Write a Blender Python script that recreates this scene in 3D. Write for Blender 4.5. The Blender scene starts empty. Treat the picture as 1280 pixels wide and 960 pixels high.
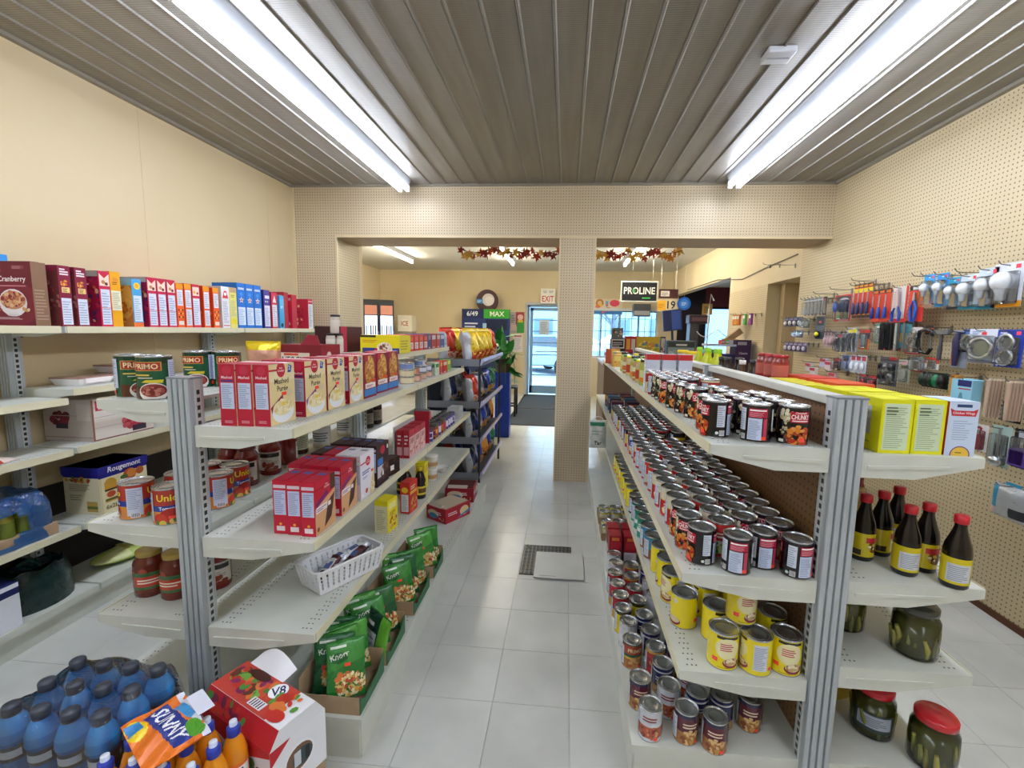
import bpy, bmesh, math, random
from mathutils import Vector, Matrix
R = random.Random(7)
scene = bpy.context.scene
COL = scene.collection
PI = math.pi

# ------------------------------------------------------------------ camera
def make_camera():
    f, sx, pit, yaw, roll, h = 568.0, 20.0, 0.1173, 0.0814, 0.020, 1.476
    F = Vector((-math.sin(yaw)*math.cos(pit), math.cos(yaw)*math.cos(pit), -math.sin(pit)))
    r = F.cross(Vector((0, 0, 1))).normalized(); u = r.cross(F)
    r2 = math.cos(roll)*r + math.sin(roll)*u; u2 = -math.sin(roll)*r + math.cos(roll)*u
    cd = bpy.data.cameras.new('camera'); co = bpy.data.objects.new('camera', cd); COL.objects.link(co)
    m = Matrix((r2, u2, -F)).transposed().to_4x4(); m.translation = Vector((0, 0, h))
    co.matrix_world = m
    cd.sensor_width = 36.0; cd.lens = f/1280*36.0; cd.shift_x = -sx/1280; cd.clip_start = 0.03; cd.clip_end = 200
    scene.camera = co
make_camera()

# ------------------------------------------------------------------ world, exposure
w = bpy.data.worlds.new('sky_world'); scene.world = w; w.use_nodes = True
bg = w.node_tree.nodes['Background']
bg.inputs[0].default_value = (0.42, 0.70, 1.0, 1); bg.inputs[1].default_value = 3.6
scene.view_settings.view_transform = 'Standard'; scene.view_settings.look = 'None'
scene.view_settings.gamma = 1.0; scene.view_settings.use_curve_mapping = False
scene.view_settings.exposure = 1.3
TUBE_NEAR, TUBE_FAR = 14.0, 38.0

# ------------------------------------------------------------------ colour and materials
def lin(c):
    if isinstance(c, str):
        c = c.lstrip('#'); c = c if len(c) == 6 else ''.join(q+q for q in c); c = tuple(int(c[i:i+2], 16)/255 for i in (0, 2, 4))
    return tuple((x/12.92 if x <= .04045 else ((x+.055)/1.055)**2.4) for x in c[:3])
_lc = {}
def L(c):
    if c not in _lc: _lc[c] = lin(c)
    return _lc[c]
M = {}
def newmat(name):
    m = bpy.data.materials.new(name); m.use_nodes = True
    nt = m.node_tree; b = nt.nodes['Principled BSDF']; M[name] = m
    return m, nt, b
def N(nt, t, **k):
    n = nt.nodes.new(t)
    for a, v in k.items(): setattr(n, a, v)
    return n
def colmat(name, rough=.5, metal=0., spec=.5, coat=0., bump=0., bscale=30., trans=0.):
    m, nt, b = newmat(name)
    a = N(nt, 'ShaderNodeAttribute', attribute_name='Col')
    nz = N(nt, 'ShaderNodeTexNoise'); nz.inputs['Scale'].default_value = bscale
    tc = N(nt, 'ShaderNodeTexCoord'); nt.links.new(tc.outputs['Object'], nz.inputs['Vector'])
    mr = N(nt, 'ShaderNodeMapRange'); mr.inputs[3].default_value = max(.02, rough-.08); mr.inputs[4].default_value = rough+.08
    nt.links.new(nz.outputs[0], mr.inputs[0]); nt.links.new(mr.outputs[0], b.inputs['Roughness'])
    nt.links.new(a.outputs['Color'], b.inputs['Base Color'])
    b.inputs['Metallic'].default_value = metal; b.inputs['Specular IOR Level'].default_value = spec
    b.inputs['Coat Weight'].default_value = coat; b.inputs['Coat Roughness'].default_value = .08
    if bump:
        bp = N(nt, 'ShaderNodeBump'); bp.inputs['Strength'].default_value = bump; bp.inputs['Distance'].default_value = .01
        nt.links.new(nz.outputs[0], bp.inputs['Height']); nt.links.new(bp.outputs[0], b.inputs['Normal'])
    return m
colmat('print', .45, spec=.35)
colmat('gloss', .22, coat=.3)
colmat('foil', .3, metal=.35, bump=.5, bscale=28)
colmat('pouch', .28, metal=.05, bump=.25, bscale=22)
colmat('plastic', .35)
colmat('matte', .75, spec=.2)
colmat('metal', .3, metal=.9)
colmat('leaf', .4)

def noisemat(name, c1, c2, scale=6, rough=.5, metal=0., bump=0., detail=4, rand=0., spec=.5, stretch=None):
    m, nt, b = newmat(name)
    tc = N(nt, 'ShaderNodeTexCoord'); nz = N(nt, 'ShaderNodeTexNoise')
    nz.inputs['Scale'].default_value = scale; nz.inputs['Detail'].default_value = detail
    geo = N(nt, 'ShaderNodeNewGeometry'); mp = N(nt, 'ShaderNodeMapping')
    if stretch: mp.inputs['Scale'].default_value = stretch
    nt.links.new(geo.outputs['Position'], mp.inputs['Vector']); nt.links.new(mp.outputs[0], nz.inputs['Vector'])
    cr = N(nt, 'ShaderNodeValToRGB'); cr.color_ramp.elements[0].position = .35; cr.color_ramp.elements[1].position = .68
    cr.color_ramp.elements[0].color = (*L(c1), 1); cr.color_ramp.elements[1].color = (*L(c2), 1)
    nt.links.new(nz.outputs[0], cr.inputs[0]); out = cr.outputs[0]
    if rand:
        oi = N(nt, 'ShaderNodeObjectInfo'); hs = N(nt, 'ShaderNodeHueSaturation')
        mr = N(nt, 'ShaderNodeMapRange'); mr.inputs[3].default_value = 1-rand; mr.inputs[4].default_value = 1+rand
        nt.links.new(oi.outputs['Random'], mr.inputs[0]); nt.links.new(mr.outputs[0], hs.inputs['Value'])
        nt.links.new(out, hs.inputs['Color']); out = hs.outputs[0]
    nt.links.new(out, b.inputs['Base Color'])
    b.inputs['Roughness'].default_value = rough; b.inputs['Metallic'].default_value = metal; b.inputs['Specular IOR Level'].default_value = spec
    if bump:
        bp = N(nt, 'ShaderNodeBump'); bp.inputs['Strength'].default_value = bump; bp.inputs['Distance'].default_value = .004
        nt.links.new(nz.outputs[0], bp.inputs['Height']); nt.links.new(bp.outputs[0], b.inputs['Normal'])
    return m
noisemat('wall', '#d1bd94', '#d6c39b', 1.3, .55, bump=.05)
noisemat('wall_far', '#d6c6a2', '#dacba9', 1.3, .55)
noisemat('beam_under', '#b9a48a', '#c2ad92', 3, .6)
noisemat('ceiling_far', '#d3d1c6', '#dbd9ce', 2, .7)
noisemat('tile', '#b9bab3', '#d0d0c8', 2.3, .28, rand=.035, detail=8, bump=.04)
noisemat('floor_base', '#9a9a94', '#aeada5', 4, .5)
noisemat('shelf', '#cccfc4', '#d6d8cd', 9, .38, rand=.015, bump=.03)
noisemat('shelf_edge', '#dcd6b4', '#e2dcbc', 9, .42)
noisemat('upright', '#adb5b9', '#b8c0c3', 5, .36, metal=.1, bump=.06)
noisemat('steel', '#b9bcbd', '#cfd1d2', 20, .25, metal=.95)
noisemat('dark_metal', '#2c2c2e', '#3a3a3c', 20, .4, metal=.3)
noisemat('cardboard', '#a98f6f', '#b89c79', 12, .8, bump=.1)
noisemat('hardboard', '#6d4f31', '#7d5c3a', 5, .7)
noisemat('mat_grey', '#34383d', '#454a50', 60, .95, bump=.4)
noisemat('ceiling_metal', '#8d8a83', '#9a9790', 2.5, .4, metal=.4, rand=.05, stretch=(6, .5, 1))
noisemat('asphalt', '#8d9299', '#a0a5ab', 3, .9)

def clearmat(name, tint=(1, 1, 1), gl=.12, rough=.05, base=.0, basecol='#ffffff'):
    m, nt, b = newmat(name); nt.nodes.remove(b)
    out = nt.nodes['Material Output']
    tr = N(nt, 'ShaderNodeBsdfTransparent'); tr.inputs[0].default_value = (*tint, 1)
    g = N(nt, 'ShaderNodeBsdfGlossy'); g.inputs['Roughness'].default_value = rough
    fr = N(nt, 'ShaderNodeFresnel'); fr.inputs[0].default_value = 1.45
    ad = N(nt, 'ShaderNodeMath', operation='ADD'); ad.inputs[1].default_value = gl*.3
    nt.links.new(fr.outputs[0], ad.inputs[0])
    nz = N(nt, 'ShaderNodeTexNoise'); nz.inputs['Scale'].default_value = 18
    bp = N(nt, 'ShaderNodeBump'); bp.inputs['Strength'].default_value = min(1, gl*6); bp.inputs['Distance'].default_value = .01
    nt.links.new(nz.outputs[0], bp.inputs['Height'])
    if gl > .1: nt.links.new(bp.outputs[0], g.inputs['Normal'])
    mx = N(nt, 'ShaderNodeMixShader'); nt.links.new(ad.outputs[0], mx.inputs[0])
    src = tr.outputs[0]
    if base:
        df = N(nt, 'ShaderNodeBsdfDiffuse'); df.inputs[0].default_value = (*L(basecol), 1)
        m2 = N(nt, 'ShaderNodeMixShader'); m2.inputs[0].default_value = base
        nt.links.new(tr.outputs[0], m2.inputs[1]); nt.links.new(df.outputs[0], m2.inputs[2]); src = m2.outputs[0]
    nt.links.new(src, mx.inputs[1]); nt.links.new(g.outputs[0], mx.inputs[2]); nt.links.new(mx.outputs[0], out.inputs[0])
    return m
clearmat('window_glass', (.97, .99, 1), .03, .02)
clearmat('blister', (.95, .97, .98), .1, .06, .05, '#e4ebf0')
clearmat('shrink', (.98, .985, 1), .12, .06, .02, '#c9d2da')
clearmat('blue_wrap', (.12, .5, .95), .3, .15, .35, '#1c78d8')
clearmat('jar_glass', (.9, .93, .88), .06, .03)

def emitmat(name, c, s):
    m, nt, b = newmat(name)
    nz = N(nt, 'ShaderNodeTexNoise'); nz.inputs['Scale'].default_value = 3
    b.inputs['Base Color'].default_value = (*L(c), 1); b.inputs['Emission Color'].default_value = (*L(c), 1)
    b.inputs['Emission Strength'].default_value = s
    return m
emitmat('tube_near', '#e9f0ff', TUBE_NEAR)
emitmat('tube_far', '#fff3dc', TUBE_FAR)
emitmat('screen_blue', '#7fb2ff', 1.0)
emitmat('fridge_glow', '#bcd4ff', 1.3)

def pegmat(name, axes, c1='#cdbb94', c2='#d2c19b', hole='#7d6a48'):
    m, nt, b = newmat(name)
    geo = N(nt, 'ShaderNodeNewGeometry'); sp = N(nt, 'ShaderNodeSeparateXYZ'); nt.links.new(geo.outputs['Position'], sp.inputs[0])
    ds = []
    for ax in axes:
        a = N(nt, 'ShaderNodeMath', operation='DIVIDE'); a.inputs[1].default_value = .0254
        nt.links.new(sp.outputs['XYZ'.index(ax)], a.inputs[0])
        fr = N(nt, 'ShaderNodeMath', operation='FRACT'); nt.links.new(a.outputs[0], fr.inputs[0])
        sb = N(nt, 'ShaderNodeMath', operation='SUBTRACT'); sb.inputs[1].default_value = .5; nt.links.new(fr.outputs[0], sb.inputs[0])
        pw = N(nt, 'ShaderNodeMath', operation='POWER'); pw.inputs[1].default_value = 2; nt.links.new(sb.outputs[0], pw.inputs[0])
        ds.append(pw)
    ad = N(nt, 'ShaderNodeMath', operation='ADD'); nt.links.new(ds[0].outputs[0], ad.inputs[0]); nt.links.new(ds[1].outputs[0], ad.inputs[1])
    ls = N(nt, 'ShaderNodeMath', operation='LESS_THAN'); ls.inputs[1].default_value = .03; nt.links.new(ad.outputs[0], ls.inputs[0])
    nz = N(nt, 'ShaderNodeTexNoise'); nz.inputs['Scale'].default_value = 2
    nt.links.new(geo.outputs['Position'], nz.inputs['Vector'])
    cr = N(nt, 'ShaderNodeValToRGB'); cr.color_ramp.elements[0].position = .35; cr.color_ramp.elements[1].position = .65
    cr.color_ramp.elements[0].color = (*L(c1), 1); cr.color_ramp.elements[1].color = (*L(c2), 1); nt.links.new(nz.outputs[0], cr.inputs[0])
    mx = N(nt, 'ShaderNodeMixRGB'); nt.links.new(ls.outputs[0], mx.inputs[0]); nt.links.new(cr.outputs[0], mx.inputs[1])
    mx.inputs[2].default_value = (*L(hole), 1); nt.links.new(mx.outputs[0], b.inputs['Base Color'])
    b.inputs['Roughness'].default_value = .5
    return m
pegmat('peg_right', 'YZ'); pegmat('peg_front', 'XZ', '#d0bd9c', '#d5c4a4', '#86724f')
pegmat('peg_brown', 'YZ', '#7a5a39', '#84633f', '#4c3520')

# ------------------------------------------------------------------ mesh builder
class MB:
    def __init__(s): s.v = []; s.f = []; s.c = []; s.m = []; s.s = []; s.cur = 0; s.mats = []
    def mat(s, name):
        if name not in s.mats: s.mats.append(name)
        s.cur = s.mats.index(name); return s
    def face(s, pts, col='#ffffff', smooth=False):
        i = len(s.v); s.v += [tuple(p) for p in pts]; s.f.append(tuple(range(i, i+len(pts))))
        s.c.append(col); s.m.append(s.cur); s.s.append(smooth)
    def idx(s, vs, fs, col, smooth=False):
        i = len(s.v); s.v += [tuple(p) for p in vs]
        for k, f in enumerate(fs):
            s.f.append(tuple(i+j for j in f)); s.c.append(col[k] if isinstance(col, list) else col); s.m.append(s.cur); s.s.append(smooth)
    def box(s, x0, x1, y0, y1, z0, z1, col='#ffffff', bev=0):
        if x0 > x1: x0, x1 = x1, x0
        if y0 > y1: y0, y1 = y1, y0
        if z0 > z1: z0, z1 = z1, z0
        if bev:
            bm = bmesh.new(); bmesh.ops.create_cube(bm, size=1)
            for q in bm.verts: q.co = Vector(((x0+x1)/2+q.co.x*(x1-x0), (y0+y1)/2+q.co.y*(y1-y0), (z0+z1)/2+q.co.z*(z1-z0)))
            bmesh.ops.bevel(bm, geom=list(bm.edges), offset=bev, segments=2, affect='EDGES', profile=.5)
            bm.verts.index_update()
            s.idx([q.co for q in bm.verts], [[q.index for q in f.verts] for f in bm.faces], col, False); bm.free(); return s
        v = [(x, y, z) for x in (x0, x1) for y in (y0, y1) for z in (z0, z1)]
        s.idx(v, [(0, 1, 3, 2), (4, 6, 7, 5), (0, 4, 5, 1), (2, 3, 7, 6), (0, 2, 6, 4), (1, 5, 7, 3)], col); return s
    def lathe(s, prof, n=24, col='#ffffff', cx=0, cy=0, smooth=True, cap=True, cols=None):
        vs = [(cx+r*math.cos(2*PI*k/n), cy+r*math.sin(2*PI*k/n), z) for r, z in prof for k in range(n)]
        fs = []; cc = []
        for j in range(len(prof)-1):
            for k in range(n):
                k2 = (k+1) % n; fs.append((j*n+k, j*n+k2, (j+1)*n+k2, (j+1)*n+k)); cc.append(cols[j] if cols else col)
        s.idx(vs, fs, cc, smooth)
        if cap:
            s.face([vs[k] for k in range(n-1, -1, -1)], cols[0] if cols else col)
            s.face([vs[(len(prof)-1)*n+k] for k in range(n)], cols[-1] if cols else col)
        return s
    def prism(s, pts, a, b, axis='z', col='#ffffff'):
        def P(u, v, w): return {'z': (u, v, w), 'y': (u, w, v), 'x': (w, u, v)}[axis]
        n = len(pts); v = [P(*p, a) for p in pts]+[P(*p, b) for p in pts]
        s.idx(v, [tuple(range(n-1, -1, -1)), tuple(range(n, 2*n))]+[(k, (k+1) % n, n+(k+1) % n, n+k) for k in range(n)], col); return s
    def tube(s, path, r, n=8, col='#ffffff', cap=True):
        path = [Vector(p) for p in path]; rings = []; up = Vector((0, 0, 1))
        for i, p in enumerate(path):
            d = (path[min(i+1, len(path)-1)]-path[max(i-1, 0)]).normalized()
            a = d.cross(up if abs(d.z) < .95 else Vector((1, 0, 0))).normalized(); b = a.cross(d)
            rr = r[i] if isinstance(r, (list, tuple)) else r
            rings.append([p+a*rr*math.cos(2*PI*k/n)+b*rr*math.sin(2*PI*k/n) for k in range(n)])
        vs = [q for g in rings for q in g]
        s.idx(vs, [(j*n+k, j*n+(k+1) % n, (j+1)*n+(k+1) % n, (j+1)*n+k) for j in range(len(path)-1) for k in range(n)], col, True)
        if cap: s.face(rings[0][::-1], col); s.face(rings[-1], col)
        return s
    def grid(s, fn, nu, nv, colfn, smooth=True, double=False):
        vs = [fn(i/nu, j/nv) for j in range(nv+1) for i in range(nu+1)]
        fs = []; cc = []
        for j in range(nv):
            for i in range(nu):
                a = j*(nu+1)+i; fs.append((a, a+1, a+nu+2, a+nu+1)); cc.append(colfn((i+.5)/nu, (j+.5)/nv) if callable(colfn) else colfn)
        s.idx(vs, fs, cc, smooth); return s
    def ball(s, c, rx, ry, rz, col, n=10, m=6):
        vs = []; fs = []
        for j in range(m+1):
            t = PI*j/m-PI/2
            for k in range(n): vs.append((c[0]+rx*math.cos(t)*math.cos(2*PI*k/n), c[1]+ry*math.cos(t)*math.sin(2*PI*k/n), c[2]+rz*math.sin(t)))
        for j in range(m):
            for k in range(n): fs.append((j*n+k, j*n+(k+1) % n, (j+1)*n+(k+1) % n, (j+1)*n+k))
        s.idx(vs, fs, col, True); return s
    def add(s, o, mtx=None):
        i = len(s.v); s.v += [tuple(mtx @ Vector(p)) for p in o.v] if mtx else o.v
        mm = [0]*max(1, len(o.mats))
        for k, nme in enumerate(o.mats):
            if nme not in s.mats: s.mats.append(nme)
            mm[k] = s.mats.index(nme)
        s.f += [tuple(i+j for j in f) for f in o.f]; s.c += o.c; s.m += [mm[k] for k in o.m]; s.s += o.s; return s
    def mesh(s, name, mat=None):
        me = bpy.data.meshes.new(name); me.from_pydata(s.v, [], s.f)
        for k in (s.mats or [mat]): me.materials.append(M[k])
        if len(s.mats) > 1: me.polygons.foreach_set('material_index', s.m)
        me.polygons.foreach_set('use_smooth', s.s)
        at = me.color_attributes.new('Col', 'FLOAT_COLOR', 'CORNER')
        arr = []
        for f, c in zip(s.f, s.c):
            arr += [*L(c), 1.0]*len(f)
        at.data.foreach_set('color', arr); me.validate(); me.update()
        return me
    def build(s, name, mat=None, parent=None, loc=None, rotz=0):
        return link(name, s.mesh(name, mat), parent, loc, rotz)

def link(name, me, parent=None, loc=None, rotz=0, rot=None):
    o = bpy.data.objects.new(name, me); COL.objects.link(o); o.parent = parent
    if loc is not None: o.location = loc
    if rot is not None: o.rotation_euler = rot
    elif rotz: o.rotation_euler = (0, 0, rotz)
    return o
def tag(o, label, cat, group=None, kind=None):
    o['label'] = label; o['category'] = cat
    if group: o['group'] = group
    if kind: o['kind'] = kind
    return o
def empty(name, label, cat, loc=(0, 0, 0), rotz=0, group=None):
    o = bpy.data.objects.new(name, None); COL.objects.link(o); o.location = loc; o.rotation_euler = (0, 0, rotz)
    o.empty_display_size = .05
    return tag(o, label, cat, group)
def struct(o): o['kind'] = 'structure'; return o
class Proto:
    """one kind of thing: a body mesh plus part meshes (name, mesh, [(sub-part name, mesh)])"""
    def __init__(s, name, body, parts=()): s.name = name; s.body = body; s.parts = parts
    def put(s, loc, rotz, label, cat, group=None, rot=None, scale=None, name=None):
        o = link(name or s.name, s.body, None, loc, rotz, rot)
        if scale: o.scale = scale
        for p in s.parts:
            c = link(p[0], p[1], o)
            for q in (p[2] if len(p) > 2 else ()): link(q[0], q[1], c)
        return tag(o, label, cat, group)

# ------------------------------------------------------------------ printed artwork
_tx = {}
def glyphs(txt, bold):
    if (txt, bold) in _tx: return _tx[txt, bold]
    cu = bpy.data.curves.new('t', 'FONT'); cu.body = txt; cu.size = 1; cu.resolution_u = 2
    if bold: cu.offset = .018
    ob = bpy.data.objects.new('t', cu); COL.objects.link(ob)
    dg = bpy.context.evaluated_depsgraph_get(); me = bpy.data.meshes.new_from_object(ob.evaluated_get(dg))
    me.calc_loop_triangles()
    vs = [(q.co.x, q.co.y) for q in me.vertices]; tr = [tuple(t.vertices) for t in me.loop_triangles]
    bpy.data.objects.remove(ob); bpy.data.meshes.remove(me); bpy.data.curves.remove(cu)
    xs = [q[0] for q in vs]; ys = [q[1] for q in vs]; x0, x1, y0, y1 = min(xs), max(xs), min(ys), max(ys)
    vs = [(x-(x0+x1)/2, y-(y0+y1)/2) for x, y in vs]
    _tx[txt, bold] = (vs, tr, x1-x0, y1-y0); return _tx[txt, bold]
class Art:
    """flat print; coordinates 0..1 across and up a face of w x h metres"""
    def __init__(s, w, h): s.w = w; s.h = h; s.it = []
    def poly(s, pts, c): s.it.append(([(x*s.w, y*s.h) for x, y in pts], c)); return s
    def rect(s, x0, y0, x1, y1, c): return s.poly([(x0, y0), (x1, y0), (x1, y1), (x0, y1)], c)
    def ell(s, cx, cy, rx, ry, c, n=18):
        """rx, ry as fractions of the width"""
        k = s.w/s.h; return s.poly([(cx+rx*math.cos(2*PI*i/n), cy+ry*k*math.sin(2*PI*i/n)) for i in range(n)], c)
    def text(s, t, cx, cy, h, c, maxw=None, bold=True, ang=0, shear=0):
        vs, tr, tw, th = glyphs(t, bold); k = h*s.h/th; kx = k
        if maxw and tw*k > maxw*s.w: kx = maxw*s.w/tw
        ca, sa = math.cos(ang), math.sin(ang); pv = []
        for x, y in vs:
            x = x*kx+shear*y*k; y = y*k; pv.append((cx*s.w+x*ca-y*sa, cy*s.h+x*sa+y*ca))
        s.it.append(([[pv[i] for i in q] for q in tr], c, 1)); return s
    def lines(s, x0, y0, x1, y1, n, c, seed=1, fill=.45):
        r = random.Random(seed); d = (y1-y0)/n
        for i in range(n):
            s.rect(x0, y0+d*i, x0+(x1-x0)*r.uniform(.6, 1), y0+d*(i+fill), c)
        return s
    def food(s, cx, cy, rx, ry, cols, n, size=.05, seed=1):
        r = random.Random(seed); k = s.w/s.h
        for i in range(n):
            a = r.uniform(0, 2*PI); q = math.sqrt(r.random()); t = r.uniform(0, PI)
            e = size*r.uniform(.6, 1.3); ex = e*r.uniform(.5, 1); x = cx+rx*q*math.cos(a); y = cy+ry*k*q*math.sin(a)
            s.poly([(x+e*math.cos(g)*math.cos(t)-ex*math.sin(g)*math.sin(t), y+k*(e*math.cos(g)*math.sin(t)+ex*math.sin(g)*math.cos(t))) for g in [2*PI*j/7 for j in range(7)]], r.choice(cols))
        return s
    def fit(s, w, h):
        if abs(s.w-w) < 1e-6 and abs(s.h-h) < 1e-6: return s
        a = Art(w, h); kx, ky = w/s.w, h/s.h; sc = lambda p: [(x*kx, y*ky) for x, y in p]
        for it in s.it: a.it.append(([sc(p) for p in it[0]], it[1], 1) if len(it) == 3 else (sc(it[0]), it[1]))
        return a
    def tris(s):
        """(list of polygons, colour, layer)"""
        for l, it in enumerate(s.it):
            yield (it[0] if len(it) == 3 else [it[0]]), it[1], l
    def on_plane(s, mb, o, ux, uy, nrm):
        o = Vector(o); ux = Vector(ux); uy = Vector(uy); nrm = Vector(nrm)
        for ps, c, l in s.tris():
            off = nrm*(.0002+3e-5*l)
            for p in ps:
                p = clip(clip(clip(clip(p, 0, 0, 1), 0, s.w, -1), 1, 0, 1), 1, s.h, -1)
                if len(p) > 2: mb.face([o+ux*x+uy*y+off for x, y in p], c)
        return mb
    def on_cyl(s, mb, r, z0, n=40, front=-PI/2):
        """wraps once round, u=.5 at angle front"""
        for ps, c, l in s.tris():
            off = .0003+3e-5*l
            for p in ps:
                p = clip(clip(p, 1, 0, 1), 1, s.h, -1)
                if len(p) < 3: continue
                xs = [q[0] for q in p]; k0 = math.floor(min(xs)/s.w*n); k1 = math.ceil(max(xs)/s.w*n)
                for k in range(k0, k1):
                    q = clip(clip(p, 0, k*s.w/n, 1), 0, (k+1)*s.w/n, -1)
                    if len(q) < 3: continue
                    a0 = front+(k/n-.5)*2*PI; a1 = front+((k+1)/n-.5)*2*PI
                    A = Vector((math.cos(a0), math.sin(a0), 0))*(r+off); B = Vector((math.cos(a1), math.sin(a1), 0))*(r+off)
                    mb.face([A.lerp(B, x/s.w*n-k)+Vector((0, 0, z0+y)) for x, y in q], c)
        return mb
    def colour(s, u, v, bgc):
        x, y = u*s.w, v*s.h; res = bgc
        for ps, c, l in s.tris():
            for p in ps:
                ins = False; j = len(p)-1
                for i in range(len(p)):
                    if (p[i][1] > y) != (p[j][1] > y) and x < (p[j][0]-p[i][0])*(y-p[i][1])/(p[j][1]-p[i][1])+p[i][0]: ins = not ins
                    j = i
                if ins: res = c; break
        return res
def clip(p, ax, val, sg):
    out = []; n = len(p)
    for i in range(n):
        a, b = p[i], p[(i+1) % n]; da = (a[ax]-val)*sg; db = (b[ax]-val)*sg
        if da >= 0: out.append(a)
        if (da > 0 and db < 0) or (da < 0 and db > 0):
            t = da/(da-db); out.append((a[0]+(b[0]-a[0])*t, a[1]+(b[1]-a[1])*t))
    return out
ORD = ['first', 'second', 'third', 'fourth', 'fifth', 'sixth', 'seventh', 'eighth', 'ninth', 'tenth', 'eleventh', 'twelfth', 'thirteenth', 'fourteenth', 'fifteenth', 'sixteenth', 'seventeenth', 'eighteenth', 'nineteenth', 'twentieth', 'twenty-first', 'twenty-second', 'twenty-third', 'twenty-fourth', 'twenty-fifth', 'twenty-sixth', 'twenty-seventh', 'twenty-eighth', 'twenty-ninth', 'thirtieth']
# ------------------------------------------------------------------ the room
XL, XR, YB, YB2, ZC, ZB, YF, XFL, YN = -2.69, 2.33, 4.37, 4.85, 2.82, 2.34, 10.5, -4.38, -4.6
def bump_wave(mat, axis, pitch, dist):
    nt = M[mat].node_tree; b = nt.nodes['Principled BSDF']
    geo = N(nt, 'ShaderNodeNewGeometry'); sp = N(nt, 'ShaderNodeSeparateXYZ'); nt.links.new(geo.outputs['Position'], sp.inputs[0])
    mu = N(nt, 'ShaderNodeMath', operation='MULTIPLY'); mu.inputs[1].default_value = 2*PI/pitch; nt.links.new(sp.outputs['XYZ'.index(axis)], mu.inputs[0])
    sn = N(nt, 'ShaderNodeMath', operation='SINE'); nt.links.new(mu.outputs[0], sn.inputs[0])
    bp = N(nt, 'ShaderNodeBump'); bp.inputs['Strength'].default_value = .3; bp.inputs['Distance'].default_value = dist
    nt.links.new(sn.outputs[0], bp.inputs['Height']); nt.links.new(bp.outputs[0], b.inputs['Normal'])
bump_wave('ceiling_metal', 'Y', .014, .0012)

fl = struct(MB().box(XFL-.1, 6.2, YN-.1, YF+.1, -.12, -.008).build('floor', 'floor_base'))
T = .3048
tm = MB().box(.0007, T-.0007, .0007, T-.0007, -.0079, 0, bev=.0005).mesh('tile', 'tile')
def tile(i, j): link('tile', tm, fl, (-.25+i*T, .42+j*T, 0))
for j in range(0, 13):
    for i in range(-8, 8): tile(i, j)
for j in range(13, 33):
    for i in range(-3, 1): tile(i, j)
rest = MB()
for j in range(-10, 33):
    for i in range(-14, 20):
        if (0 <= j < 13 and -8 <= i < 8) or (13 <= j < 33 and -3 <= i < 1): continue
        x, y = -.25+i*T, .42+j*T
        rest.idx([(x+.0012, y+.0012, 0), (x+T-.0012, y+.0012, 0), (x+T-.0012, y+T-.0012, 0), (x+.0012, y+T-.0012, 0)], [(0, 1, 2, 3)], '#ffffff')
        rest.idx([(x+.0012, y+.0012, -.0079), (x+T-.0012, y+.0012, -.0079), (x+T-.0012, y+.0012, 0), (x+.0012, y+.0012, 0)], [(0, 1, 2, 3)], '#ffffff')
ro = rest.build('tiles', 'tile', fl); ro['kind'] = 'stuff'

# near ceiling of narrow metal strips
ce = struct(MB().box(XL-.1, XR+.1, YN-.1, YB, ZC+.012, ZC+.1).build('ceiling', 'dark_metal'))
P6 = .1524
prof = [(0, .004), (.003, -.001), (.006, -.008), (.013, -.008), (.019, 0), (P6-.003, 0), (P6, .004)]
pm = MB()
pm.idx([(x, YN, z) for x, z in prof]+[(x, YB, z) for x, z in prof], [(k, k+1, len(prof)+k+1, len(prof)+k) for k in range(len(prof)-1)], '#ffffff')
pmesh = pm.mesh('ceiling_strip', 'ceiling_metal')
k = 0
while XL+k*P6 < XR-.02:
    link('ceiling_strip', pmesh, ce, (XL+k*P6, 0, ZC)); k += 1
cb = MB()
cb.box(XL, XR, YB-.03, YB, ZC-.02, ZC+.005, '#8d8778').box(XL, XL+.03, YN, YB, ZC-.02, ZC+.005, '#8d8778').box(XR-.03, XR, YN, YB, ZC-.02, ZC+.005, '#8d8778')
struct(cb.build('trim_1', 'plastic'))
struct(MB().box(XFL-.1, XR+.02, YB2, YF, ZC, ZC+.1).box(XR+.02, 6.2, 5.6, YF, 2.5, 2.6).build('ceiling_far', 'ceiling_far'))

# walls
struct(MB().box(XL-.12, XL, YN-.12, YB2, -.008, ZC).build('wall_left', 'wall'))
wl = MB()
for y in (.35, 1.57, 2.79, 4.01): wl.box(XL, XL+.0015, y-.012, y+.012, 0, ZC-.02, '#c2b084')
struct(wl.build('trim_2', 'wall'))
struct(MB().box(XL-.12, XR+.12, YN-.12, YN, -.008, ZC).build('wall_back', 'wall'))
pw = MB()
pw.mat('peg_front').box(XL, XR, YB, YB2, ZB, ZC)
pw.box(XL, -2.25, YB, YB2, -.008, ZB)
pw.mat('peg_right').box(-2.2505, -2.247, YB+.02, YB2, 0, ZB-.005)
struct(pw.build('wall_front'))
struct(MB().box(-2.6, XR, YB+.012, YB2-.005, ZB-.004, ZB).build('trim_3', 'beam_under'))
pl = MB(); pl.mat('peg_front').box(-.084, .25, YB, YB2-.1, -.008, ZB-.003)
struct(pl.build('wall_pillar'))
tr = MB()
for a, b in ((-2.262, -2.246), (-.088, -.074), (.24, .254)): tr.box(a, b, YB-.004, YB+.02, 0, ZB, '#e0cda4')
tr.box(-2.25, XR, YB-.004, YB+.004, ZB-.004, ZB+.014, '#e0cda4'); tr.box(XL, XL+.025, YB-.012, YB, 0, ZC, '#e0cfa4')
struct(tr.build('trim_4', 'plastic'))
wr = MB()
wr.mat('peg_right').box(XR, XR+.14, YN-.12, 4.88, -.008, ZC).box(XR, XR+.14, 5.62, 6.87, -.008, 2.07)
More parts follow.
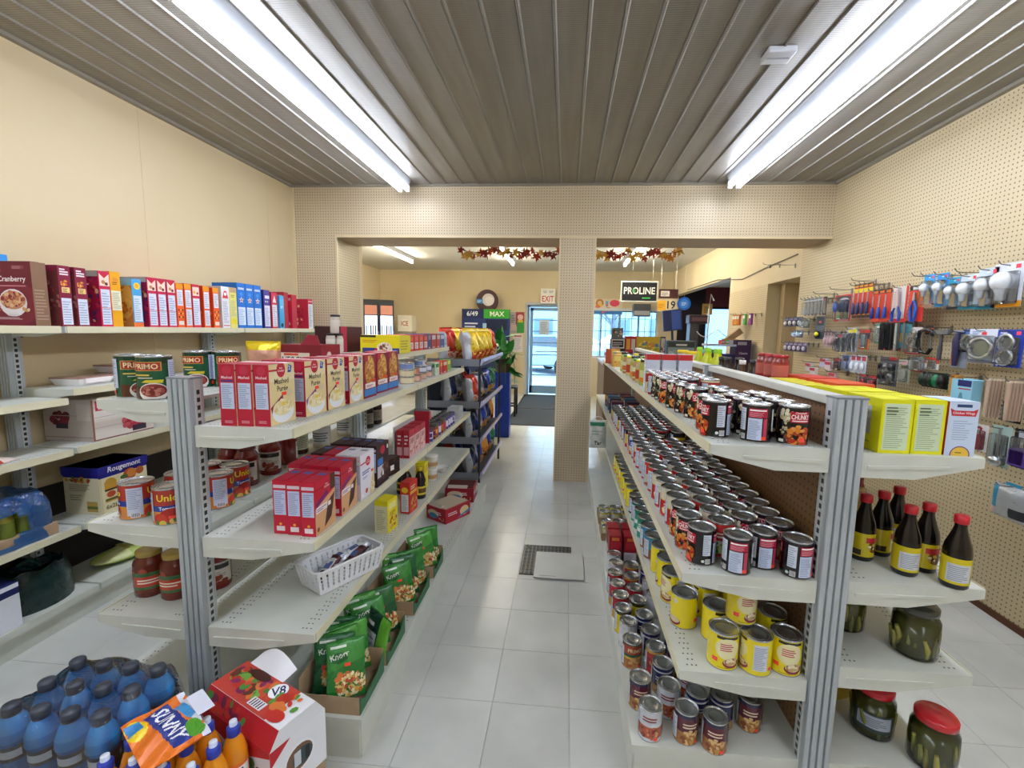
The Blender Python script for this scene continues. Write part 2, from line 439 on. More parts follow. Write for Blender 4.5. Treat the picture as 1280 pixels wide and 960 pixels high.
wr.mat('wall_far').box(XR, XR+.14, 4.88, 6.87, 2.07, ZC).box(XR, XR+.14, 6.87, YF, 2.29, ZC)
struct(wr.build('wall_right'))
struct(MB().box(XR+.7, XR+.8, 4.8, 5.7, 0, 2.2).box(XR+.14, XR+.7, 4.78, 4.88, 0, 2.2).box(XR+.14, XR+.7, 5.62, 5.7, 0, 2.2).box(XR+.14, XR+.7, 4.88, 5.62, 2.07, 2.2).build('wall_niche', 'wall_far'))
struct(MB().box(XR-.012, XR, YN, 4.86, 0, .035, '#5d3d2a').build('baseboard_right', 'matte'))
struct(MB().box(XL-.02, -2.26, YB2, YB2+.1, 0, ZC).box(XFL, XL, YB2-.02, YB2+.1, 0, ZC).build('wall_far_front', 'wall_far'))
struct(MB().box(XFL-.12, XFL, YB2-.02, YF, -.008, ZC).build('wall_far_left', 'wall_far'))
D0, D1, DT = -.90, .0, 2.06       # door opening
W0, W1, WZ0, WZ1 = .35, 2.05, .88, 2.0
wf = MB()
wf.box(XFL-.12, D0, YF, YF+.18, -.008, ZC).box(D0, D1, YF, YF+.18, DT, ZC).box(D1, W0, YF, YF+.18, -.008, ZC)
wf.box(W0, W1, YF, YF+.18, -.008, WZ0).box(W0, W1, YF, YF+.18, WZ1, ZC).box(W1, XR+.14, YF, YF+.18, -.008, ZC)
struct(wf.build('wall_far_end', 'wall_far'))
s = MB(); s.box(XFL, D0-.1, YF-.006, YF, 2.285, 2.305, '#d6c493')
for x in (-3.75, -2.95, -2.0, -1.1): s.box(x-.006, x+.006, YF-.005, YF, 0 if x != -2.0 else 2.3, ZC if x != -2.95 else 2.29, '#dccb9c')
s.box(XFL, XFL+.006, YB2+.1, YF, 2.285, 2.305, '#d6c493')
struct(s.build('trim_5', 'plastic'))

# annex beyond the right-hand opening
struct(MB().box(6.1, 6.2, 5.6, YF, 0, 2.5, '#5a2c30').build('wall_annex_right', 'matte'))
an = MB(); an.box(XR+.14, 6.2, 5.5, 5.6, 0, 2.5, '#c9b58f')
struct(an.build('wall_annex_near', 'matte'))
an = MB(); an.box(XR+.14, 3.05, YF, YF+.18, 0, 2.5, '#2b2730').box(3.05, 4.75, YF, YF+.18, 0, 1.0, '#6b3038').box(3.05, 4.75, YF, YF+.18, 2.08, 2.5, '#6d3a44').box(4.75, 6.2, YF, YF+.18, 0, 2.5, '#6b3038')
struct(an.build('wall_annex_end', 'matte'))

# ------------------------------------------------------------------ fluorescent fixtures
def fixture(x, y0, y1, z, label, mat, two=True, wdt=.13):
    t = empty('fluorescent_light', label, 'ceiling light', (x, (y0+y1)/2, z))
    ln = (y1-y0)/2
    MB().prism([(-wdt/2, -.012), (-wdt/2+.02, -.065), (wdt/2-.02, -.065), (wdt/2, -.012), (wdt/2, 0), (-wdt/2, 0)], -ln, ln, 'y', '#aeb3ba').build('housing', 'plastic', t)
    for sx in ((-.036, .036) if two else (0,)):
        MB().tube([(sx, -ln+.03, -.092), (sx, ln-.03, -.092)], .019, 12).build('tube', mat, t)
        for e in (-1, 1):
            MB().box(sx-.017, sx+.017, e*ln-.014, e*ln+.014, -.115, -.06, '#e9ebee', bev=.003).build('lamp_holder', 'plastic', t)
    return t
fixture(-1.51, 1.77, 4.20, ZC, 'long twin-tube light on the left of the metal ceiling, ending at the beam', 'tube_near')
fixture(-1.51, -.72, 1.71, ZC, 'twin-tube light on the left of the metal ceiling, above the near shelf end', 'tube_near')
fixture(1.38, 1.77, 4.15, ZC, 'long twin-tube light on the right of the metal ceiling, ending at the beam', 'tube_near')
fixture(1.38, -.72, 1.71, ZC, 'twin-tube light on the right of the metal ceiling, nearest the camera', 'tube_near')
fixture(-1.51, -3.3, -.87, ZC, 'added unseen twin-tube fill light on the left, behind the camera position', 'tube_near')  # unseen fixture, added as fill for the faces turned to the camera
fixture(1.38, -3.3, -.87, ZC, 'added unseen twin-tube fill light on the right, behind the camera position', 'tube_near')  # its right-hand twin, likewise added out of view for fill light
fixture(-2.98, 6.35, 8.7, ZC, 'leftmost tube light in the far room, above the cooler', 'tube_far', False, .11)
fixture(-1.06, 6.35, 8.9, ZC, 'tube light in the far room behind the autumn leaves, left of the pillar', 'tube_far', False, .11)
fixture(1.06, 6.35, 8.9, ZC, 'tube light in the far room right of the pillar, above the black sign', 'tube_far', False, .11)
# small square ceiling cap
o = MB().box(-.065, .065, -.055, .055, -.028, 0, '#c9ccd2', bev=.006).build('junction_cover', 'plastic', None, (.97, 2.43, ZC))
tag(o, 'white rectangular cover plate on the metal ceiling strips', 'cover plate')
MB().box(-.05, .05, -.004, .004, -.031, -.027, '#9aa0a8').build('seam', 'plastic', o)
# ------------------------------------------------------------------ shelving
def upright(parent, x, y, z1, slots=1, wd=.078, dp=.05):
    """fluted steel post; front face towards -Y"""
    h = wd/2; pr = [(-h, 0)]
    nfl = 4
    for i in range(nfl):
        a = -h+wd*i/nfl; b = wd/nfl
        pr += [(a+b*.06, .004), (a+b*.16, -.007), (a+b*.5, -.0085), (a+b*.84, -.007), (a+b*.94, .004)]
    pr += [(h, 0), (h, dp), (-h, dp)]
    o = MB().prism(pr, 0, z1, 'z', '#ffffff').build('upright', 'upright', parent, (x, y, 0))
    MB().box(-h-.002, h+.002, -.004, dp+.002, z1, z1+.006, '#7d8488').build('cap', 'plastic', o)
    if slots:
        sl = MB(); n = int(z1/.0254)
        for sg in (-1, 1):
            sl.box(sg*h, sg*(h+.004), .012, .034, 0, z1, '#c3c8c6')
            for i in range(2, n-1):
                z = i*.0254; sl.box(sg*(h+.0035), sg*(h+.0046), .017, .029, z+.005, z+.0195, '#26282b')
        sl.build('slot_strip', 'plastic', o)
    return o
def shelf(parent, x0, x1, y0, y1, z, holes=True, emb=True, edge=.028, drop=.07):
    """board from the post line x0 to the aisle edge x1"""
    sg = 1 if x1 > x0 else -1
    b = MB().box(x0, x1, y0, y1, z-.012, z)
    b.box(x1-sg*.004, x1, y0, y1, z-edge, z-.012)
    o = b.build('shelf', 'shelf', parent)
    e = MB().box(x1, x1+sg*.003, y0+.002, y1-.002, z-edge-.002, z+.003).build('edge_strip', 'shelf_edge', o)
    if holes:
        hb = MB(); n = int((y1-y0)/.0254)
        for i in range(1, n):
            yy = y0+i*.0254
            for q in ((.03, .045, .058) if i % 2 else (.038, .052)):
                for xx in (x1-sg*q, x0+sg*q):
                    hb.face([(xx-.0028, yy-.0028, z+.0004), (xx+.0028, yy-.0028, z+.0004), (xx+.0028, yy+.0028, z+.0004), (xx-.0028, yy+.0028, z+.0004)], '#4a4a44')
        hb.build('perforation', 'plastic', o)['kind'] = 'stuff'
    for yy, dy in ((y0, 1), (y1, -1)):
        pts = [(x0, z), (x1, z), (x1, z-edge), (x0+(x1-x0)*.45, z-drop), (x0, z-drop)]
        eb = MB().mat('shelf').prism(pts, yy-dy*.0005, yy-dy*.004, 'y')
        if emb and dy == 1:
            eb.prism([(x0+(x1-x0)*.05, z-drop*.62), (x0+(x1-x0)*.72, z-drop*.52), (x0+(x1-x0)*.72, z-drop*.40), (x0+(x1-x0)*.05, z-drop*.48)], yy-.0075, yy-.004, 'y')
        c = eb.build('end_bracket', None, o)
        if dy == 1:
            MB().box(x0-sg*.012, x0+sg*.006, yy+.008, yy+.014, z-drop-.006, z-drop+.012, '#26282b').build('hook', 'plastic', c)
    return o
Y1, Y2, Y3 = 1.34, 2.56, 3.78
# left gondola
LG = empty('shelving_gondola', 'open steel shelving rack left of the aisle, stocked with red mix boxes', 'shelving', (-1.225, Y1, 0))
LG.location = (0, 0, 0)
LX = -1.225
for y in (Y1, Y2, Y3-.05): upright(LG, LX, y, 1.30)
for a, b in ((Y1+.006, Y2-.005), (Y2+.005, Y3)):
    shelf(LG, LX+.042, -.855, a, b, 1.15)
    shelf(LG, LX+.042, -.80, a, b, .775)
    shelf(LG, LX+.042, -.805, a, b, .455)
    shelf(LG, LX-.042, -1.52, a, b, 1.225)
    shelf(LG, LX-.042, -1.595, a, b, .80)
    shelf(LG, LX-.042, -1.59, a, b, .47)
shelf(LG, LX+.042, -.985, Y2+.004, Y3, 1.325, drop=.05)
shelf(LG, LX-.042, -1.46, Y2+.004, Y3, 1.325, drop=.05)
bd = MB()
for sg, x1 in ((1, -.655), (-1, -1.66)):
    bd.box(LX, x1, Y1+.01, Y3, .12, .15).box(x1-sg*.02, x1-sg*.005, Y1+.02, Y3, 0, .12)
    bd.box(LX, x1-sg*.01, Y1+.012, Y1+.02, 0, .12)
base = bd.build('base_deck', 'shelf', LG)
hb = MB()
for i in range(1, 95):
    for q in (.03, .045) if i % 2 else (.038,):
        for xx in (-.655-q, -1.66+q):
            yy = Y1+.01+i*.0254; hb.face([(xx-.0028, yy-.0028, .1504), (xx+.0028, yy-.0028, .1504), (xx+.0028, yy+.0028, .1504), (xx-.0028, yy+.0028, .1504)], '#4a4a44')
hb.build('perforation', 'plastic', base)['kind'] = 'stuff'
# right gondola
RG = empty('shelving_gondola', 'steel shelving rack right of the aisle with brown pegboard back, packed with cans', 'shelving', (0, 0, 0))
RX = .81; Y5 = 5.3
for y in (Y1, Y2, Y3, Y5-.05): upright(RG, RX, y, 1.30, wd=.084)
for a, b in ((Y1+.006, Y2-.005), (Y2+.005, Y3-.005), (Y3+.005, Y5)):
    shelf(RG, RX-.045, .432, a, b, 1.155, holes=a < 3)
    shelf(RG, RX-.045, .373, a, b, .752, holes=a < 3)
    shelf(RG, RX-.045, .384, a, b, .43, holes=a < 3)
    shelf(RG, RX+.045, 1.18, a, b, 1.145, holes=a < 3)
    shelf(RG, RX+.045, 1.23, a, b, .757, holes=a < 3)
    shelf(RG, RX+.045, 1.23, a, b, .485, holes=a < 3)
for a, b in ((Y1+.05, Y2), (Y2+.05, Y3), (Y3+.05, Y5-.05)):
    MB().box(RX-.006, RX+.006, a, b, .15, 1.28).build('back_panel', 'peg_brown', RG)
MB().box(RX-.03, RX+.03, Y1+.052, Y5-.05, 1.275, 1.303, bev=.004).build('top_rail', 'shelf', RG)
bd = MB()
for sg, x1 in ((-1, .25), (1, 1.27)):
    bd.box(RX, x1, Y1+.01, 4.36 if sg < 0 else Y5, .12, .15).box(x1-sg*.02, x1-sg*.005, Y1+.02, 4.36, 0, .12)
    bd.box(RX, x1-sg*.01, Y1+.012, Y1+.02, 0, .12)
bd.box(RX, .40, 4.36, Y5, .12, .15)
bd.build('base_deck', 'shelf', RG)
# wall shelving on the left wall
WG = empty('shelving_gondola', 'steel wall shelving along the left wall with a row of cereal boxes on top', 'shelving', (0, 0, 0))
B0, B1, B2, B3 = .75, 1.965, 3.18, 4.31
for y in (B0-.02, B1-.03, B2-.03, B3-.14): upright(WG, XL+.045, y, 1.43, wd=.06)
for k, (a, b, zs) in enumerate(((B0, B1-.012, (1.45, 1.11, .86, .475)), (B1+.012, B2-.006, (1.45, 1.15, .865, .475)), (B2+.006, B3, (1.45, 1.15, .865, .475)))):
    for z in zs:
        shelf(WG, XL+.075, -2.36, a, b, z, holes=(z < .9), emb=False, drop=.05)
bd = MB()
for a, b in ((B0, B1+.05), (B1+.062, B2), (B2+.012, B3)):
    bd.box(XL+.02, -2.36, a, b, .10, .135)
bd.box(XL+.3, XL+.31, B0, B3, 0, .10)
for y in (1.2, 2.15, 3.3): bd.box(-2.45, -2.43, y, y+.02, 0, .1)
bd.build('base_deck', 'shelf', WG)
MB().box(XL+.005, XL+.02, B0, B3, .135, .62, '#3a3431').build('kick_panel', 'matte', WG)
# ------------------------------------------------------------------ cartons and cans: makers
def carton(name, w, d, h, base, front=None, back=None, left=None, right=None, top=None, mat='print', flap=True):
    """origin under the middle; front is -Y"""
    b = MB(); b.mat(mat); b.box(-w/2, w/2, -d/2, d/2, 0, h, base, bev=.0012)
    if front: front.fit(w, h).on_plane(b, (-w/2, -d/2, 0), (1, 0, 0), (0, 0, 1), (0, -1, 0))
    if back: back.fit(w, h).on_plane(b, (w/2, d/2, 0), (-1, 0, 0), (0, 0, 1), (0, 1, 0))
    if left: left.fit(d, h).on_plane(b, (-w/2, d/2, 0), (0, -1, 0), (0, 0, 1), (-1, 0, 0))
    if right: right.fit(d, h).on_plane(b, (w/2, -d/2, 0), (0, 1, 0), (0, 0, 1), (1, 0, 0))
    if top: top.fit(w, d).on_plane(b, (-w/2, -d/2, h), (1, 0, 0), (0, 1, 0), (0, 0, 1))
    parts = []
    if flap:
        f = MB().box(-w/2+.001, w/2-.001, -d/2+.002, d*.1, h+.0006, h+.0014, base)
        parts.append(('top_flap', f.mesh('top_flap', mat)))
    return Proto(name, b.mesh(name), parts)
def can(name, r, h, base, art, mat='gloss'):
    b = MB(); b.mat(mat)
    b.mat('steel').lathe([(r-.0015, 0), (r+.001, .0015), (r, .004)], 40, cap=True)
    b.mat(mat).lathe([(r, .004), (r, h-.004)], 40, base, cap=False)
    if art: art.on_cyl(b, r, .004)
    lm = MB()
    pr = [(r, -.004), (r+.0012, -.001), (r+.0012, .001), (r-.0006, .0016), (r-.0016, 0), (r-.002, -.004), (r*.86, -.0042), (r*.84, -.0030), (r*.8, -.0042), (r*.66, -.0042), (r*.64, -.0030), (r*.6, -.0042), (.0005, -.0042)]
    lm.lathe([(a, z+h) for a, z in pr], 32, cap=False)
    return Proto(name, b.mesh(name), [('lid', lm.mesh('lid', 'steel'))])
def jar(name, r, h, cols, art=None, capc='#c9a24a', capr=None, capm='gloss', prof=None, mat='gloss', az=.02, ah=None):
    """lathe jar with a lid part; cols = colour of each profile band"""
    capr = capr or r*.78
    pr = prof or [(r*.9, 0), (r, .006), (r, h*.70), (r*.96, h*.77), (capr*.95, h*.86), (capr*.95, h*.9)]
    b = MB(); b.mat(mat); b.lathe(pr, 28, cols if isinstance(cols, str) else '#ffffff', cols=None if isinstance(cols, str) else cols)
    if art: art.on_cyl(b, r, az)
    c = MB().lathe([(capr, h*.885), (capr+.001, h*.89), (capr+.001, h*.99), (capr-.003, h), (.0005, h)], 28, capc)
    return Proto(name, b.mesh(name), [('lid', c.mesh('lid', capm))])
def can_art(r, h): return Art(2*PI*r, h-.008)
def pillow(w, h, t, art, bgc, nu=18, nv=22, mat='foil', seed=3, back=None, wrk=.08, pinch=.05):
    """a filled bag standing on z=0, print towards -Y"""
    rr = random.Random(seed); ph = [rr.uniform(0, 6) for _ in range(4)]
    def sh(u, v, sg):
        e = max(0., 1-abs(2*u-1)**2.6)*max(0., 1-abs(2*v-1)**3.2)
        wr = wrk*math.sin(9*u+ph[0]+4*v)*math.sin(7*v+ph[1])
        x = (u-.5)*w*(1-pinch*math.sin(PI*v)+(pinch-.05)*.9*math.sin(PI*v)**.3-(pinch-.05)); return (x, sg*t/2*(e**.55)*(1+wr)+.0004*sg, v*h)
    b = MB(); b.mat(mat)
    b.grid(lambda u, v: sh(u, v, -1), nu, nv, (lambda u, v: art.colour(u, v, bgc)) if art else bgc)
    b.grid(lambda u, v: sh(1-u, v, 1), 8, 10, back or bgc)
    return b

# ------------------------------------------------------------------ left wall: cereal row
G = 'cereal boxes in a row on the top wall shelf'
WZ = 1.4515
def spine(kind):
    w, h = {'maroon': (.054, .284), 'red': (.06, .282), 'yellow': (.055, .287), 'sun': (.057, .262), 'orange': (.053, .272), 'orange_black': (.052, .268), 'redwhite': (.06, .274), 'white': (.074, .285), 'pale_yellow': (.07, .285), 'blue': (.086, .325), 'purple': (.075, .30), 'red_small': (.075, .29), 'light_blue': (.06, .27), 'white_bar': (.075, .27)}[kind]
    a = Art(w, h); big = Art(.19, h)
    if kind == 'maroon':
        bs = '#8a1f3e'; a.lines(.15, .85, .85, .97, 3, '#f4e7ea', 2, .6); a.food(.5, .72, .3, .2, ['#d9822b', '#c4542e', '#f0b45a'], 14, .12, 3)
        a.rect(.2, .56, .85, .65, '#f0cf86'); a.lines(.28, .575, .78, .64, 3, '#7a4a20', 4); a.rect(.1, .03, .9, .47, '#dfe6f4'); a.lines(.15, .06, .85, .44, 9, '#aab4cc', 5)
        big.rect(0, 0, 1, 1, '#7c3a38'); big.food(.5, .4, .5, .7, ['#93514a', '#a5685a', '#6f2e33', '#b07a68', '#8a2b3c'], 90, .06, 6); big.rect(0, .9, 1, 1, '#8a1f3e'); big.rect(.35, .88, .7, .97, '#b9c2a8'); big.lines(.12, .62, .42, .8, 4, '#c9a99c', 3)
    elif kind == 'red':
        bs = '#d02450'; a.rect(.08, .74, .92, .96, '#f5dccb'); a.poly([(.08, .96), (.92, .96), (.5, .88)], '#d4203e'); a.ell(.4, .81, .16, .16, '#c98e58'); a.ell(.66, .78, .14, .14, '#7a3026')
        a.rect(.12, .04, .9, .68, '#dde4f3'); a.lines(.17, .07, .85, .64, 12, '#a9b4ce', 5); a.rect(.12, .34, .9, .35, '#d02450')
        big.rect(0, 0, 1, 1, '#a3173f'); big.food(.5, .45, .5, .8, ['#7d1432', '#5b2a5a', '#d1622b', '#e0b48c', '#c02a4c', '#3d2240'], 70, .07, 8); big.rect(.0, .9, 1, 1, '#a6a09a'); big.lines(.15, .7, .85, .8, 2, '#f4e7ea', 3)
    elif kind == 'yellow':
        bs = '#f2ac1c'; a.rect(.06, .3, .96, .66, '#efe9c6'); a.lines(.12, .34, .9, .64, 9, '#b9b493', 2); a.rect(.06, .14, .96, .28, '#f5b216'); a.ell(.5, .86, .3, .2, '#e8963a'); a.lines(.2, .77, .8, .83, 2, '#8f2b1c', 3)
        big.rect(0, 0, 1, 1, '#c9923a')
    elif kind == 'sun':
        bs = '#4aa7e0'; a.ell(.55, .86, .34, .34, '#f2cb3c'); a.ell(.55, .86, .2, .2, '#e8a92a'); a.rect(.12, .12, .94, .66, '#dce8f4'); a.lines(.18, .16, .88, .62, 10, '#a9b9cf', 3); a.rect(0, 0, 1, .1, '#ef7a3a')
        big.rect(0, 0, 1, 1, '#b4793e'); big.ell(.6, .55, .45, .6, '#caa04a'); big.food(.55, .5, .4, .6, ['#c07f35', '#d9aa55', '#a8672c'], 60, .06, 2); big.rect(0, .86, 1, 1, '#7fb4cf')
    elif kind in ('orange', 'orange_black'):
        bs = '#f0622a'
        if kind == 'orange':
            a.rect(0, .88, 1, 1, '#f39b1f'); a.rect(.12, .46, .9, .86, '#e3e5ee'); a.rect(.12, .05, .9, .42, '#e3e5ee'); a.lines(.18, .5, .84, .83, 7, '#b3b8c9', 2); a.lines(.18, .09, .84, .39, 7, '#b3b8c9', 3)
        else:
            a.rect(0, .88, 1, 1, '#f39b1f'); a.rect(.12, .5, .9, .86, '#e3e5ee'); a.lines(.18, .54, .84, .83, 7, '#b3b8c9', 2)
            for i in range(3):
                for j in range(3): a.ell(.24+.26*i, .24+.08*j, .1, .1, ['#2b1a12', '#f4c21f'][(i+j) % 2])
            a.rect(.15, .06, .85, .15, '#efe6d8')
        big.rect(0, 0, 1, 1, '#d64a1e'); big.food(.5, .45, .4, .6, ['#3a1c12', '#f0a02b', '#8c2c14'], 40, .07, 4)
    elif kind == 'redwhite':
        bs = '#d8304c'; a.rect(.08, .06, .92, .68, '#dfe5f2'); a.lines(.14, .1, .86, .65, 11, '#acb6ce', 4); a.rect(.08, .74, .92, .94, '#f3dcc9'); a.ell(.3, .82, .16, .16, '#f0b63a'); a.ell(.7, .8, .13, .13, '#c2402c')
        big.rect(0, 0, 1, 1, '#b02840')
    elif kind == 'white':
        bs = '#e9e9ee'; a.poly([(.12, .72), (.88, .72), (.65, .9), (.35, .9)], '#d8323c'); a.ell(.5, .82, .16, .16, '#f2f2f4'); a.lines(.12, .12, .88, .66, 14, '#b4b8c4', 2); a.rect(.1, .05, .9, .07, '#d8323c')
        big.rect(0, 0, 1, 1, '#c9c3b8')
    elif kind == 'pale_yellow':
        bs = '#e9e07a'; a.rect(.05, .88, .95, 1, '#c9a27a'); a.lines(.2, .76, .8, .84, 2, '#b98a1c', 3); a.lines(.14, .3, .86, .7, 10, '#c4c096', 2); a.rect(.1, .1, .9, .22, '#f0df2a')
        big.rect(0, 0, 1, 1, '#d9cf5a')
    elif kind == 'blue':
        bs = '#1474d6'; a.lines(.15, .86, .85, .91, 2, '#e8f1ff', 2, .7); a.ell(.5, .76, .2, .16, '#3c93e6')
        a.poly([(.5+.3*math.cos(PI/2+k*PI/5)*(1 if k % 2 == 0 else .45), .63+.08*math.sin(PI/2+k*PI/5)*(1 if k % 2 == 0 else .45)) for k in range(10)], '#ecd9c2'); a.ell(.5, .625, .09, .07, '#b9483a')
        a.rect(.08, .07, .92, .47, '#dce8fa'); a.lines(.14, .1, .86, .45, 9, '#a8bcdc', 3)
        big.rect(0, 0, 1, 1, '#0f5fb4')
    elif kind == 'purple':
        bs = '#4a3496'; a.rect(.08, .05, .95, .6, '#e2e2f2'); a.lines(.14, .1, .9, .56, 10, '#b0b0d2', 3); a.rect(.2, .78, .9, .86, '#e4def5'); a.ell(.3, .7, .1, .1, '#d9d3f0'); a.ell(.6, .7, .1, .1, '#d9d3f0')
        big.rect(0, 0, 1, 1, '#22306e'); big.ell(.5, .5, .3, .3, '#c9a05a')
    elif kind == 'red_small':
        bs = '#cf2b48'; a.rect(.12, .05, .9, .66, '#e7e3ea'); a.lines(.18, .08, .84, .62, 10, '#b9b3c4', 3); a.poly([(.2, .72), (.8, .72), (.5, .92)], '#efd9dc')
        big.rect(0, 0, 1, 1, '#9c2a34'); big.food(.5, .4, .4, .7, ['#c4803a', '#b03a34', '#7a2430'], 40, .06, 3)
    elif kind == 'light_blue':
        bs = '#4fb2e6'; a.rect(.1, .6, .9, .9, '#63bdea'); a.lines(.2, .62, .8, .7, 2, '#e6f4fc', 3); a.ell(.45, .1, .3, .3, '#1d2c3a'); a.rect(0, .16, 1, .5, '#46aae0')
        big.rect(0, 0, 1, 1, '#3c9ad2')
    else:
        bs = '#c92d48'; a.rect(.06, .0, 1, .84, '#e9eef4'); a.lines(.14, .06, .9, .8, 14, '#a8b0ba', 3); a.rect(.06, .9, 1, .95, '#e3a9b2')
        big.rect(0, 0, 1, 1, '#c02840'); big.food(.5, .5, .3, .5, ['#e8c18e', '#a31d36'], 20, .07, 3)
    return carton('cereal_box', w, .19, h, bs, front=a, left=big)
_sp = {}
ROW = [('maroon', 1.98, 'maroon cereal box, first spine beside the cranberry box'), ('maroon', 2.054, 'maroon cereal box, second spine beside the cranberry box'),
 ('red', 2.165, 'red cereal box standing just before the yellow box'), ('yellow', 2.226, 'yellow cereal box between a red box and the leaning blue one'),
 ('sun', 2.342, 'pale blue cereal box with a yellow sun on its spine'), ('red', 2.436, 'red cereal box, first of three right of the sun box'), ('red', 2.500, 'red cereal box, middle of three right of the sun box'), ('red', 2.564, 'red cereal box, last of three right of the sun box'),
 ('orange_black', 2.630, 'orange cereal box with black and yellow dots, beside the three red boxes'), ('orange', 2.690, 'plain orange cereal box just left of the red and white one'), ('redwhite', 2.750, 'red and white cereal box between two orange boxes'),
 ('orange', 2.838, 'plain orange cereal box right of the red and white one'), ('orange_black', 2.920, 'orange cereal box with dots, beside the white box with red A'), ('white', 2.996, 'white cereal box with a red A shape on its spine'), ('pale_yellow', 3.074, 'pale yellow cereal box left of the tall blue boxes'),
 ('blue', 3.150, 'tall blue cereal box with star, left one of three'), ('blue', 3.238, 'tall blue cereal box with star, middle one of three'), ('blue', 3.326, 'tall blue cereal box with star, right one of three'),
 ('purple', 3.44, 'purple cereal box right of the tall blue boxes'), ('red_small', 3.535, 'red box behind the light blue box on the wall shelf'), ('light_blue', 3.625, 'light blue box with a dark dot on the wall shelf'), ('white_bar', 4.06, 'last box in the cereal row, red with white spine')]
for kd, y0, lab in ROW:
    if kd not in _sp: _sp[kd] = spine(kd)
    w = _sp[kd].body.name and {'maroon': .054, 'red': .06, 'yellow': .055, 'sun': .057, 'orange': .053, 'orange_black': .052, 'redwhite': .06, 'white': .074, 'pale_yellow': .07, 'blue': .086, 'purple': .075, 'red_small': .075, 'light_blue': .06, 'white_bar': .075}[kd]
    xo = -2.475 + (.0 if kd not in ('light_blue',) else .008)
    _sp[kd].put((xo, y0+w/2, WZ), PI/2+R.uniform(-.012, .012), lab, 'cereal box', G)
a = Art(.205, .285); a.rect(0, 0, 1, 1, '#6f1a2e'); a.ell(.5, .35, .62, .5, '#7c1f34'); a.ell(.18, .86, .1, .08, '#c9304a'); a.text('Post', .18, .86, .035, '#f4e7ea', .15)
a.rect(.54, .88, .84, .94, '#8a3a4c'); a.lines(.56, .89, .82, .935, 3, '#b98a94', 3)
a.text('Cranberry', .52, .72, .11, '#f6eff0', .88); a.lines(.22, .615, .86, .63, 1, '#d98a9c', 2, 1)
a.ell(.5, .36, .34, .30, '#ece7ea'); a.ell(.5, .40, .31, .2, '#c78a6c'); a.food(.5, .41, .28, .16, ['#c77a52', '#a5523c', '#dba878', '#8f2b3a', '#e3bd94'], 70, .045, 4); a.ell(.5, .17, .16, .03, '#e2dbe0')
a.food(.14, .27, .1, .05, ['#d9a066', '#b5672f'], 8, .035, 5); a.food(.84, .27, .1, .05, ['#d9a066', '#e7c9a8', '#c94a5a'], 8, .035, 6); a.lines(.03, .10, .95, .14, 2, '#d8b7be', 7, .5)
sd = Art(.06, .285); sd.rect(0, 0, 1, 1, '#8c6a52'); sd.lines(.1, .1, .9, .6, 10, '#a98c76', 2)
carton('cereal_box', .205, .06, .285, '#6f1a2e', front=a, right=sd).put((-2.487, 1.905, WZ), 0, 'maroon cranberry cereal box with a white bowl, facing the camera', 'cereal box')
a = Art(.06, .33); a.rect(0, 0, 1, .8, '#2c7fc4'); a.rect(0, .8, 1, 1, '#5cb0ec'); a.lines(.15, .3, .85, .7, 6, '#cfe4f6')
carton('carton', .08, .06, .325, '#3c96de', front=a).put((-2.638, 1.925, WZ), 0, 'tall blue carton peeking out behind the cranberry cereal box', 'carton')
a = Art(.17, .29); a.rect(0, 0, 1, 1, '#cf2640'); a.text('PREMIUM', .5, .86, .09, '#f6e8ea', .85); a.text('PLUS', .62, .73, .07, '#f3b7a0', .5)
for cx, cy in ((.32, .55), (.66, .46), (.44, .3)): a.poly([(cx-.16, cy), (cx, cy-.12), (cx+.16, cy), (cx, cy+.12)], '#ecc99a')
a.ell(.8, .14, .08, .08, '#e9d6d6'); a.rect(.1, .05, .18, .2, '#efc7c9')
carton('cracker_box', .17, .07, .29, '#c42038', front=a).put((-2.455, 3.83, WZ), 0, 'red cracker box with pale diamond crackers, facing the camera', 'cracker box')
a = Art(.16, .30); a.rect(0, 0, 1, 1, '#b52636'); a.ell(.5, .5, .3, .3, '#8e1d2c'); a.rect(.1, .82, .9, .92, '#d9b9b0')
carton('cracker_box', .16, .06, .305, '#b52636', front=a).put((-2.47, 3.745, WZ), 0, 'plain red cracker box half hidden behind the light blue box', 'cracker box')

# ------------------------------------------------------------------ left wall: lower shelves
def foam_tray(loc, rz, lab):
    b = MB(); w, d, h = .15, .2, .035
    b.idx([(-w/2+.015, -d/2+.015, 0), (w/2-.015, -d/2+.015, 0), (w/2-.015, d/2-.015, 0), (-w/2+.015, d/2-.015, 0), (-w/2, -d/2, h), (w/2, -d/2, h), (w/2, d/2, h), (-w/2, d/2, h)], [(3, 2, 1, 0), (0, 1, 5, 4), (1, 2, 6, 5), (2, 3, 7, 6), (3, 0, 4, 7)], '#f3f0f0')
    o = b.build('foam_tray', 'matte', None, loc, rz); tag(o, lab, 'food tray', 'white foam trays on the wall shelf')
    c = MB(); c.box(-w/2-.002, w/2+.002, -d/2-.002, d/2+.002, h, h+.008, '#a98078', bev=.002); c.build('film_cover', 'gloss', o)
    l = MB(); l.box(w/2-.004, w/2+.0035, -d/2+.03, d/2-.03, .012, h+.001, '#efe6e4'); l.build('side_sticker', 'print', o)
foam_tray((-2.52, 2.17, 1.151), .1, 'white foam tray nearest the camera on the wall shelf')
foam_tray((-2.53, 2.40, 1.151), .08, 'white foam tray lying behind the nearest one, bottom of two')
foam_tray((-2.54, 2.41, 1.196), .02, 'white foam tray on top of another foam tray')
a = Art(.34, .22); a.rect(0, 0, 1, 1, '#d9cec2')
for k in range(4): a.rect(0, .25*k+.01, 1, .25*k+.2, ['#ddd4c9', '#d0c3b5', '#e0d8ce', '#cfc3b8'][k])
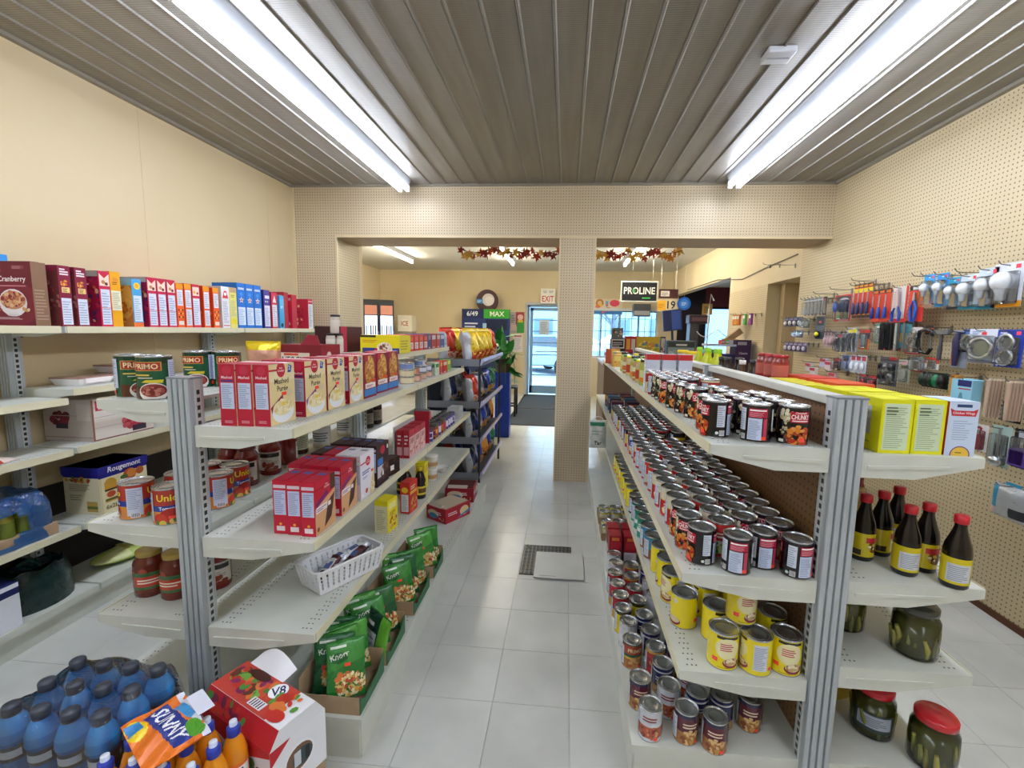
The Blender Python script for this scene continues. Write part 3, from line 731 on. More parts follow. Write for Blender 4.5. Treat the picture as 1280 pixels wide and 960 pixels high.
for k, s_ in ((.3, 1), (.55, 2), (.8, 3)): a.poly([(0, k), (.3, k+.01), (.7, k-.01), (1, k+.015), (1, k+.025), (.6, k+.0), (.3, k+.02), (0, k+.01)], '#a8968a')
a.rect(.0, 0, 1, .03, '#8a5a4a'); a.rect(.0, 0, .03, 1, '#8a5a4a'); a.rect(.06, .72, .4, .96, '#c02f44'); a.rect(.09, .86, .36, .92, '#eecdd0'); a.lines(.1, .75, .36, .82, 1, '#f4dde0', 3)
a.food(.66, .34, .2, .1, ['#b23a48', '#9a2436', '#c85a62'], 34, .05, 3); a.rect(.62, .06, .86, .2, '#3b3340')
b_ = Art(.3, .22); b_.rect(0, 0, 1, 1, '#bfb4aa'); b_.food(.35, .55, .2, .1, ['#6d2530', '#84303c', '#5a1c28'], 30, .06, 5); b_.rect(.25, .3, .5, .42, '#38303a'); b_.rect(0, .08, 1, .1, '#9a8a80'); b_.rect(0, .6, 1, .62, '#a89a90')
b_.rect(.7, .5, .98, .9, '#cfc5bc')
carton('fruit_crate', .27, .34, .215, '#c9bdb0', front=b_, right=a, flap=False).put((-2.525, 2.25, .866), 0, 'whitewashed wood-print pomegranate carton on the wall shelf', 'carton')
# juice multipack
a = Art(.27, .28); a.rect(0, 0, 1, 1, '#ece3b6'); a.rect(.0, .0, .05, 1, '#dcd2a6'); a.rect(0, .76, 1, 1, '#2a2a9a'); a.text('Rougemont', .52, .885, .12, '#f6f6ff', .85)
a.rect(.1, .22, .34, .66, '#d9a23a'); a.ell(.22, .66, .1, .07, '#d2a03c'); a.rect(.1, .3, .34, .46, '#e9dcae'); a.ell(.22, .38, .09, .07, '#cf5a34'); a.rect(.1, .25, .34, .29, '#4a6b35'); a.rect(.1, .46, .34, .5, '#4a3020')
a.ell(.62, .68, .14, .14, '#c8522e'); a.ell(.66, .7, .1, .1, '#dc8a3c'); a.ell(.84, .7, .09, .09, '#c0602e'); a.ell(.5, .66, .08, .05, '#4b6b34'); a.text('6x2L', .22, .12, .09, '#6b5a3a', .24); a.lines(.5, .26, .9, .44, 2, '#8a7448', 4, .3)
b_ = Art(.2, .28); b_.rect(0, 0, 1, 1, '#ddd5b2'); b_.rect(0, .78, 1, 1, '#23238a'); b_.rect(.2, .86, .7, .92, '#c9cbe6'); b_.food(.4, .74, .35, .06, ['#c8522e', '#d9962f', '#4b6b34'], 16, .06, 2); b_.lines(.15, .5, .85, .66, 4, '#a39a78', 3); b_.lines(.15, .3, .6, .44, 3, '#a39a78', 4); b_.rect(.62, .06, .92, .28, '#b99a4a'); b_.rect(.62, .12, .92, .18, '#5a6b35')
p = carton('juice_case', .2, .27, .25, '#e4dbb0', front=b_, right=a, flap=False)
o = p.put((-2.485, 2.215, .4755), 0, 'cream juice multipack with blue lid on the lower wall shelf', 'juice case')
MB().mat('print').prism([(-.103, .0), (.103, 0), (.107, .045), (-.107, .045)], -.14, .14, 'y', '#26268f').build('lid', None, o, (0, 0, .205))
tx = MB().mat('print'); Art(.27, .05).text('Rougemont', .5, .45, .75, '#f4f4ff', .8, shear=.15).on_plane(tx, (.1085, -.135, .203), (0, 1, 0), (0, 0, 1), (1, 0, .09)); tx.build('lettering', None, o)
# blue shrink-wrapped bottle pack, section A
o = MB().mat('cardboard').box(-.14, .14, -.21, .21, 0, .055).build('drink_pack', None, None, (-2.52, 1.665, .4765)); tag(o, 'blue shrink-wrapped pack of drinks on the lower wall shelf', 'drink pack')
bt = MB().lathe([(.028, 0), (.032, .01), (.032, .12), (.02, .16), (.014, .18), (.014, .2)], 14, '#8f9a3a', cols=['#6c7a2c', '#6c7a2c', '#a5a03c', '#879a8a', '#8fa1a0']).mesh('bottle', 'gloss')
for i in range(4):
    for j in range(6): link('bottle', bt, o, (-.102+.068*i, -.172+.069*j, .006))
def wrapf(u, v):
    a_ = 2*PI*u; cx, cy = math.cos(a_), math.sin(a_); e = 6
    sx = (abs(cx)**e+abs(cy)**e)**(-1/e); k = 1-.16*max(0, v-.72)/.28
    return (.146*cx*sx*k+.004*math.sin(13*a_+9*v), .216*cy*sx*k+.003*math.sin(17*a_), .002+.222*v+.006*math.sin(7*a_)*v)
wb = MB().mat('blue_wrap')
n_u, n_v = 48, 10
def keep(u, v): # oval window cut in the aisle side and the end
    for c, hw in ((0, .06), (1, .06), (.75, .05)):
        if ((u-c)/hw)**2+((v-.42)/.3)**2 < 1: return False
    return True
vs = [wrapf(i/n_u, j/n_v) for j in range(n_v+1) for i in range(n_u)]
wb.idx(vs, [(j*n_u+i, j*n_u+(i+1) % n_u, (j+1)*n_u+(i+1) % n_u, (j+1)*n_u+i) for j in range(n_v) for i in range(n_u) if keep((i+.5)/n_u, (j+.5)/n_v)], '#1c78d8', True)
wb.face([wrapf(i/n_u, 1) for i in range(n_u)], '#1c78d8', True)
wb.build('shrink_wrap', None, o)
# small pack on shelf .86, dark bag and box on base, wrapped melon
b = MB().mat('gloss'); b.grid(lambda u, v: ((u-.5)*.16, (v-.5)*.22, .002+.028*(math.sin(PI*u)*math.sin(PI*v))**.5), 10, 12, lambda u, v: '#b8432e' if .3 < v < .7 else '#e7d3c6'); b.face([(-.08, -.11, .001), (-.08, .11, .001), (.08, .11, .001), (.08, -.11, .001)], '#d9c2b4')
o = b.build('meat_pack', None, None, (-2.47, 1.66, .861), .2); tag(o, 'flat red and white wrapped pack on the near wall shelf', 'food pack')
MB().box(-.05, .05, -.03, .03, .0285, .0315, '#f3ece6').build('price_sticker', 'print', o)
b = MB().mat('pouch'); b.grid(lambda u, v: (.11*math.cos(2*PI*u)*(1-.45*max(0, v-.55)), .15*math.sin(2*PI*u)*(1-.45*max(0, v-.55)), .19*v+.01*math.sin(14*PI*u)*v), 24, 8, '#14302e'); b.face([(.06*math.cos(2*PI*i/12), .08*math.sin(2*PI*i/12), .19) for i in range(12)], '#12292a')
o = b.build('dark_sack', None, None, (-2.5, 1.84, .1355)); tag(o, 'dark green plastic sack on the bottom wall shelf', 'sack')
MB().tube([(-.04, -.02, .19), (0, 0, .215), (.04, .01, .19)], .012, 8, '#173a37').build('tied_neck', 'pouch', o)
a = Art(.22, .2); a.rect(0, 0, 1, 1, '#1c2560'); a.rect(.06, .1, .5, .5, '#e6e9f5'); a.lines(.1, .15, .46, .45, 4, '#7d86b5'); a.rect(.86, 0, 1, 1, '#d9dcea')
b_ = Art(.1, .2); b_.rect(0, 0, 1, 1, '#e4e7f0'); b_.rect(.0, .75, 1, .9, '#1c2560')
carton('tissue_box', .22, .1, .2, '#1c2560', front=a, right=b_).put((-2.48, 1.64, .1355), .0, 'navy and white box on the bottom wall shelf by the frame edge', 'box')
b = MB().mat('gloss'); b.grid(lambda u, v: (.085*math.cos(2*PI*u)*math.sin(PI*min(.999, max(.001, .08+.92*v)))**.7, .15*math.sin(2*PI*u)*math.sin(PI*min(.999, max(.001, .08+.92*v)))**.7, .075*v), 24, 10, lambda u, v: '#a8c24a' if v < .45 else ('#d9dd9a' if (int(u*9) % 3) else '#c3d070')); b.face([(.02*math.cos(2*PI*i/10), .04*math.sin(2*PI*i/10), .075) for i in range(10)], '#d9dd9a')
o = b.build('wrapped_melon', None, None, (-2.49, 2.27, .136), -.25); tag(o, 'pale green wrapped vegetable half on the bottom wall shelf', 'vegetable')
MB().box(-.045, .045, -.012, .012, .0745, .0765, '#b9b25a').build('label_strip', 'print', o)

# ------------------------------------------------------------------ left gondola, far side (l) shelves
r, h = .049, .142
a = can_art(r, h); a.rect(0, 0, 1, 1, '#1f5a3c'); a.rect(0, .86, 1, 1, '#18402c')
for c in (.5, 0, 1.0):
    a.rect(c-.14, .68, c+.14, .9, '#c8a04a'); a.rect(c-.13, .695, c+.13, .885, '#a8352a'); a.text('PRIMO', c, .79, .13, '#f1dfae', .23)
    a.lines(c-.12, .56, c+.1, .62, 1, '#d8c25a', 3, .6); a.lines(c-.08, .5, c+.12, .53, 1, '#e3e8d6', 3, .6)
    a.poly([(c-.04, .4), (c+.14, .38), (c+.15, .46), (c, .46)], '#d6c93a'); a.rect(c-.15, 0, c+.15, .3, '#57301f'); a.ell(c+.06, .16, .13, .1, '#e7e2da'); a.ell(c+.06, .2, .115, .07, '#8a3c34'); a.food(c+.06, .2, .1, .05, ['#a5564a', '#7a2f2a', '#c0786a'], 20, .03, 4)
a.rect(.2, .22, .33, .94, '#cbd6ea'); a.lines(.21, .25, .32, .9, 14, '#93a2bf', 3); a.rect(.23, .06, .29, .16, '#ff4a35')
primo = can('food_can', r, h, '#1f5a3c', a)
gp = 'large green food cans on the left rack'
for (x, y, rz, lb) in ((-1.47, 1.43, .95, 'large green food can at the outer corner of the left rack'), (-1.368, 1.405, 3.4, 'large green food can next to the left rack post'), (-1.465, 1.70, 3.3, 'large green food can behind the front pair, outer one'), (-1.372, 1.74, .75, 'large green food can behind the front pair, inner one')):
    primo.put((x, y, 1.2255), rz, lb, 'food can', gp)
r, h = .05, .125
a = can_art(r, h); a.rect(0, 0, 1, 1, '#b0392e'); a.rect(0, 0, 1, .38, '#d98a3a'); a.rect(0, .38, 1, .55, '#2c3f96')
for c in (.5, 0, 1.0):
    a.text('Unico', c, .78, .2, '#f3e02a', .26, ang=0); a.text('Tomatoes', c, .47, .1, '#eef0fa', .24); a.ell(c, .2, .11, .1, '#b5241e'); a.ell(c-.1, .14, .07, .07, '#cc3a26'); a.food(c, .04, .14, .03, ['#e8b45a', '#d9c24a', '#4a7a34'], 12, .03, 3); a.rect(c-.02, .16, c+.05, .24, '#ff4a35')
a.rect(.19, .1, .33, .93, '#cdd3e6'); a.lines(.2, .3, .32, .9, 11, '#9aa4c2', 3); a.rect(.22, .04, .3, .18, '#e9e9ee')
for k in range(7): a.rect(.228+.01*k, .06, .233+.01*k, .17, '#2a2a34')
unico = can('tomato_can', r, h, '#b0392e', a)
gp = 'tomato cans on the middle shelf of the left rack'
for (x, y, rz, lb) in ((-1.49, 1.425, 2.15, 'tomato can at the outer corner of the left rack'), (-1.34, 1.40, .7, 'tomato can beside the left post, its name facing the camera'), (-1.283, 1.545, 2.3, 'tomato can seen just right of the left post'), (-1.42, 1.535, .4, 'tomato can second deep, behind the corner tomato can'), (-1.30, 1.655, 1.4, 'tomato can third deep, right of the left post'), (-1.41, 1.645, .2, 'tomato can third deep, farther from the aisle')):
    unico.put((x, y, .8005), rz, lb, 'tomato can', gp)
# pasta sauce jars
r, h = .046, .17
a = can_art(r, .1); a.rect(.3, .05, .7, .95, '#d9d2ca'); a.lines(.34, .1, .66, .6, 6, '#a39a92', 3); a.rect(.34, .68, .66, .88, '#33302e'); a.food(.5, .2, .12, .06, ['#b5563a', '#8f3a28'], 10, .04, 2); a.rect(.85, .1, 1, .9, '#c9c4cf')
sauce = jar('sauce_jar', r, h, '#7d1f1c', a, '#6a2420', mat='gloss')
a2 = can_art(r, .1); a2.rect(.25, .05, .75, .95, '#c4ccb8'); a2.rect(.25, .3, .45, .9, '#3c5a34'); a2.lines(.48, .15, .72, .85, 7, '#8a947f', 3)
sauce2 = jar('sauce_jar', r, h, '#4a2a1c', a2, '#3a3a36')
a3 = can_art(r, .1); a3.rect(.2, 0, .8, 1, '#dfe3ea'); a3.lines(.3, .2, .7, .8, 4, '#5a6a8c', 3)
white_jar = jar('sauce_jar', r, h*.9, '#d9d4cc', a3, '#e9e6e0')
gp = 'jars along the far side of the left rack, middle shelf'
for i, (x, y, rz, pr, lb) in enumerate(((-1.34, 1.775, .3, sauce, 'red sauce jar nearest the post under the mashed boxes'), (-1.43, 1.80, .6, sauce, 'red sauce jar with white label, second under the mashed boxes'), (-1.34, 1.93, .5, sauce, 'red sauce jar, third under the mashed boxes'), (-1.36, 2.09, 2.8, sauce, 'unlabelled-looking red sauce jar, fourth under the mashed boxes'), (-1.41, 2.27, .5, sauce2, 'dark jar with green label behind the sauce jars'), (-1.36, 2.41, .4, white_jar, 'white jar at the end of the sauce jars'), (-1.37, 2.70, .2, white_jar, 'white jar just past the second post'))):
    pr.put((x, y, .8005), rz, lb, 'jar', gp)
# pickled pepper jars
r, h = .05, .17
a = can_art(r, .11); a.rect(0, 0, 1, 1, '#6e2a18'); a.food(.5, .5, .5, .1, ['#a5442a', '#c0602e', '#7a2a1c', '#4a5a28'], 70, .035, 4)
for c in (.5, .0, 1.): a.rect(c-.2, .2, c+.2, .72, '#c0442a'); a.rect(c-.2, .62, c+.2, .76, '#3f6a3a'); a.rect(c-.2, .14, c+.2, .24, '#3f6a3a'); a.lines(c-.15, .36, c+.15, .56, 2, '#efe0c8', 3, .5)
pep = jar('pepper_jar', r, h, '#6b2418', a, '#b59a4a')
pep.put((-1.53, 1.49, .4705), .9, 'jar of red peppers at the outer corner, low left shelf', 'jar', 'pepper jars')
pep.put((-1.42, 1.485, .4705), .4, 'jar of red peppers beside the left post, low shelf', 'jar', 'pepper jars')
sauce.put((-1.32, 1.56, .4705), .6, 'red jar behind the left post on the low shelf', 'jar')
# noodle packs on the upper far-side shelf
art = Art(.15, .17); art.rect(0, 0, 1, .45, '#e0d6c0'); art.ell(.5, .3, .25, .2, '#e8672a'); art.rect(0, .8, 1, 1, '#e6c81f')
b = pillow(.15, .17, .06, art, '#d9a58a', seed=5); o = b.build('noodle_bag', None, None, (-1.36, 1.95, 1.2265), .2); tag(o, 'yellow and orange noodle bag behind the large green cans', 'noodle bag')
MB().box(-.074, .074, -.002, .002, .165, .178, '#e8d02a').build('top_seal', 'foil', o)
a = Art(.23, .15); a.rect(0, 0, 1, 1, '#7c1c28'); a.rect(.03, .3, .72, .72, '#cfc4b0'); a.text('NEOGURI', .38, .46, .24, '#2a1c1a', .66, shear=.1); a.rect(.1, .62, .45, .7, '#c9482e')
p = carton('noodle_case', .23, .2, .15, '#7a1a2a', front=a, right=Art(.2, .15).rect(0, 0, 1, 1, '#a02a3c').ell(.4, .6, .12, .12, '#f0e3dc').ell(.7, .25, .12, .12, '#e9a92a'))
o = p.put((-1.40, 2.40, 1.2265), 0, 'red noodle case with torn open top behind the mashed boxes', 'noodle case')
tf = MB(); tf.prism([(.0, .148), (.112, .148), (.095, .2), (.045, .205)], -.1, -.097, 'y', '#96283a'); tf.build('torn_flap', 'print', o)
p2 = carton('noodle_case', .2, .2, .15, '#4a1c20', front=Art(.2, .15).rect(0, 0, 1, 1, '#3c1a1c').rect(.8, 0, 1, 1, '#b8384c'))
p2.put((-1.40, 2.72, 1.3265), 0, 'dark noodle case with a red edge behind the torn case', 'noodle case')

# ------------------------------------------------------------------ left gondola, aisle side
def mashed(kind):
    w, d, h = .0535, .133, .2
    sp = Art(w, h); sp.rect(0, 0, 1, 1, '#b9203a'); sp.ell(.5, .9, .28, .28, '#c23048'); sp.text('Mashed', .5, .79, .045, '#f0d6da', .8); sp.rect(.1, .28, .9, .7, '#c6d2e8'); sp.lines(.15, .31, .85, .68, 12, '#8fa0bf', 3); sp.lines(.25, .05, .75, .1, 2, '#e6a9b4', 2)
    if kind == 1: sp.rect(.15, .72, .85, .745, '#4a3a8c')
    fr = Art(d, h)
    if kind < 2:
        fr.rect(0, 0, 1, 1, '#e3cf98'); fr.rect(0, .72, 1, .9, '#e9d9ae'); fr.ell(.46, .9, .17, .19, '#c02438'); fr.rect(0, .885, .35, .915, '#c02438'); fr.text('Betty', .46, .925, .035, '#f5e3e0', .26); fr.text('Crocker', .46, .885, .035, '#f5e3e0', .28)
        fr.poly([(.72, .84), (.86, .84), (.9, .95), (.76, .98)], '#2a4ea8'); fr.text('2', .8, .92, .07, '#f0f2fa', .1)
        fr.text('Mashed', .47, .715, .09, '#3a3328', .72); fr.text('Pur\u00e9e', .5, .59, .09, '#3a3328', .55); fr.rect(.2, .65, .75, .653, '#8f8058')
        fr.poly([(.02, .3), (.42, .46), (.5, .5), (.5, .42), (.06, .2)], '#8c1f3a' if kind == 0 else '#8a3a94'); fr.ell(.76, .5, .16, .1, '#d9c7a0'); fr.rect(.45, .47, .64, .525, '#ff4a35')
        fr.ell(.5, .2, .43, .28, '#e9ecf2'); fr.ell(.5, .27, .4, .2, '#ecdfae'); fr.food(.5, .28, .33, .14, ['#f3e8bf', '#e5d39a', '#f7efd2', '#dcc88a'], 40, .07, 4); fr.ell(.52, .33, .08, .05, '#f0d24a')
    else:
        fr.rect(0, 0, 1, 1, '#8f1f34'); fr.ell(.5, .62, .4, .55, '#c88a3c'); fr.food(.5, .62, .34, .46, ['#d9a24a', '#b8722c', '#e6bd6a', '#a85a26'], 50, .07, 5); fr.rect(.02, .05, .98, .2, '#3f87cf'); fr.rect(.1, .22, .9, .34, '#efe3e0'); fr.lines(.18, .25, .82, .31, 2, '#b02438', 3); fr.ell(.2, .92, .14, .12, '#c02438'); fr.rect(.5, .36, .9, .42, '#e0522a')
    tp = Art(w, d).rect(0, 0, 1, 1, '#e6cfd0').rect(0, .45, 1, .55, '#d0a7ac')
    return carton('potato_box', w, d, h, '#b51f38', front=sp, right=fr, top=tp)
mb = [mashed(k) for k in range(3)]
g = 'potato mix boxes on the top shelf of the left rack'
ZL1 = 1.1505
for i, x in enumerate((-1.078, -1.022, -.966)): mb[(1, 0, 0)[i]].put((x, 1.425+.004*i, ZL1), R.uniform(-.02, .02), ('leftmost', 'middle', 'rightmost')[i]+' of three red mashed potato boxes at the near shelf end', 'food box', g)
for i, (x, y, k, lb) in enumerate(((-.948, 1.605, 1, 'mashed potato box with purple ribbon, second along the shelf'), (-.942, 1.745, 0, 'mashed potato box half hidden behind the purple ribbon one'), (-1.008, 1.61, 0, 'mashed potato box beside the purple ribbon box, towards the post'), (-1.066, 1.62, 0, 'mashed potato box second deep by the post side'), (-1.02, 1.79, 2, 'dark red potato box behind, before the blue ribbon box'), (-.935, 1.905, 1, 'mashed potato box, third along the front edge of the shelf'), (-.935, 2.045, 2, 'scalloped potato box with golden oval and blue band'), (-1.0, 1.93, 0, 'mashed potato box beside the third one along'), (-.945, 2.215, 2, 'golden oval potato box, second after the mashed boxes'), (-1.01, 2.10, 2, 'potato box standing inside the front golden oval boxes'), (-.945, 2.36, 2, 'last golden oval potato box before the second post'), (-1.01, 2.34, 2, 'inner potato box before the second post'))):
    mb[k].put((x, y, ZL1), R.uniform(-.04, .04), lb, 'food box', g)
def tin(cols, r=.042, h=.04, nm='fish_tin', art=None):
    a = art or can_art(r, h).rect(0, 0, 1, 1, cols[0]).rect(.3, .1, .7, .9, cols[1]).rect(.05, .2, .22, .8, cols[2]).rect(.78, .2, .95, .8, cols[2])
    return can(nm, r, h, cols[0], a)
tins = [tin(('#c9ccd2', '#7d93c4', '#c9404a')), tin(('#d9cfa8', '#e8dfb8', '#e3c93a')), tin(('#c98a72', '#e0b49c', '#b5563a')), tin(('#3a4a86', '#d9dcea', '#c9ccd2'))]
k = 0
for (x, y, z, t_, lb) in ((-.93, 2.60, 0, 1, 'yellow tuna tin, bottom of the first tin stack'), (-.93, 2.60, 1, 1, 'yellow tuna tin, middle of the first tin stack'), (-.93, 2.60, 2, 0, 'grey tuna tin on top of the first tin stack'), (-.93, 2.73, 0, 2, 'salmon tin, bottom of the second tin stack'), (-.94, 2.73, 1, 2, 'salmon tin, top of the second tin stack'), (-.94, 2.87, 0, 2, 'salmon tin, bottom of the third tin stack'), (-.94, 2.87, 1, 3, 'blue tin, middle of the third tin stack'), (-.94, 2.87, 2, 0, 'grey tin, top of the third tin stack'), (-.94, 3.0, 0, 2, 'salmon tin, bottom of the fourth tin stack'), (-.94, 3.0, 1, 3, 'blue tin, top of the fourth tin stack'), (-1.04, 2.66, 0, 0, 'grey tin behind the first tin stack'), (-1.04, 2.80, 0, 3, 'blue tin behind the second tin stack')):
    tins[t_].put((x, y, ZL1+z*.0416), R.uniform(-1, 1), lb, 'tin', 'fish tins on the left rack')
def simple_box(name, w, d, h, base, word, wc, accent, rz, loc, lab, cat, blobs=None, side=None, g=None):
    f = Art(w, h).rect(0, 0, 1, 1, base); f.rect(.08, .62, .92, .9, accent); 
    if word: f.text(word, .5, .76, .16, wc, .78)
    if blobs: f.food(.5, .3, .36, .3*h/w if h < w else .3, blobs, 26, .07, 3)
    rt = Art(d, h).rect(0, 0, 1, 1, base).rect(.1, .62, .9, .9, accent)
    if word: rt.text(word, .5, .76, .14, wc, .76)
    if blobs: rt.food(.5, .3, .34, .25, blobs, 24, .08, 4)
    rt.lines(.15, .06, .85, .14, 2, wc, 3)
    if side: f = Art(w, h).rect(0, 0, 1, 1, base).rect(.12, .12, .88, .62, side).lines(.18, .16, .82, .58, 9, '#a9a9a9', 3).rect(.12, .72, .88, .92, accent)
    return carton(name, w, d, h, base, front=f, right=rt).put(loc, rz, lab, cat, g)
for i, (y, c, ac) in enumerate(((3.12, '#c9d9c4', '#4a8a4a'), (3.22, '#d9402e', '#e8b83a'), (3.33, '#cf3a2c', '#f0d8c4'), (3.44, '#7cc04a', '#e3e34a'))):
    simple_box('soup_packet', .07, .09, .09, c, None, '#ffffff', ac, R.uniform(-.1, .1), (-.93, y, ZL1), ['pale green packet box, first after the fish tins', 'red packet box with yellow band after the fish tins', 'red packet box with cream band near the chips', 'bright green packet box beside the chip rack'][i], 'packet box')
simple_box('soup_packet', .08, .12, .10, '#cf3a2c', None, '#fff', '#e9e2dc', 0, (-1.05, 3.0, ZL1), 'red carton standing inside behind the fish tins', 'carton')
# upper short shelf of the second bay
ZU = 1.3255
a = Art(.235, .10); a.rect(0, 0, 1, 1, '#f0e01a'); a.rect(0, .88, .4, 1, '#3a3a20'); a.lines(.06, .6, .5, .78, 2, '#d9952a', 3, .5); a.rect(.05, 0, 1, .3, '#3a4a9a'); a.ell(.62, .25, .2, .16, '#efe6d8'); a.food(.62, .3, .16, .1, ['#c9a27a', '#8a4a3a', '#e6d2b0'], 18, .04, 3); a.ell(.4, .2, .04, .04, '#c02a34')
carton('food_box', .235, .19, .105, '#f0e01a', front=a, right=Art(.19, .105).rect(0, 0, 1, 1, '#eadb18').lines(.1, .2, .9, .8, 4, '#b9a412', 3)).put((-1.085, 2.68, ZU), 0, 'wide yellow discount food box on the short upper shelf', 'food box')
for i, (y, c) in enumerate(((2.86, '#d93a34'), (2.96, '#d4352f'), (3.06, '#cf4a32'), (3.16, '#b04038'))):
    a = Art(.09, .105).rect(0, 0, 1, 1, c).rect(.12, .15, .88, .55, '#efe0da').rect(.2, .65, .8, .9, '#e86a4a').lines(.2, .2, .8, .5, 3, '#b98a84')
    carton('tea_box', .19, .09, .105, c, front=Art(.19, .105).rect(0, 0, 1, 1, c).rect(.1, .15, .5, .6, '#efe0da').rect(.55, .15, .92, .6, '#efe0da').rect(.1, .7, .9, .9, '#e86a4a'), right=a).put((-1.085, y, ZU), 0, 'red tea box, '+ORD[i]+' right of the yellow discount box', 'tea box', 'tea boxes on the upper shelf')
for i, (y, c, d_) in enumerate(((3.28, '#3a4a86', '#8a8fa8'), (3.40, '#b04a42', '#e0d8d4'), (3.52, '#c4564a', '#d9cfc9'), (3.64, '#5a6fae', '#d9dcec'))):
    simple_box('tea_box', .17, .09, .11, c, None, '#fff', d_, R.uniform(-.1, .1), (-1.085, y, ZU), ['navy', 'brick red', 'light red', 'blue-grey'][i]+' small box near the chip end of the upper shelf', 'tea box')
# jars with dark lids on the far end of the short shelf
jr = jar('preserve_jar', .03, .11, ['#d9d2c4', '#e3ddd0', '#cfc8ba', '#cfc8ba', '#cfc8ba'], None, '#26242a', .027)
for i, (x, y, z) in enumerate(((-1.40, 2.62, 1.3255), (-1.345, 2.64, 1.3255), (-1.375, 2.63, 1.4365))): jr.put((x, y, z), 0, ('left', 'right', 'top')[i]+' one of three dark-lidded jars stacked behind the mashed boxes', 'jar', 'stacked dark-lidded jars')

# brownie and cake mixes (middle shelf)
ZL2 = .7755
def mix(kind):
    w, d, h = .0485, .132, .186
    sp = Art(w, h); fr = Art(d, h)
    base = '#c4203a' if kind != 'white' else '#e9e4e6'
    if kind == 'brown': base = '#3a2226'
    sp.rect(0, 0, 1, 1, base); sp.rect(.06, .86, .94, .92, '#dcc9d6'); sp.rect(.08, .36, .92, .82, '#c3cbe8'); sp.lines(.14, .39, .86, .8, 11, '#8f9ac4', 3); sp.rect(.2, .06, .8, .15, '#ecdfe4'); sp.ell(.5, .19, .1, .1, '#e8a92a')
    if kind == 'brownie':
        fr.rect(0, 0, 1, 1, '#c4243a'); fr.rect(0, 0, 1, .5, '#d9a878'); fr.poly([(0, .5), (.6, .62), (1, .7), (1, .4), (0, .4)], '#d9a878'); fr.poly([(.05, .5), (.62, .66), (.62, .76), (.05, .6)], '#7a2a72'); fr.rect(.05, .4, .58, .52, '#ecdfe4'); fr.lines(.08, .43, .55, .5, 2, '#7a5a7a')
        fr.poly([(.42, .06), (.78, .18), (.98, .62), (.62, .5)], '#4a2a22'); fr.poly([(.5, .12), (.55, .14), (.78, .56), (.72, .54)], '#6a4234'); fr.poly([(.66, .17), (.7, .18), (.92, .6), (.88, .58)], '#6a4234'); fr.ell(.58, .84, .17, .15, '#c02438'); fr.rect(0, .83, .45, .86, '#a81c30'); fr.text('Betty', .58, .86, .04, '#f6e6e6', .24); fr.text('Crocker', .58, .82, .04, '#f6e6e6', .27); fr.rect(.62, .42, .76, .5, '#f4eee8'); fr.ell(.12, .1, .06, .06, '#8a4a2a'); fr.rect(.75, .7, 1, 1, '#5c3a2c')
    elif kind == 'white':
        fr.rect(0, 0, 1, 1, '#e8e4ee'); fr.ell(.55, .8, .17, .15, '#c02438'); fr.rect(0, .785, .45, .815, '#c02438'); fr.text('Betty', .55, .82, .04, '#f6e6e6', .24); fr.text('Crocker', .55, .78, .04, '#f6e6e6', .27); fr.lines(.12, .54, .8, .64, 2, '#6f74b8', 3, .6); fr.lines(.15, .44, .6, .5, 2, '#9aa0cc', 3, .5); fr.poly([(.6, 0), (1, 0), (1, .6), (.85, .45)], '#e2cf94'); fr.food(.85, .2, .15, .2, ['#efe0b0', '#d9be7a', '#f4ead0'], 18, .06, 4); fr.ell(.4, .15, .09, .08, '#c8402e'); fr.rect(.75, .5, .9, .56, '#e0522a'); fr.ell(.12, .1, .06, .06, '#f6f6f6')
    else:
        fr.rect(0, 0, 1, 1, '#3c2226'); fr.ell(.5, .84, .19, .15, '#c02438'); fr.rect(.08, .5, .5, .66, '#3f7fc8'); fr.rect(.05, .2, .55, .48, '#cfc6cc'); fr.food(.65, .3, .3, .25, ['#5c3630', '#2a1614', '#7a4a3c'], 30, .09, 5); fr.rect(.4, .22, .54, .32, '#efeae6'); fr.ell(.88, .86, .07, .08, '#e6dcd8')
    tp = Art(w, d).rect(0, 0, 1, 1, base).rect(.2, .2, .8, .8, '#4a6ab8' if kind != 'white' else '#8a86a8')
    return carton('mix_box', w, d, h, base, front=sp, right=fr, top=tp)
mx = {k: mix(k) for k in ('brownie', 'white', 'brown')}
g = 'baking mix boxes on the middle left shelf'
for x, y, kd, lb in ((-.943, 1.462, 'brownie', 'leftmost of three red brownie mix boxes nearest the camera'), (-.892, 1.458, 'brownie', 'middle of three red brownie mix boxes nearest the camera'), (-.838, 1.452, 'brownie', 'rightmost of three red brownie mix boxes, chocolate slice on its front'),
    (-.838, 1.625, 'brownie', 'red brownie mix box just behind the front three'), (-.892, 1.63, 'brownie', 'red brownie mix box second row, one in from the edge'), (-.945, 1.635, 'brownie', 'red brownie mix box second row, two in from the edge'), (-1.0, 1.64, 'brownie', 'red brownie mix box second row, innermost'),
    (-.832, 1.775, 'white', 'white cake mix box with red logo at the shelf edge'), (-.888, 1.78, 'white', 'white cake mix box standing inside the front one'), (-.945, 1.785, 'brownie', 'red mix box inside the two white cake boxes'), (-1.0, 1.79, 'brown', 'brown mix box, inmost beside the white cake boxes'),
    (-.832, 1.935, 'brown', 'dark brown mix box with blue banner at the shelf edge'), (-.888, 1.94, 'brown', 'dark brown mix box one in from the edge'), (-.945, 1.945, 'brown', 'dark brown mix box two in from the edge'), (-1.0, 1.95, 'brown', 'dark brown mix box three in from the edge')):
    mx[kd].put((x, y, ZL2), R.uniform(-.03, .03), lb, 'baking mix', g)
a = Art(.08, .07).rect(0, 0, 1, 1, '#2a1815').food(.5, .5, .4, .4, ['#3c241e', '#1c100e', '#5a3a30'], 14, .1, 3).rect(.2, .3, .5, .6, '#e9e4e0')
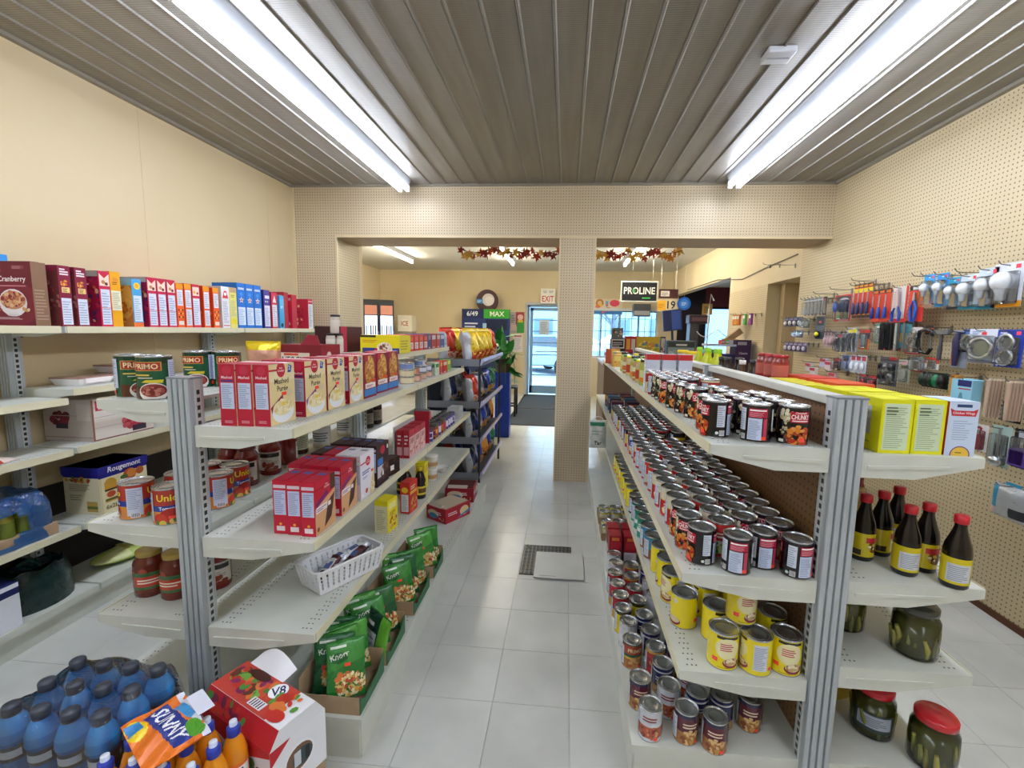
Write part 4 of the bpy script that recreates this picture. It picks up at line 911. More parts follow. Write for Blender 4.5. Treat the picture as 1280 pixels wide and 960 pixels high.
carton('brownie_pack', .05, .1, .08, '#3a201c', front=a, right=a).put((-.832, 2.07, ZL2), -.2, 'small dark brownie pack lying after the brown mix boxes', 'baking mix')
# pudding boxes with a shelf-ready tray
a = Art(.034, .15).rect(0, 0, 1, 1, '#b52438').rect(.1, .1, .9, .4, '#d9a0a6').lines(.2, .5, .8, .9, 3, '#f0d3d6')
f = Art(.09, .15).rect(0, 0, 1, 1, '#e3b9b4').rect(0, .75, 1, 1, '#c02a3e').food(.5, .35, .4, .4, ['#d98a7a', '#f0d8d0', '#c4504a'], 24, .08, 3).lines(.15, .5, .85, .7, 3, '#8a2a36')
pd = carton('pudding_box', .034, .09, .15, '#b52438', front=a, right=f)
for i in range(2):
    for j in range(3): pd.put((-.84-.037*i, 2.37+.094*j, ZL2+.003), 0, ('outer' if i == 0 else 'inner')+' red pudding box, '+ORD[j]+' along in the display tray', 'pudding box', 'pudding boxes in a tray')
tr = MB(); tr.box(-.91, -.815, 2.30, 2.66, 0, .002, '#d8d2cc').box(-.91, -.815, 2.66, 2.664, 0, .2, '#b8293c').box(-.91, -.906, 2.32, 2.66, 0, .17, '#c4c0bc')
o = tr.build('display_tray', 'print', None, (0, 0, ZL2)); tag(o, 'cardboard display tray holding red pudding boxes', 'display tray')
hd = MB().mat('print').box(-.91, -.815, 2.665, 2.668, .14, .215, '#8f8f94'); Art(.09, .05).lines(.1, .25, .9, .75, 2, '#e9e9ec', 3).on_plane(hd, (-.907, 2.664, .155), (1, 0, 0), (0, 0, 1), (0, -1, 0)); hd.build('header', None, o)
# little jars and pots to the end of the shelf
r = .024
sj = [jar('spice_jar', r, .09, '#5a4a8a', can_art(r, .05).rect(0, 0, 1, 1, '#d9d4e6').rect(.35, .2, .65, .8, '#5a3a8a'), '#4a4a4e', r*.95), jar('spice_jar', r, .09, '#7a3a2a', can_art(r, .05).rect(0, 0, 1, 1, '#d9652a').rect(.3, .2, .7, .8, '#7a2a5a'), '#3c3a38', r*.95), jar('spice_jar', r, .09, '#8a6a3a', can_art(r, .05).rect(0, 0, 1, 1, '#c9404a').rect(.3, .2, .7, .8, '#e8c04a'), '#5a5a52', r*.95)]
for i in range(10):
    for j in range(2): sj[(i+j) % 3 if i < 7 else 0].put((-.835-.055*j, 2.72+.062*i, ZL2), R.uniform(-1, 1), ('outer' if j == 0 else 'inner')+' row spice jar, '+ORD[i]+' after the pudding tray', 'spice jar', 'spice jars on the left rack')
a = Art(.1, .09).rect(0, 0, 1, 1, '#c4c6c8').lines(.1, .2, .9, .8, 4, '#8f9296')
carton('spice_carton', .09, .14, .09, '#bfc2c4', front=a, right=a).put((-.86, 3.50, ZL2), 0, 'grey carton at the end of the spice jars', 'carton')
carton('spice_carton', .06, .05, .07, '#c4202c', front=Art(.06, .07).rect(0, 0, 1, 1, '#d0d0d4').rect(.1, .5, .9, .9, '#8a1f24')).put((-1.05, 3.35, ZL2), 0, 'small dark red carton deep on the middle left shelf', 'carton')
dj = jar('syrup_jar', .045, .17, '#2c1712', can_art(.045, .1).rect(.3, .1, .7, .9, '#a9a29a').lines(.34, .2, .66, .8, 6, '#6a625a'), '#241a18')
for i, y in enumerate((2.66, 2.78, 2.92)): dj.put((-1.33, y+.15, .8005), .4, 'dark brown jar, '+ORD[i]+' past the second post, far side', 'jar', 'dark brown jars')

# third shelf: basket, boxes, bottles
ZL3 = .4555
bk = MB(); w, d, h = .30, .165, .095
def basket_side(mb, p0, p1, q0, q1, nx, skew=.0):
    """lattice wall between bottom edge p0-p1 and top edge q0-q1"""
    p0, p1, q0, q1 = map(Vector, (p0, p1, q0, q1))
    def P(u, v): return (p0.lerp(p1, u)).lerp(q0.lerp(q1, u), v)
    nrm = (p1-p0).cross(q0-p0).normalized()*.0015
    def quad(u0, v0, u1, v1, sk=0):
        pts = [P(u0, v0), P(u1, v0), P(u1+sk, v1), P(u0+sk, v1)]
        mb.idx([a+nrm for a in pts]+[a-nrm for a in pts], [(0, 1, 2, 3), (7, 6, 5, 4), (0, 4, 5, 1), (1, 5, 6, 2), (2, 6, 7, 3), (3, 7, 4, 0)], '#eceef2')
    quad(0, 0, 1, .2); quad(0, .84, 1, 1)
    for r_ in (1, 2, 3): quad(0, .2+.16*r_-.02, 1, .2+.16*r_+.02)
    for i in range(nx+1):
        u = i/nx; quad(max(0, u-.35/nx if i else 0), .2, min(1, u+.35/nx if i < nx else 1), .84)
c = [(-w/2+.02, -d/2+.015, 0), (w/2-.02, -d/2+.015, 0), (w/2-.02, d/2-.015, 0), (-w/2+.02, d/2-.015, 0)]; tcn = [(-w/2, -d/2, h), (w/2, -d/2, h), (w/2, d/2, h), (-w/2, d/2, h)]
bk.box(-w/2+.02, w/2-.02, -d/2+.015, d/2-.015, 0, .003, '#e6e9ee')
for i in range(4): basket_side(bk, c[i], c[(i+1) % 4], tcn[i], tcn[(i+1) % 4], 12 if i % 2 == 0 else 6)
BR = 1.05
o = bk.build('storage_basket', 'plastic', None, (-.895, 1.70, ZL3+.0035), BR); tag(o, 'white plastic lattice basket holding candy bars on the empty shelf', 'basket')
rim = [(x*1.01, y*1.01, h) for x, y in ((-w/2+.02, -d/2), (w/2-.02, -d/2), (w/2, -d/2+.02), (w/2, d/2-.02), (w/2-.02, d/2), (-w/2+.02, d/2), (-w/2, d/2-.02), (-w/2, -d/2+.02), (-w/2+.02, -d/2))]
MB().tube(rim, .005, 8, '#f1f3f6').build('rim', 'plastic', o)
def bar(ln, wd, t, c1, c2, seed):
    b = MB().mat('foil'); rr = random.Random(seed)
    def fn(u, v): return ((u-.5)*ln, (v-.5)*wd, t*(max(0, 1-abs(2*v-1)**2.5)**.5)*(1 if .08 < u < .92 else .15)+.001*math.sin(30*u+seed))
    b.grid(fn, 16, 6, lambda u, v: c2 if .3 < u < .75 and .15 < v < .85 else c1); b.grid(lambda u, v: (fn(1-u, v)[0], fn(1-u, v)[1], -.001), 1, 1, c1)
    return b
m4 = Matrix.Rotation(BR, 3, 'Z')
for i, (x, y, z, rz, rx, c1, c2, lb) in enumerate(((-.06, -.01, .012, .5, -.2, '#4a1c22', '#d9d4d6', 'brown-ended candy bar at the near end of the basket'), (.0, .02, .018, .2, .0, '#cfd3da', '#e6e9ee', 'silver candy bar lying in the middle of the basket'), (.05, -.02, .018, .45, -.1, '#3c1a20', '#6a2a34', 'dark brown candy bar in the middle of the basket'), (.075, .02, .022, .0, -.15, '#d4d8df', '#f0f0f2', 'silver and white candy bar at the far end of the basket'), (.02, -.035, .006, -.1, 0, '#e8e4e4', '#c9ced6', 'pale candy bar on the basket floor'))):
    q = bar(.165, .045, .018, c1, c2, i).build('candy_bar', None); v = m4 @ Vector((x, y, 0)); q.location = (-.895+v.x, 1.70+v.y, ZL3+z+.05); q.rotation_euler = (0, rx, BR+rz); tag(q, lb, 'candy bar', 'candy bars in the basket')
    MB().box(-.02, .02, -.012, .012, .0178, .0186, '#5a6a9a').build('printed_patch', 'print', q)
f = Art(.10, .165).rect(0, 0, 1, 1, '#f2e01c').rect(.15, .7, .85, .9, '#f6ee9a').food(.5, .3, .38, .36, ['#d9b23a', '#b5562a', '#e8c86a'], 30, .08, 3).lines(.2, .5, .8, .64, 3, '#a8621c')
s = Art(.07, .165).rect(0, 0, 1, 1, '#e9e3b8').lines(.12, .1, .88, .75, 12, '#b9b48c').rect(0, .85, 1, 1, '#f2e01c')
carton('food_box', .07, .10, .165, '#f2e01c', front=s, right=f).put((-.885, 2.15, ZL3), -.12, 'yellow food box with pale side, just past the basket', 'food box')
f = Art(.10, .175).rect(0, 0, 1, 1, '#d8322a').rect(.08, .6, .92, .7, '#efc23a').food(.5, .3, .4, .4, ['#d9953a', '#e8b86a', '#b5622a'], 30, .08, 3).lines(.15, .76, .85, .9, 2, '#f6e8d0', 3)
s = Art(.055, .175).rect(0, 0, 1, 1, '#d8322a').rect(.12, .06, .88, .62, '#e3e3e9').lines(.18, .1, .82, .58, 10, '#a9aab4').ell(.5, .76, .35, .3, '#efc12a')
carton('food_box', .055, .10, .175, '#d8322a', front=s, right=f).put((-.855, 2.40, ZL3), -.1, 'red crispy coating box with a yellow badge on the low shelf', 'food box')
bt = jar('syrup_bottle', .034, .19, '#1f120e', can_art(.034, .07).rect(.3, .1, .7, .95, '#e8d23a').rect(.36, .3, .64, .75, '#6a4a1a'), '#e3c81f', .014, prof=[(.03, 0), (.034, .006), (.034, .06), (.028, .085), (.034, .11), (.024, .145), (.013, .165), (.013, .17)], az=.02)
bt.put((-.855, 2.60, ZL3), .9, 'dark syrup bottle with yellow label at the shelf edge', 'bottle', 'syrup bottles'); bt.put((-.93, 2.58, ZL3), .4, 'dark syrup bottle one in from the shelf edge', 'bottle', 'syrup bottles'); bt.put((-.99, 2.66, ZL3), .2, 'dark syrup bottle farthest from the shelf edge', 'bottle', 'syrup bottles')
simple_box('food_box', .06, .07, .17, '#eddc1e', None, '#fff', '#d9b81a', 0, (-.90, 2.77, ZL3), 'narrow yellow carton behind the syrup bottles', 'carton')
tb = jar('tub', .042, .085, '#e9e4da', can_art(.042, .04).rect(0, 0, 1, 1, '#d9b48a').lines(.1, .2, .9, .8, 3, '#a5683a'), '#efece6', .043, 'plastic', prof=[(.034, 0), (.036, .004), (.042, .072), (.042, .076)], az=.015)
tb.put((-.885, 2.93, ZL3), 0, 'white plastic tub with tan band, lower of two', 'tub', 'white tubs'); tb.put((-.885, 2.93, ZL3+.0865), 1, 'white plastic tub stacked on another tub', 'tub', 'white tubs')
o = MB().lathe([(.03, 0), (.035, .004), (.05, .032), (.054, .036), (.05, .036), (.033, .008), (.0005, .006)], 28, '#e6e2dc', cap=False).build('foil_dish', 'gloss', None, (-.865, 3.12, ZL3)); tag(o, 'small round white dish near the end of the low shelf', 'dish')
MB().lathe([(.03, .012), (.0005, .014)], 20, '#c9b9a4', cap=False).build('filling', 'matte', o)

# base deck: dry noodle pouches in trays, candy cases
def pasta_art(w, h, tone, seed):
    a = Art(w, h); g1, g2 = tone; a.rect(0, 0, 1, 1, g1); a.poly([(0, .5), (1, .66), (1, 1), (0, 1)], g2); a.ell(.3, .72, .24, .13, '#1f6a34'); a.text('Knorr', .32, .76, .1, '#f0f4ec', .5, ang=.15); a.rect(.1, .88, .5, .93, '#dfe9d8'); a.rect(.44, .56, .6, .62, '#ff4a35')
    a.food(.62, .25, .4, .26, ['#f3e6bc', '#e9d08a', '#e0c070', '#d9a84a', '#c8743a', '#efd9a0', '#b5502e', '#efe4c4'], 95, .06, seed); a.food(.3, .42, .15, .1, ['#c8402a', '#e07a3a'], 6, .07, seed+1); return a
tones = (('#2f7a34', '#3f8f3c'), ('#3a8a3a', '#58a844'), ('#1f5a34', '#2a6a3a'))
PW, PH = .135, .19
pouchm = []
for k, tn in enumerate(tones):
    b = pillow(PW, PH, .024, pasta_art(PW, PH, tn, 5+k), tn[0], 52, 70, 'pouch', seed=k, back=tn[1], wrk=.2); pouchm.append(b.mesh('pasta_pouch'))
dark = Art(PW, PH).rect(0, 0, 1, 1, '#123a2a').rect(.06, .1, .6, .62, '#d9dfe6').lines(.1, .14, .56, .58, 8, '#8f9aa6').rect(.62, 0, 1, 1, '#6ab03a').rect(.1, .72, .4, .8, '#e6ebe4')
pouchm.append(pillow(PW, PH, .03, dark, '#123a2a', 22, 26, 'pouch', seed=9, back='#6ab03a').mesh('pasta_pouch'))
sealm = MB().box(-PW/2, PW/2, -.0012, .0012, PH-.014, PH+.004, '#2f7a34').mesh('top_seal', 'pouch')
PO = [(-.735, 1.405, 0, .62, -.30, 'pasta pouch nearest the camera, wide pasta picture'), (-.80, 1.43, 2, .5, -.22, 'pasta pouch second in the nearest tray'), (-.775, 1.475, 1, .62, -.2, 'bright green pasta pouch third in the nearest tray'), (-.825, 1.49, 0, .4, -.16, 'pasta pouch fourth in the nearest tray'), (-.765, 1.525, 1, .7, -.12, 'bright green pasta pouch last in the nearest tray'), (-.85, 1.545, 2, .4, -.1, 'dark green pouch at the back of the nearest tray'),
      (-.728, 1.60, 3, -.55, -.12, 'dark pouch turned to show its white panel'), (-.745, 1.665, 0, .6, -.28, 'pasta pouch in front of the second tray'), (-.80, 1.70, 1, .55, -.2, 'bright green pasta pouch left in the second tray'), (-.735, 1.755, 2, .65, -.22, 'pasta pouch at the back of the second tray'),
      (-.735, 1.965, 0, .62, -.26, 'pasta pouch in front of the third tray'), (-.745, 2.04, 2, .6, -.2, 'dark green pouch in the middle of the third tray'), (-.80, 2.06, 1, .6, -.15, 'bright green pouch back left of the third tray'), (-.73, 2.115, 0, .65, -.12, 'pasta pouch at the back of the third tray'), (-.725, 2.30, 1, .65, -.2, 'bright green pouch in the farthest tray'), (-.735, 2.37, 0, .6, -.15, 'pasta pouch at the back of the farthest tray')]
for x, y, k, rz, tl, lb in PO:
    o = link('pasta_pouch', pouchm[k], None, (x, y, .172), rot=(tl*1.35, R.uniform(-.14, .14), rz)); tag(o, lb, 'pasta pouch', 'pasta pouches in trays'); link('top_seal', sealm, o)
for i, (y0, y1) in enumerate(((1.365, 1.57), (1.60, 1.80), (1.92, 2.16), (2.24, 2.42))):
    b = MB().mat('cardboard'); x0, x1 = -.885, -.668
    b.box(x0, x1, y0, y1, .1505, .153); b.box(x0, x1, y0, y0+.003, .153, .215); b.box(x0, x1, y1-.003, y1, .153, .25); b.box(x0, x0+.003, y0, y1, .153, .27)
    o = b.build('display_tray', None); tag(o, 'cardboard pouch tray with green rim, '+ORD[i]+' from the near end', 'display tray', 'pouch trays')
    MB().prism([(y0, .153), (y1, .153), (y1, .235), (y1-.05, .20), (y0+.04, .185), (y0, .215)], x1, x1+.003, 'x', '#2f6a44').build('front_panel', 'print', o)
def candy(w, d, h, c1, c2, word, loc, rz, lab):
    f = Art(w, h).rect(0, 0, 1, 1, c1); f.ell(.35, .5, .28, .3*w/h*.25, '#e3cfa8'); f.ell(.35, .35, .22, .1, '#3f86b8'); f.lines(.5, .5, .9, .75, 2, '#f3e4e4', 4); f.food(.8, .25, .15, .06, ['#f0d8d0', '#e8b04a'], 6, .03)
    rt = Art(d, h).rect(0, 0, 1, 1, c1); rt.lines(.1, .48, .62, .75, 2, '#f3e4e4', 4); rt.ell(.75, .5, .18, .14, '#e8d2a0'); rt.poly([(.5, .1), (1, .3), (1, .5), (.6, .25)], '#3f86b8')
    p = carton('candy_case', w, d, h, c1, front=f, right=rt, flap=False); o = p.put(loc, rz, lab, 'candy case')
    MB().box(-w/2+.01, w/2-.01, -d/2+.01, d/2-.01, h+.0005, h+.003, c2).build('open_top', 'matte', o)
    MB().prism([(-d/2, h), (-d/2+.05, h), (-d/2+.02, h+.02)], -w/2+.02, w/2-.05, 'x', '#cdbfae').build('torn_flap', 'print', o)
candy(.19, .24, .10, '#b52434', '#c4b39c', 'FUN', (-.80, 3.06, .1505), -.55, 'red snack case with cracker picture on the base deck')
candy(.22, .2, .11, '#9c2430', '#5a2a26', 'MINI', (-.79, 3.42, .1505), .05, 'dark red open candy case behind the red snack case')

# ------------------------------------------------------------------ floor stock at the near end
b = MB().mat('cardboard').box(-.165, .165, -.085, .085, 0, .145, bev=.002)
o = b.build('cardboard_case', None, None, (-.893, 1.198, .001), -.41); tag(o, 'brown cardboard case under the white vegetable juice carton', 'cardboard case')
MB().box(-.166, .166, -.02, .02, .1455, .1465, '#c9b28c').build('tape', 'gloss', o)
w, d, h = .34, .175, .215
pr = [(-d/2, 0), (d/2, 0), (d/2, h*.78), (d/2-.03, h), (-d/2+.03, h), (-d/2, h*.78)]
b = MB().mat('print').prism(pr, -w/2, w/2, 'x', '#e9ebf0')
tp = Art(w, d-.06); tp.rect(0, 0, 1, 1, '#efeef0'); tp.rect(0, 0, .8, 1, '#c8473a'); tp.food(.35, .6, .32, .12, ['#c63a2c', '#d9553a', '#4f8a3a', '#7ab04a', '#8a2a5a', '#e07a3a', '#6a3a2a'], 70, .045, 6); tp.ell(.3, .82, .14, .05, '#4a2018'); tp.ell(.62, .72, .085, .085, '#f6f6f8'); tp.ell(.62, .72, .07, .07, '#ffffff'); tp.text('V8', .62, .72, .32, '#26355e', .12, ang=.9); tp.rect(.5, .08, .68, .32, '#e9e6ea')
for k in range(5): tp.rect(.52+.03*k, .1, .533+.03*k, .3, '#2a2a34')
tp.ell(.84, .2, .1, .06, '#c8352c'); tp.food(.8, .6, .14, .09, ['#e07a3a', '#c83a2a', '#5a9a3f'], 18, .04, 3)
tp.on_plane(b, (-w/2, -d/2+.03, h), (1, 0, 0), (0, 1, 0), (0, 0, 1))
sd = Art(w, h*.78); sd.rect(0, 0, 1, 1, '#e4e6ec'); sd.poly([(0, .78), (.55, .55), (1, .9), (1, 1), (0, 1)], '#c4242e'); sd.food(.2, .35, .16, .14, ['#7a3a5a', '#6a8a4a', '#4a3a34'], 22, .05, 4); sd.food(.75, .3, .18, .16, ['#8a2a24', '#b5463a', '#4f7a3a'], 26, .06, 5); sd.rect(.42, .1, .56, .6, '#b5242e'); sd.on_plane(b, (-w/2, -d/2, 0), (1, 0, 0), (0, 0, 1), (0, -1, 0))
en = Art(d, h*.78); en.rect(0, 0, 1, 1, '#eceef3'); en.poly([(0, .7), (.35, 1), (0, 1)], '#c4242e'); en.ell(.5, .5, .27, .27, '#f4f4f6'); en.ell(.5, .5, .24, .22, '#7a5a44'); en.ell(.55, .48, .18, .16, '#3c4a52'); en.rect(.4, .35, .52, .62, '#c9d2dc'); en.rect(.6, .35, .68, .6, '#1c2226'); en.on_plane(b, (w/2, -d/2, 0), (0, 1, 0), (0, 0, 1), (1, 0, 0))
o = b.build('juice_carton', None, None, (-.893, 1.198, .1475), -.41); tag(o, 'white and red vegetable juice carton with produce on top', 'juice carton')
for sg in (-1, 1):
    sl = Art(w, .055).rect(0, 0, 1, 1, '#b9242c' if sg < 0 else '#eceef3').food(.3, .5, .3, .05, ['#c63a2c', '#7a2a4a', '#4f8a3a'] if sg < 0 else ['#e9ebf0'], 20, .04, 3); q_ = MB().mat('print'); sl.on_plane(q_, (sg*w/2, sg*d/2, h*.78), (1 if sg < 0 else -1, 0, 0), (0, -sg*.535, .845), (0, sg*.845, .535)); q_.build('shoulder_panel', None, o)
tf = MB().grid(lambda u, v: (-w*.5+.02+w*.5*u, d/2-.035+.05*v, h+.002+.035*math.sin(PI*u)*v+.01*v), 8, 4, '#f2f2f5'); tf.build('torn_flap', 'print', o)
# orange drink six-pack on its case
b = MB().mat('cardboard').box(-.16, .16, -.085, .085, 0, .185, bev=.002); o = b.build('cardboard_case', None, None, (-.992, .988, .001)); tag(o, 'brown cardboard case under the orange drink bottles', 'cardboard case')
MB().box(-.161, .161, -.02, .02, .1855, .1865, '#c9b28c').build('tape', 'gloss', o)
ob = MB().mat('gloss').lathe([(.024, 0), (.029, .005), (.031, .05), (.027, .075), (.031, .10), (.03, .125), (.02, .16), (.012, .172), (.012, .178)], 20, '#f09a1f'); obm = ob.mesh('drink_bottle')
lb_ = MB().mat('print'); can_art(.0312, .06).rect(0, 0, 1, 1, '#e8762a').rect(.2, .2, .8, .8, '#f3f0ea').rect(.3, .3, .7, .7, '#2c4a9e').on_cyl(lb_, .0312, .05); lbm = lb_.mesh('label')
cpm = MB().mat('plastic').lathe([(.016, .172), (.0165, .173), (.0165, .195), (.010, .2), (.0095, .212), (.0005, .213)], 18, '#ffffff', cols=['#2a3fae', '#2a3fae', '#3a4fbe', '#c9d4ee', '#e6ecf8']).mesh('cap')
nm = ('right', 'second from right', 'third from right', 'left'); rw = ('back', 'middle', 'front')
SX = [-.878-.0765*i for i in range(4)]; SY = (1.058, .994, .930)
for i in range(4):
    for j in range(3):
        q = link('drink_bottle', obm, None, (SX[i]+(j*-.006), SY[j], .1875)); tag(q, 'orange drink bottle with blue cap, '+rw[j]+' row, '+nm[i]+' column', 'drink bottle', 'orange drink bottles in the pack'); link('label', lbm, q); link('cap', cpm, q)
lbw = Art(.2, .14); lbw.rect(0, 0, 1, 1, '#ee7a22'); lbw.rect(0, .86, 1, 1, '#d9dbe6'); lbw.poly([(.1, .3), (.9, .45), (.9, .85), (.1, .7)], '#2c3c8e'); lbw.text('SUNNY', .5, .57, .26, '#f6f6f8', .7, ang=.08, shear=.2); lbw.ell(.78, .85, .16, .1, '#5aa832'); lbw.ell(.25, .14, .2, .12, '#f5d21c'); lbw.poly([(.25, .72), (.6, .86), (.5, .99), (.2, .9)], '#4aa0dc'); lbw.rect(.08, .02, .3, .25, '#3c8fd0')
b = MB().mat('pouch').grid(lambda u, v: (-.1+.2*u, -.07+.14*v, .012*math.sin(PI*u)*math.sin(PI*v)+.003*math.sin(20*u+9*v)), 84, 60, lambda u, v: lbw.colour(u, v, '#ee7a22')); b.grid(lambda u, v: (.1-.2*u, -.07+.14*v, -.002), 2, 2, '#ee7a22')
# film over the pack
def film(x0, x1, y0, y1, z0, z1, seed, sag=.05, mat='shrink', nm_='shrink_film'):
    rr = random.Random(seed); ph = [rr.uniform(0, 6) for _ in range(6)]
    def fn(u, v):
        x = x0+(x1-x0)*u; y = y0+(y1-y0)*v; e = min(u, 1-u, v, 1-v); d_ = min(1, e/.09)
        z = z0+(z1-z0)*math.sin(d_*PI/2)**.8; z += .012*math.sin(11*u+ph[0]+5*v)*math.sin(9*v+ph[1])*d_
        return (x, y, z)
    return MB().mat(mat).grid(fn, 30, 24, '#d0d8e0').build(nm_, None)
q = b.build('wrapper_card', None, None, (-1.02, 1.0, .414)); q.rotation_euler = (.05, .04, -.55); tag(q, 'orange drink brand wrapper across the bottle tops', 'wrapper')
lb2 = MB().box(-.045, .045, -.02, .02, .0, .0012, '#e2e5f2'); q2 = lb2.build('white_panel', 'print', q, (-.02, .085, .004))
# blue sports drink pack
b = MB().mat('cardboard').box(-.185, .185, -.13, .13, 0, .205, bev=.002); o = b.build('cardboard_case', None, None, (-1.338, 1.085, .001)); tag(o, 'brown cardboard case under the blue sports drinks', 'cardboard case')
MB().box(-.186, .186, -.022, .022, .2055, .2065, '#c9b28c').build('tape', 'gloss', o)
bb = MB().mat('gloss').lathe([(.03, 0), (.037, .006), (.038, .07), (.033, .085), (.033, .13), (.038, .145), (.036, .17), (.026, .198), (.018, .212), (.018, .218)], 22, '#1d6fb8', cols=['#0f4f9a', '#1668b4', '#1668b4', '#1668b4', '#1668b4', '#2a86d0', '#3c98dc', '#3c98dc', '#4aa6e4']); bbm = bb.mesh('sports_bottle')
lb_ = MB().mat('print'); can_art(.0336, .05).rect(0, 0, 1, 1, '#27303c').rect(.3, .25, .7, .75, '#c9d4de').rect(.8, .3, 1, .7, '#9fb0c0').on_cyl(lb_, .0336, .09); lbm = lb_.mesh('label')
cpm = MB().mat('plastic').lathe([(.0195, .208), (.0205, .21), (.0205, .232), (.018, .236), (.0005, .237)], 20, '#3f4652').mesh('cap')
rw = ('front', 'middle', 'back'); nm = ('left', 'second from left', 'third from left', 'right')
BX = [-1.47+.0882*i for i in range(4)]; BY = (1.002, 1.088, 1.172)
for i in range(4):
    for j in range(3):
        q = link('sports_bottle', bbm, None, (BX[i], BY[j], .2075)); tag(q, 'blue sports drink bottle, '+rw[j]+' row, '+nm[i]+' column', 'sports bottle', 'blue sports bottles in shrink film'); link('label', lbm, q); link('cap', cpm, q)
q = film(-1.522, -1.154, .95, 1.224, .215, .43, 3); tag(q, 'clear crinkled shrink film over the blue sports bottles', 'plastic film')
# ------------------------------------------------------------------ right gondola: cans
def sticker(a, u, v, w=.05, h=.08): return a.rect(u, v, u+w, v+h, '#ff4a35')
CR, CH = .0415, .116
def chunky(seed):
    a = can_art(CR, CH); a.rect(0, 0, 1, 1, '#120d10'); a.rect(0, .95, 1, 1, '#2f2a2e')
    for c in (.42,):
        a.food(c-.1, .8, .07, .06, ['#d8cfae', '#c9bd94', '#b5a878', '#e6dfc6'], 22, .026, seed); a.food(c-.1, .45, .06, .12, ['#5a4a38', '#8f8668', '#c4b890'], 12, .022, seed+1)
        a.rect(c-.06, .6, c+.15, .9, '#c01f34'); a.text('Campbells', c+.045, .86, .07, '#f3e6e6', .12, shear=.2); a.text('CHUNKY', c+.045, .755, .13, '#f6f2f2', .19); a.lines(c-.04, .63, c+.13, .68, 1, '#f3d6d6', 2, .7)
        a.food(c+.03, .26, .12, .1, ['#c0561f', '#a8431c', '#d9822f', '#8a3418', '#e09a4a', '#b5301e'], 34, .036, seed+2); sticker(a, c+.04, .08, .06, .12)
        a.rect(c-.17, .04, c-.11, .12, '#d9d4c4')
    a.rect(.66, .3, .75, .92, '#cfd6e2'); a.lines(.665, .34, .745, .9, 9, '#98a3b5', 3); a.rect(.69, .05, .75, .2, '#e3e3e6')
    for k in range(6): a.rect(.693+.009*k, .07, .697+.009*k, .19, '#26262c')
    a.ell(.665, .13, .018, .018, '#cfe0cf')
    a.rect(.78, .68, .97, .93, '#b81e40'); a.lines(.79, .86, .96, .91, 1, '#f6eef0', 2, .8); a.lines(.79, .7, .96, .84, 4, '#d98a9a', 3); a.rect(.78, .06, .92, .66, '#c9d4ec'); a.lines(.79, .1, .91, .62, 12, '#8fa0c0', 4); a.rect(.93, .06, .97, .66, '#c33a58'); sticker(a, .92, .06, .05, .1)
    a.rect(.04, .3, .09, .9, '#d3d8e0'); a.rect(.1, .06, .2, .24, '#3a2a2c'); a.food(.16, .5, .05, .2, ['#c9bd94', '#5a4a38', '#8f8668'], 16, .025, seed+4)
    return can('soup_can', CR, CH, '#120d10', a)
ck = [chunky(3), chunky(11)]
ZR1 = 1.1555
# face angle: u=.5 at -Y; rotating by rz turns the can
g = 'dark chunky soup cans on the top right shelf'
CK = [(.478, 1.462, -1.2, 'dark soup can at the aisle corner of the top right shelf'), (.584, 1.415, -2.65, 'dark soup can with white panel, second from the aisle corner'), (.684, 1.40, .25, 'dark soup can with red name band, beside the right post'),
      (.502, 1.765, .25, 'dark soup can with red name band, second along the aisle edge'), (.491, 1.875, .35, 'dark soup can third along the aisle edge'), (.480, 1.99, .3, 'dark soup can fourth along the aisle edge'),
      (.49, 1.56, -.4, 'dark soup can just behind the corner can'), (.59, 1.51, .6, 'dark soup can behind the white panel can'), (.59, 1.605, -.3, 'dark soup can third deep in the second column'), (.686, 1.495, 1.2, 'dark soup can behind the one beside the post'), (.688, 1.59, .2, 'dark soup can third deep beside the brown panel'), (.688, 1.685, -.6, 'dark soup can fourth deep beside the brown panel'), (.595, 1.72, .4, 'dark soup can fourth deep in the second column'), (.60, 1.83, .1, 'dark soup can fifth deep in the second column')]
for i, (x, y, rz, lb) in enumerate(CK): ck[i % 2].put((x, y, ZR1), rz, lb, 'soup can', g)
def band_can(name, r, h, base, bands, text=None, tc='#ffffff', foodc=None, panel=True, seed=1, th=.2, ty=.7, lidmat=None):
    a = can_art(r, h); a.rect(0, 0, 1, 1, base)
    for z0, z1, c in bands: a.rect(0, z0, 1, z1, c)
    for c in (.5, 0., 1.):
        if foodc: a.food(c, .26, .13, .1, foodc, 24, .035, seed)
        if text in ('PRIMO', 'UNICO'): a.text(text, c, ty, th, tc, .24)
        elif text: a.lines(c-.11, ty-.1, c+.11, ty+.1, 2, tc, 5, .5)
    if panel: a.rect(.2, .1, .31, .88, '#cfd6e2'); a.lines(.205, .14, .305, .84, 11, '#98a3b5', 3); a.rect(.7, .1, .8, .85, '#d3d6dc'); a.lines(.705, .14, .795, .8, 10, '#98a3b5', 4)
    sticker(a, .55, .06, .05, .1)
    return can(name, r, h, base, a)
far_red = band_can('soup_can', CR, CH, '#dadde2', [(.55, 1, '#c3272f'), (0, .1, '#c3272f')], 'Soup', '#f6efe6', ['#d9822f', '#c0401f', '#e6b45a'])
mush = band_can('soup_can', CR, CH, '#d9c9a0', [(.5, .92, '#b52a2c')], 'Soup', '#f3e6d0', ['#8a6a4a', '#c4a77a'])
for i in range(5):
    for j in range(3):
        y = 2.13+.093*i
        pr = ck[i % 2] if i < 3 and j < 2 else (far_red if (i+j) % 2 else mush)
        pr.put((.478+.092*j, y, ZR1), R.uniform(-.8, .8), ('aisle-edge', 'middle', 'inner')[j]+' soup can, '+ORD[i+4]+' deep on the top right shelf', 'soup can', 'farther cans on the top right shelf')
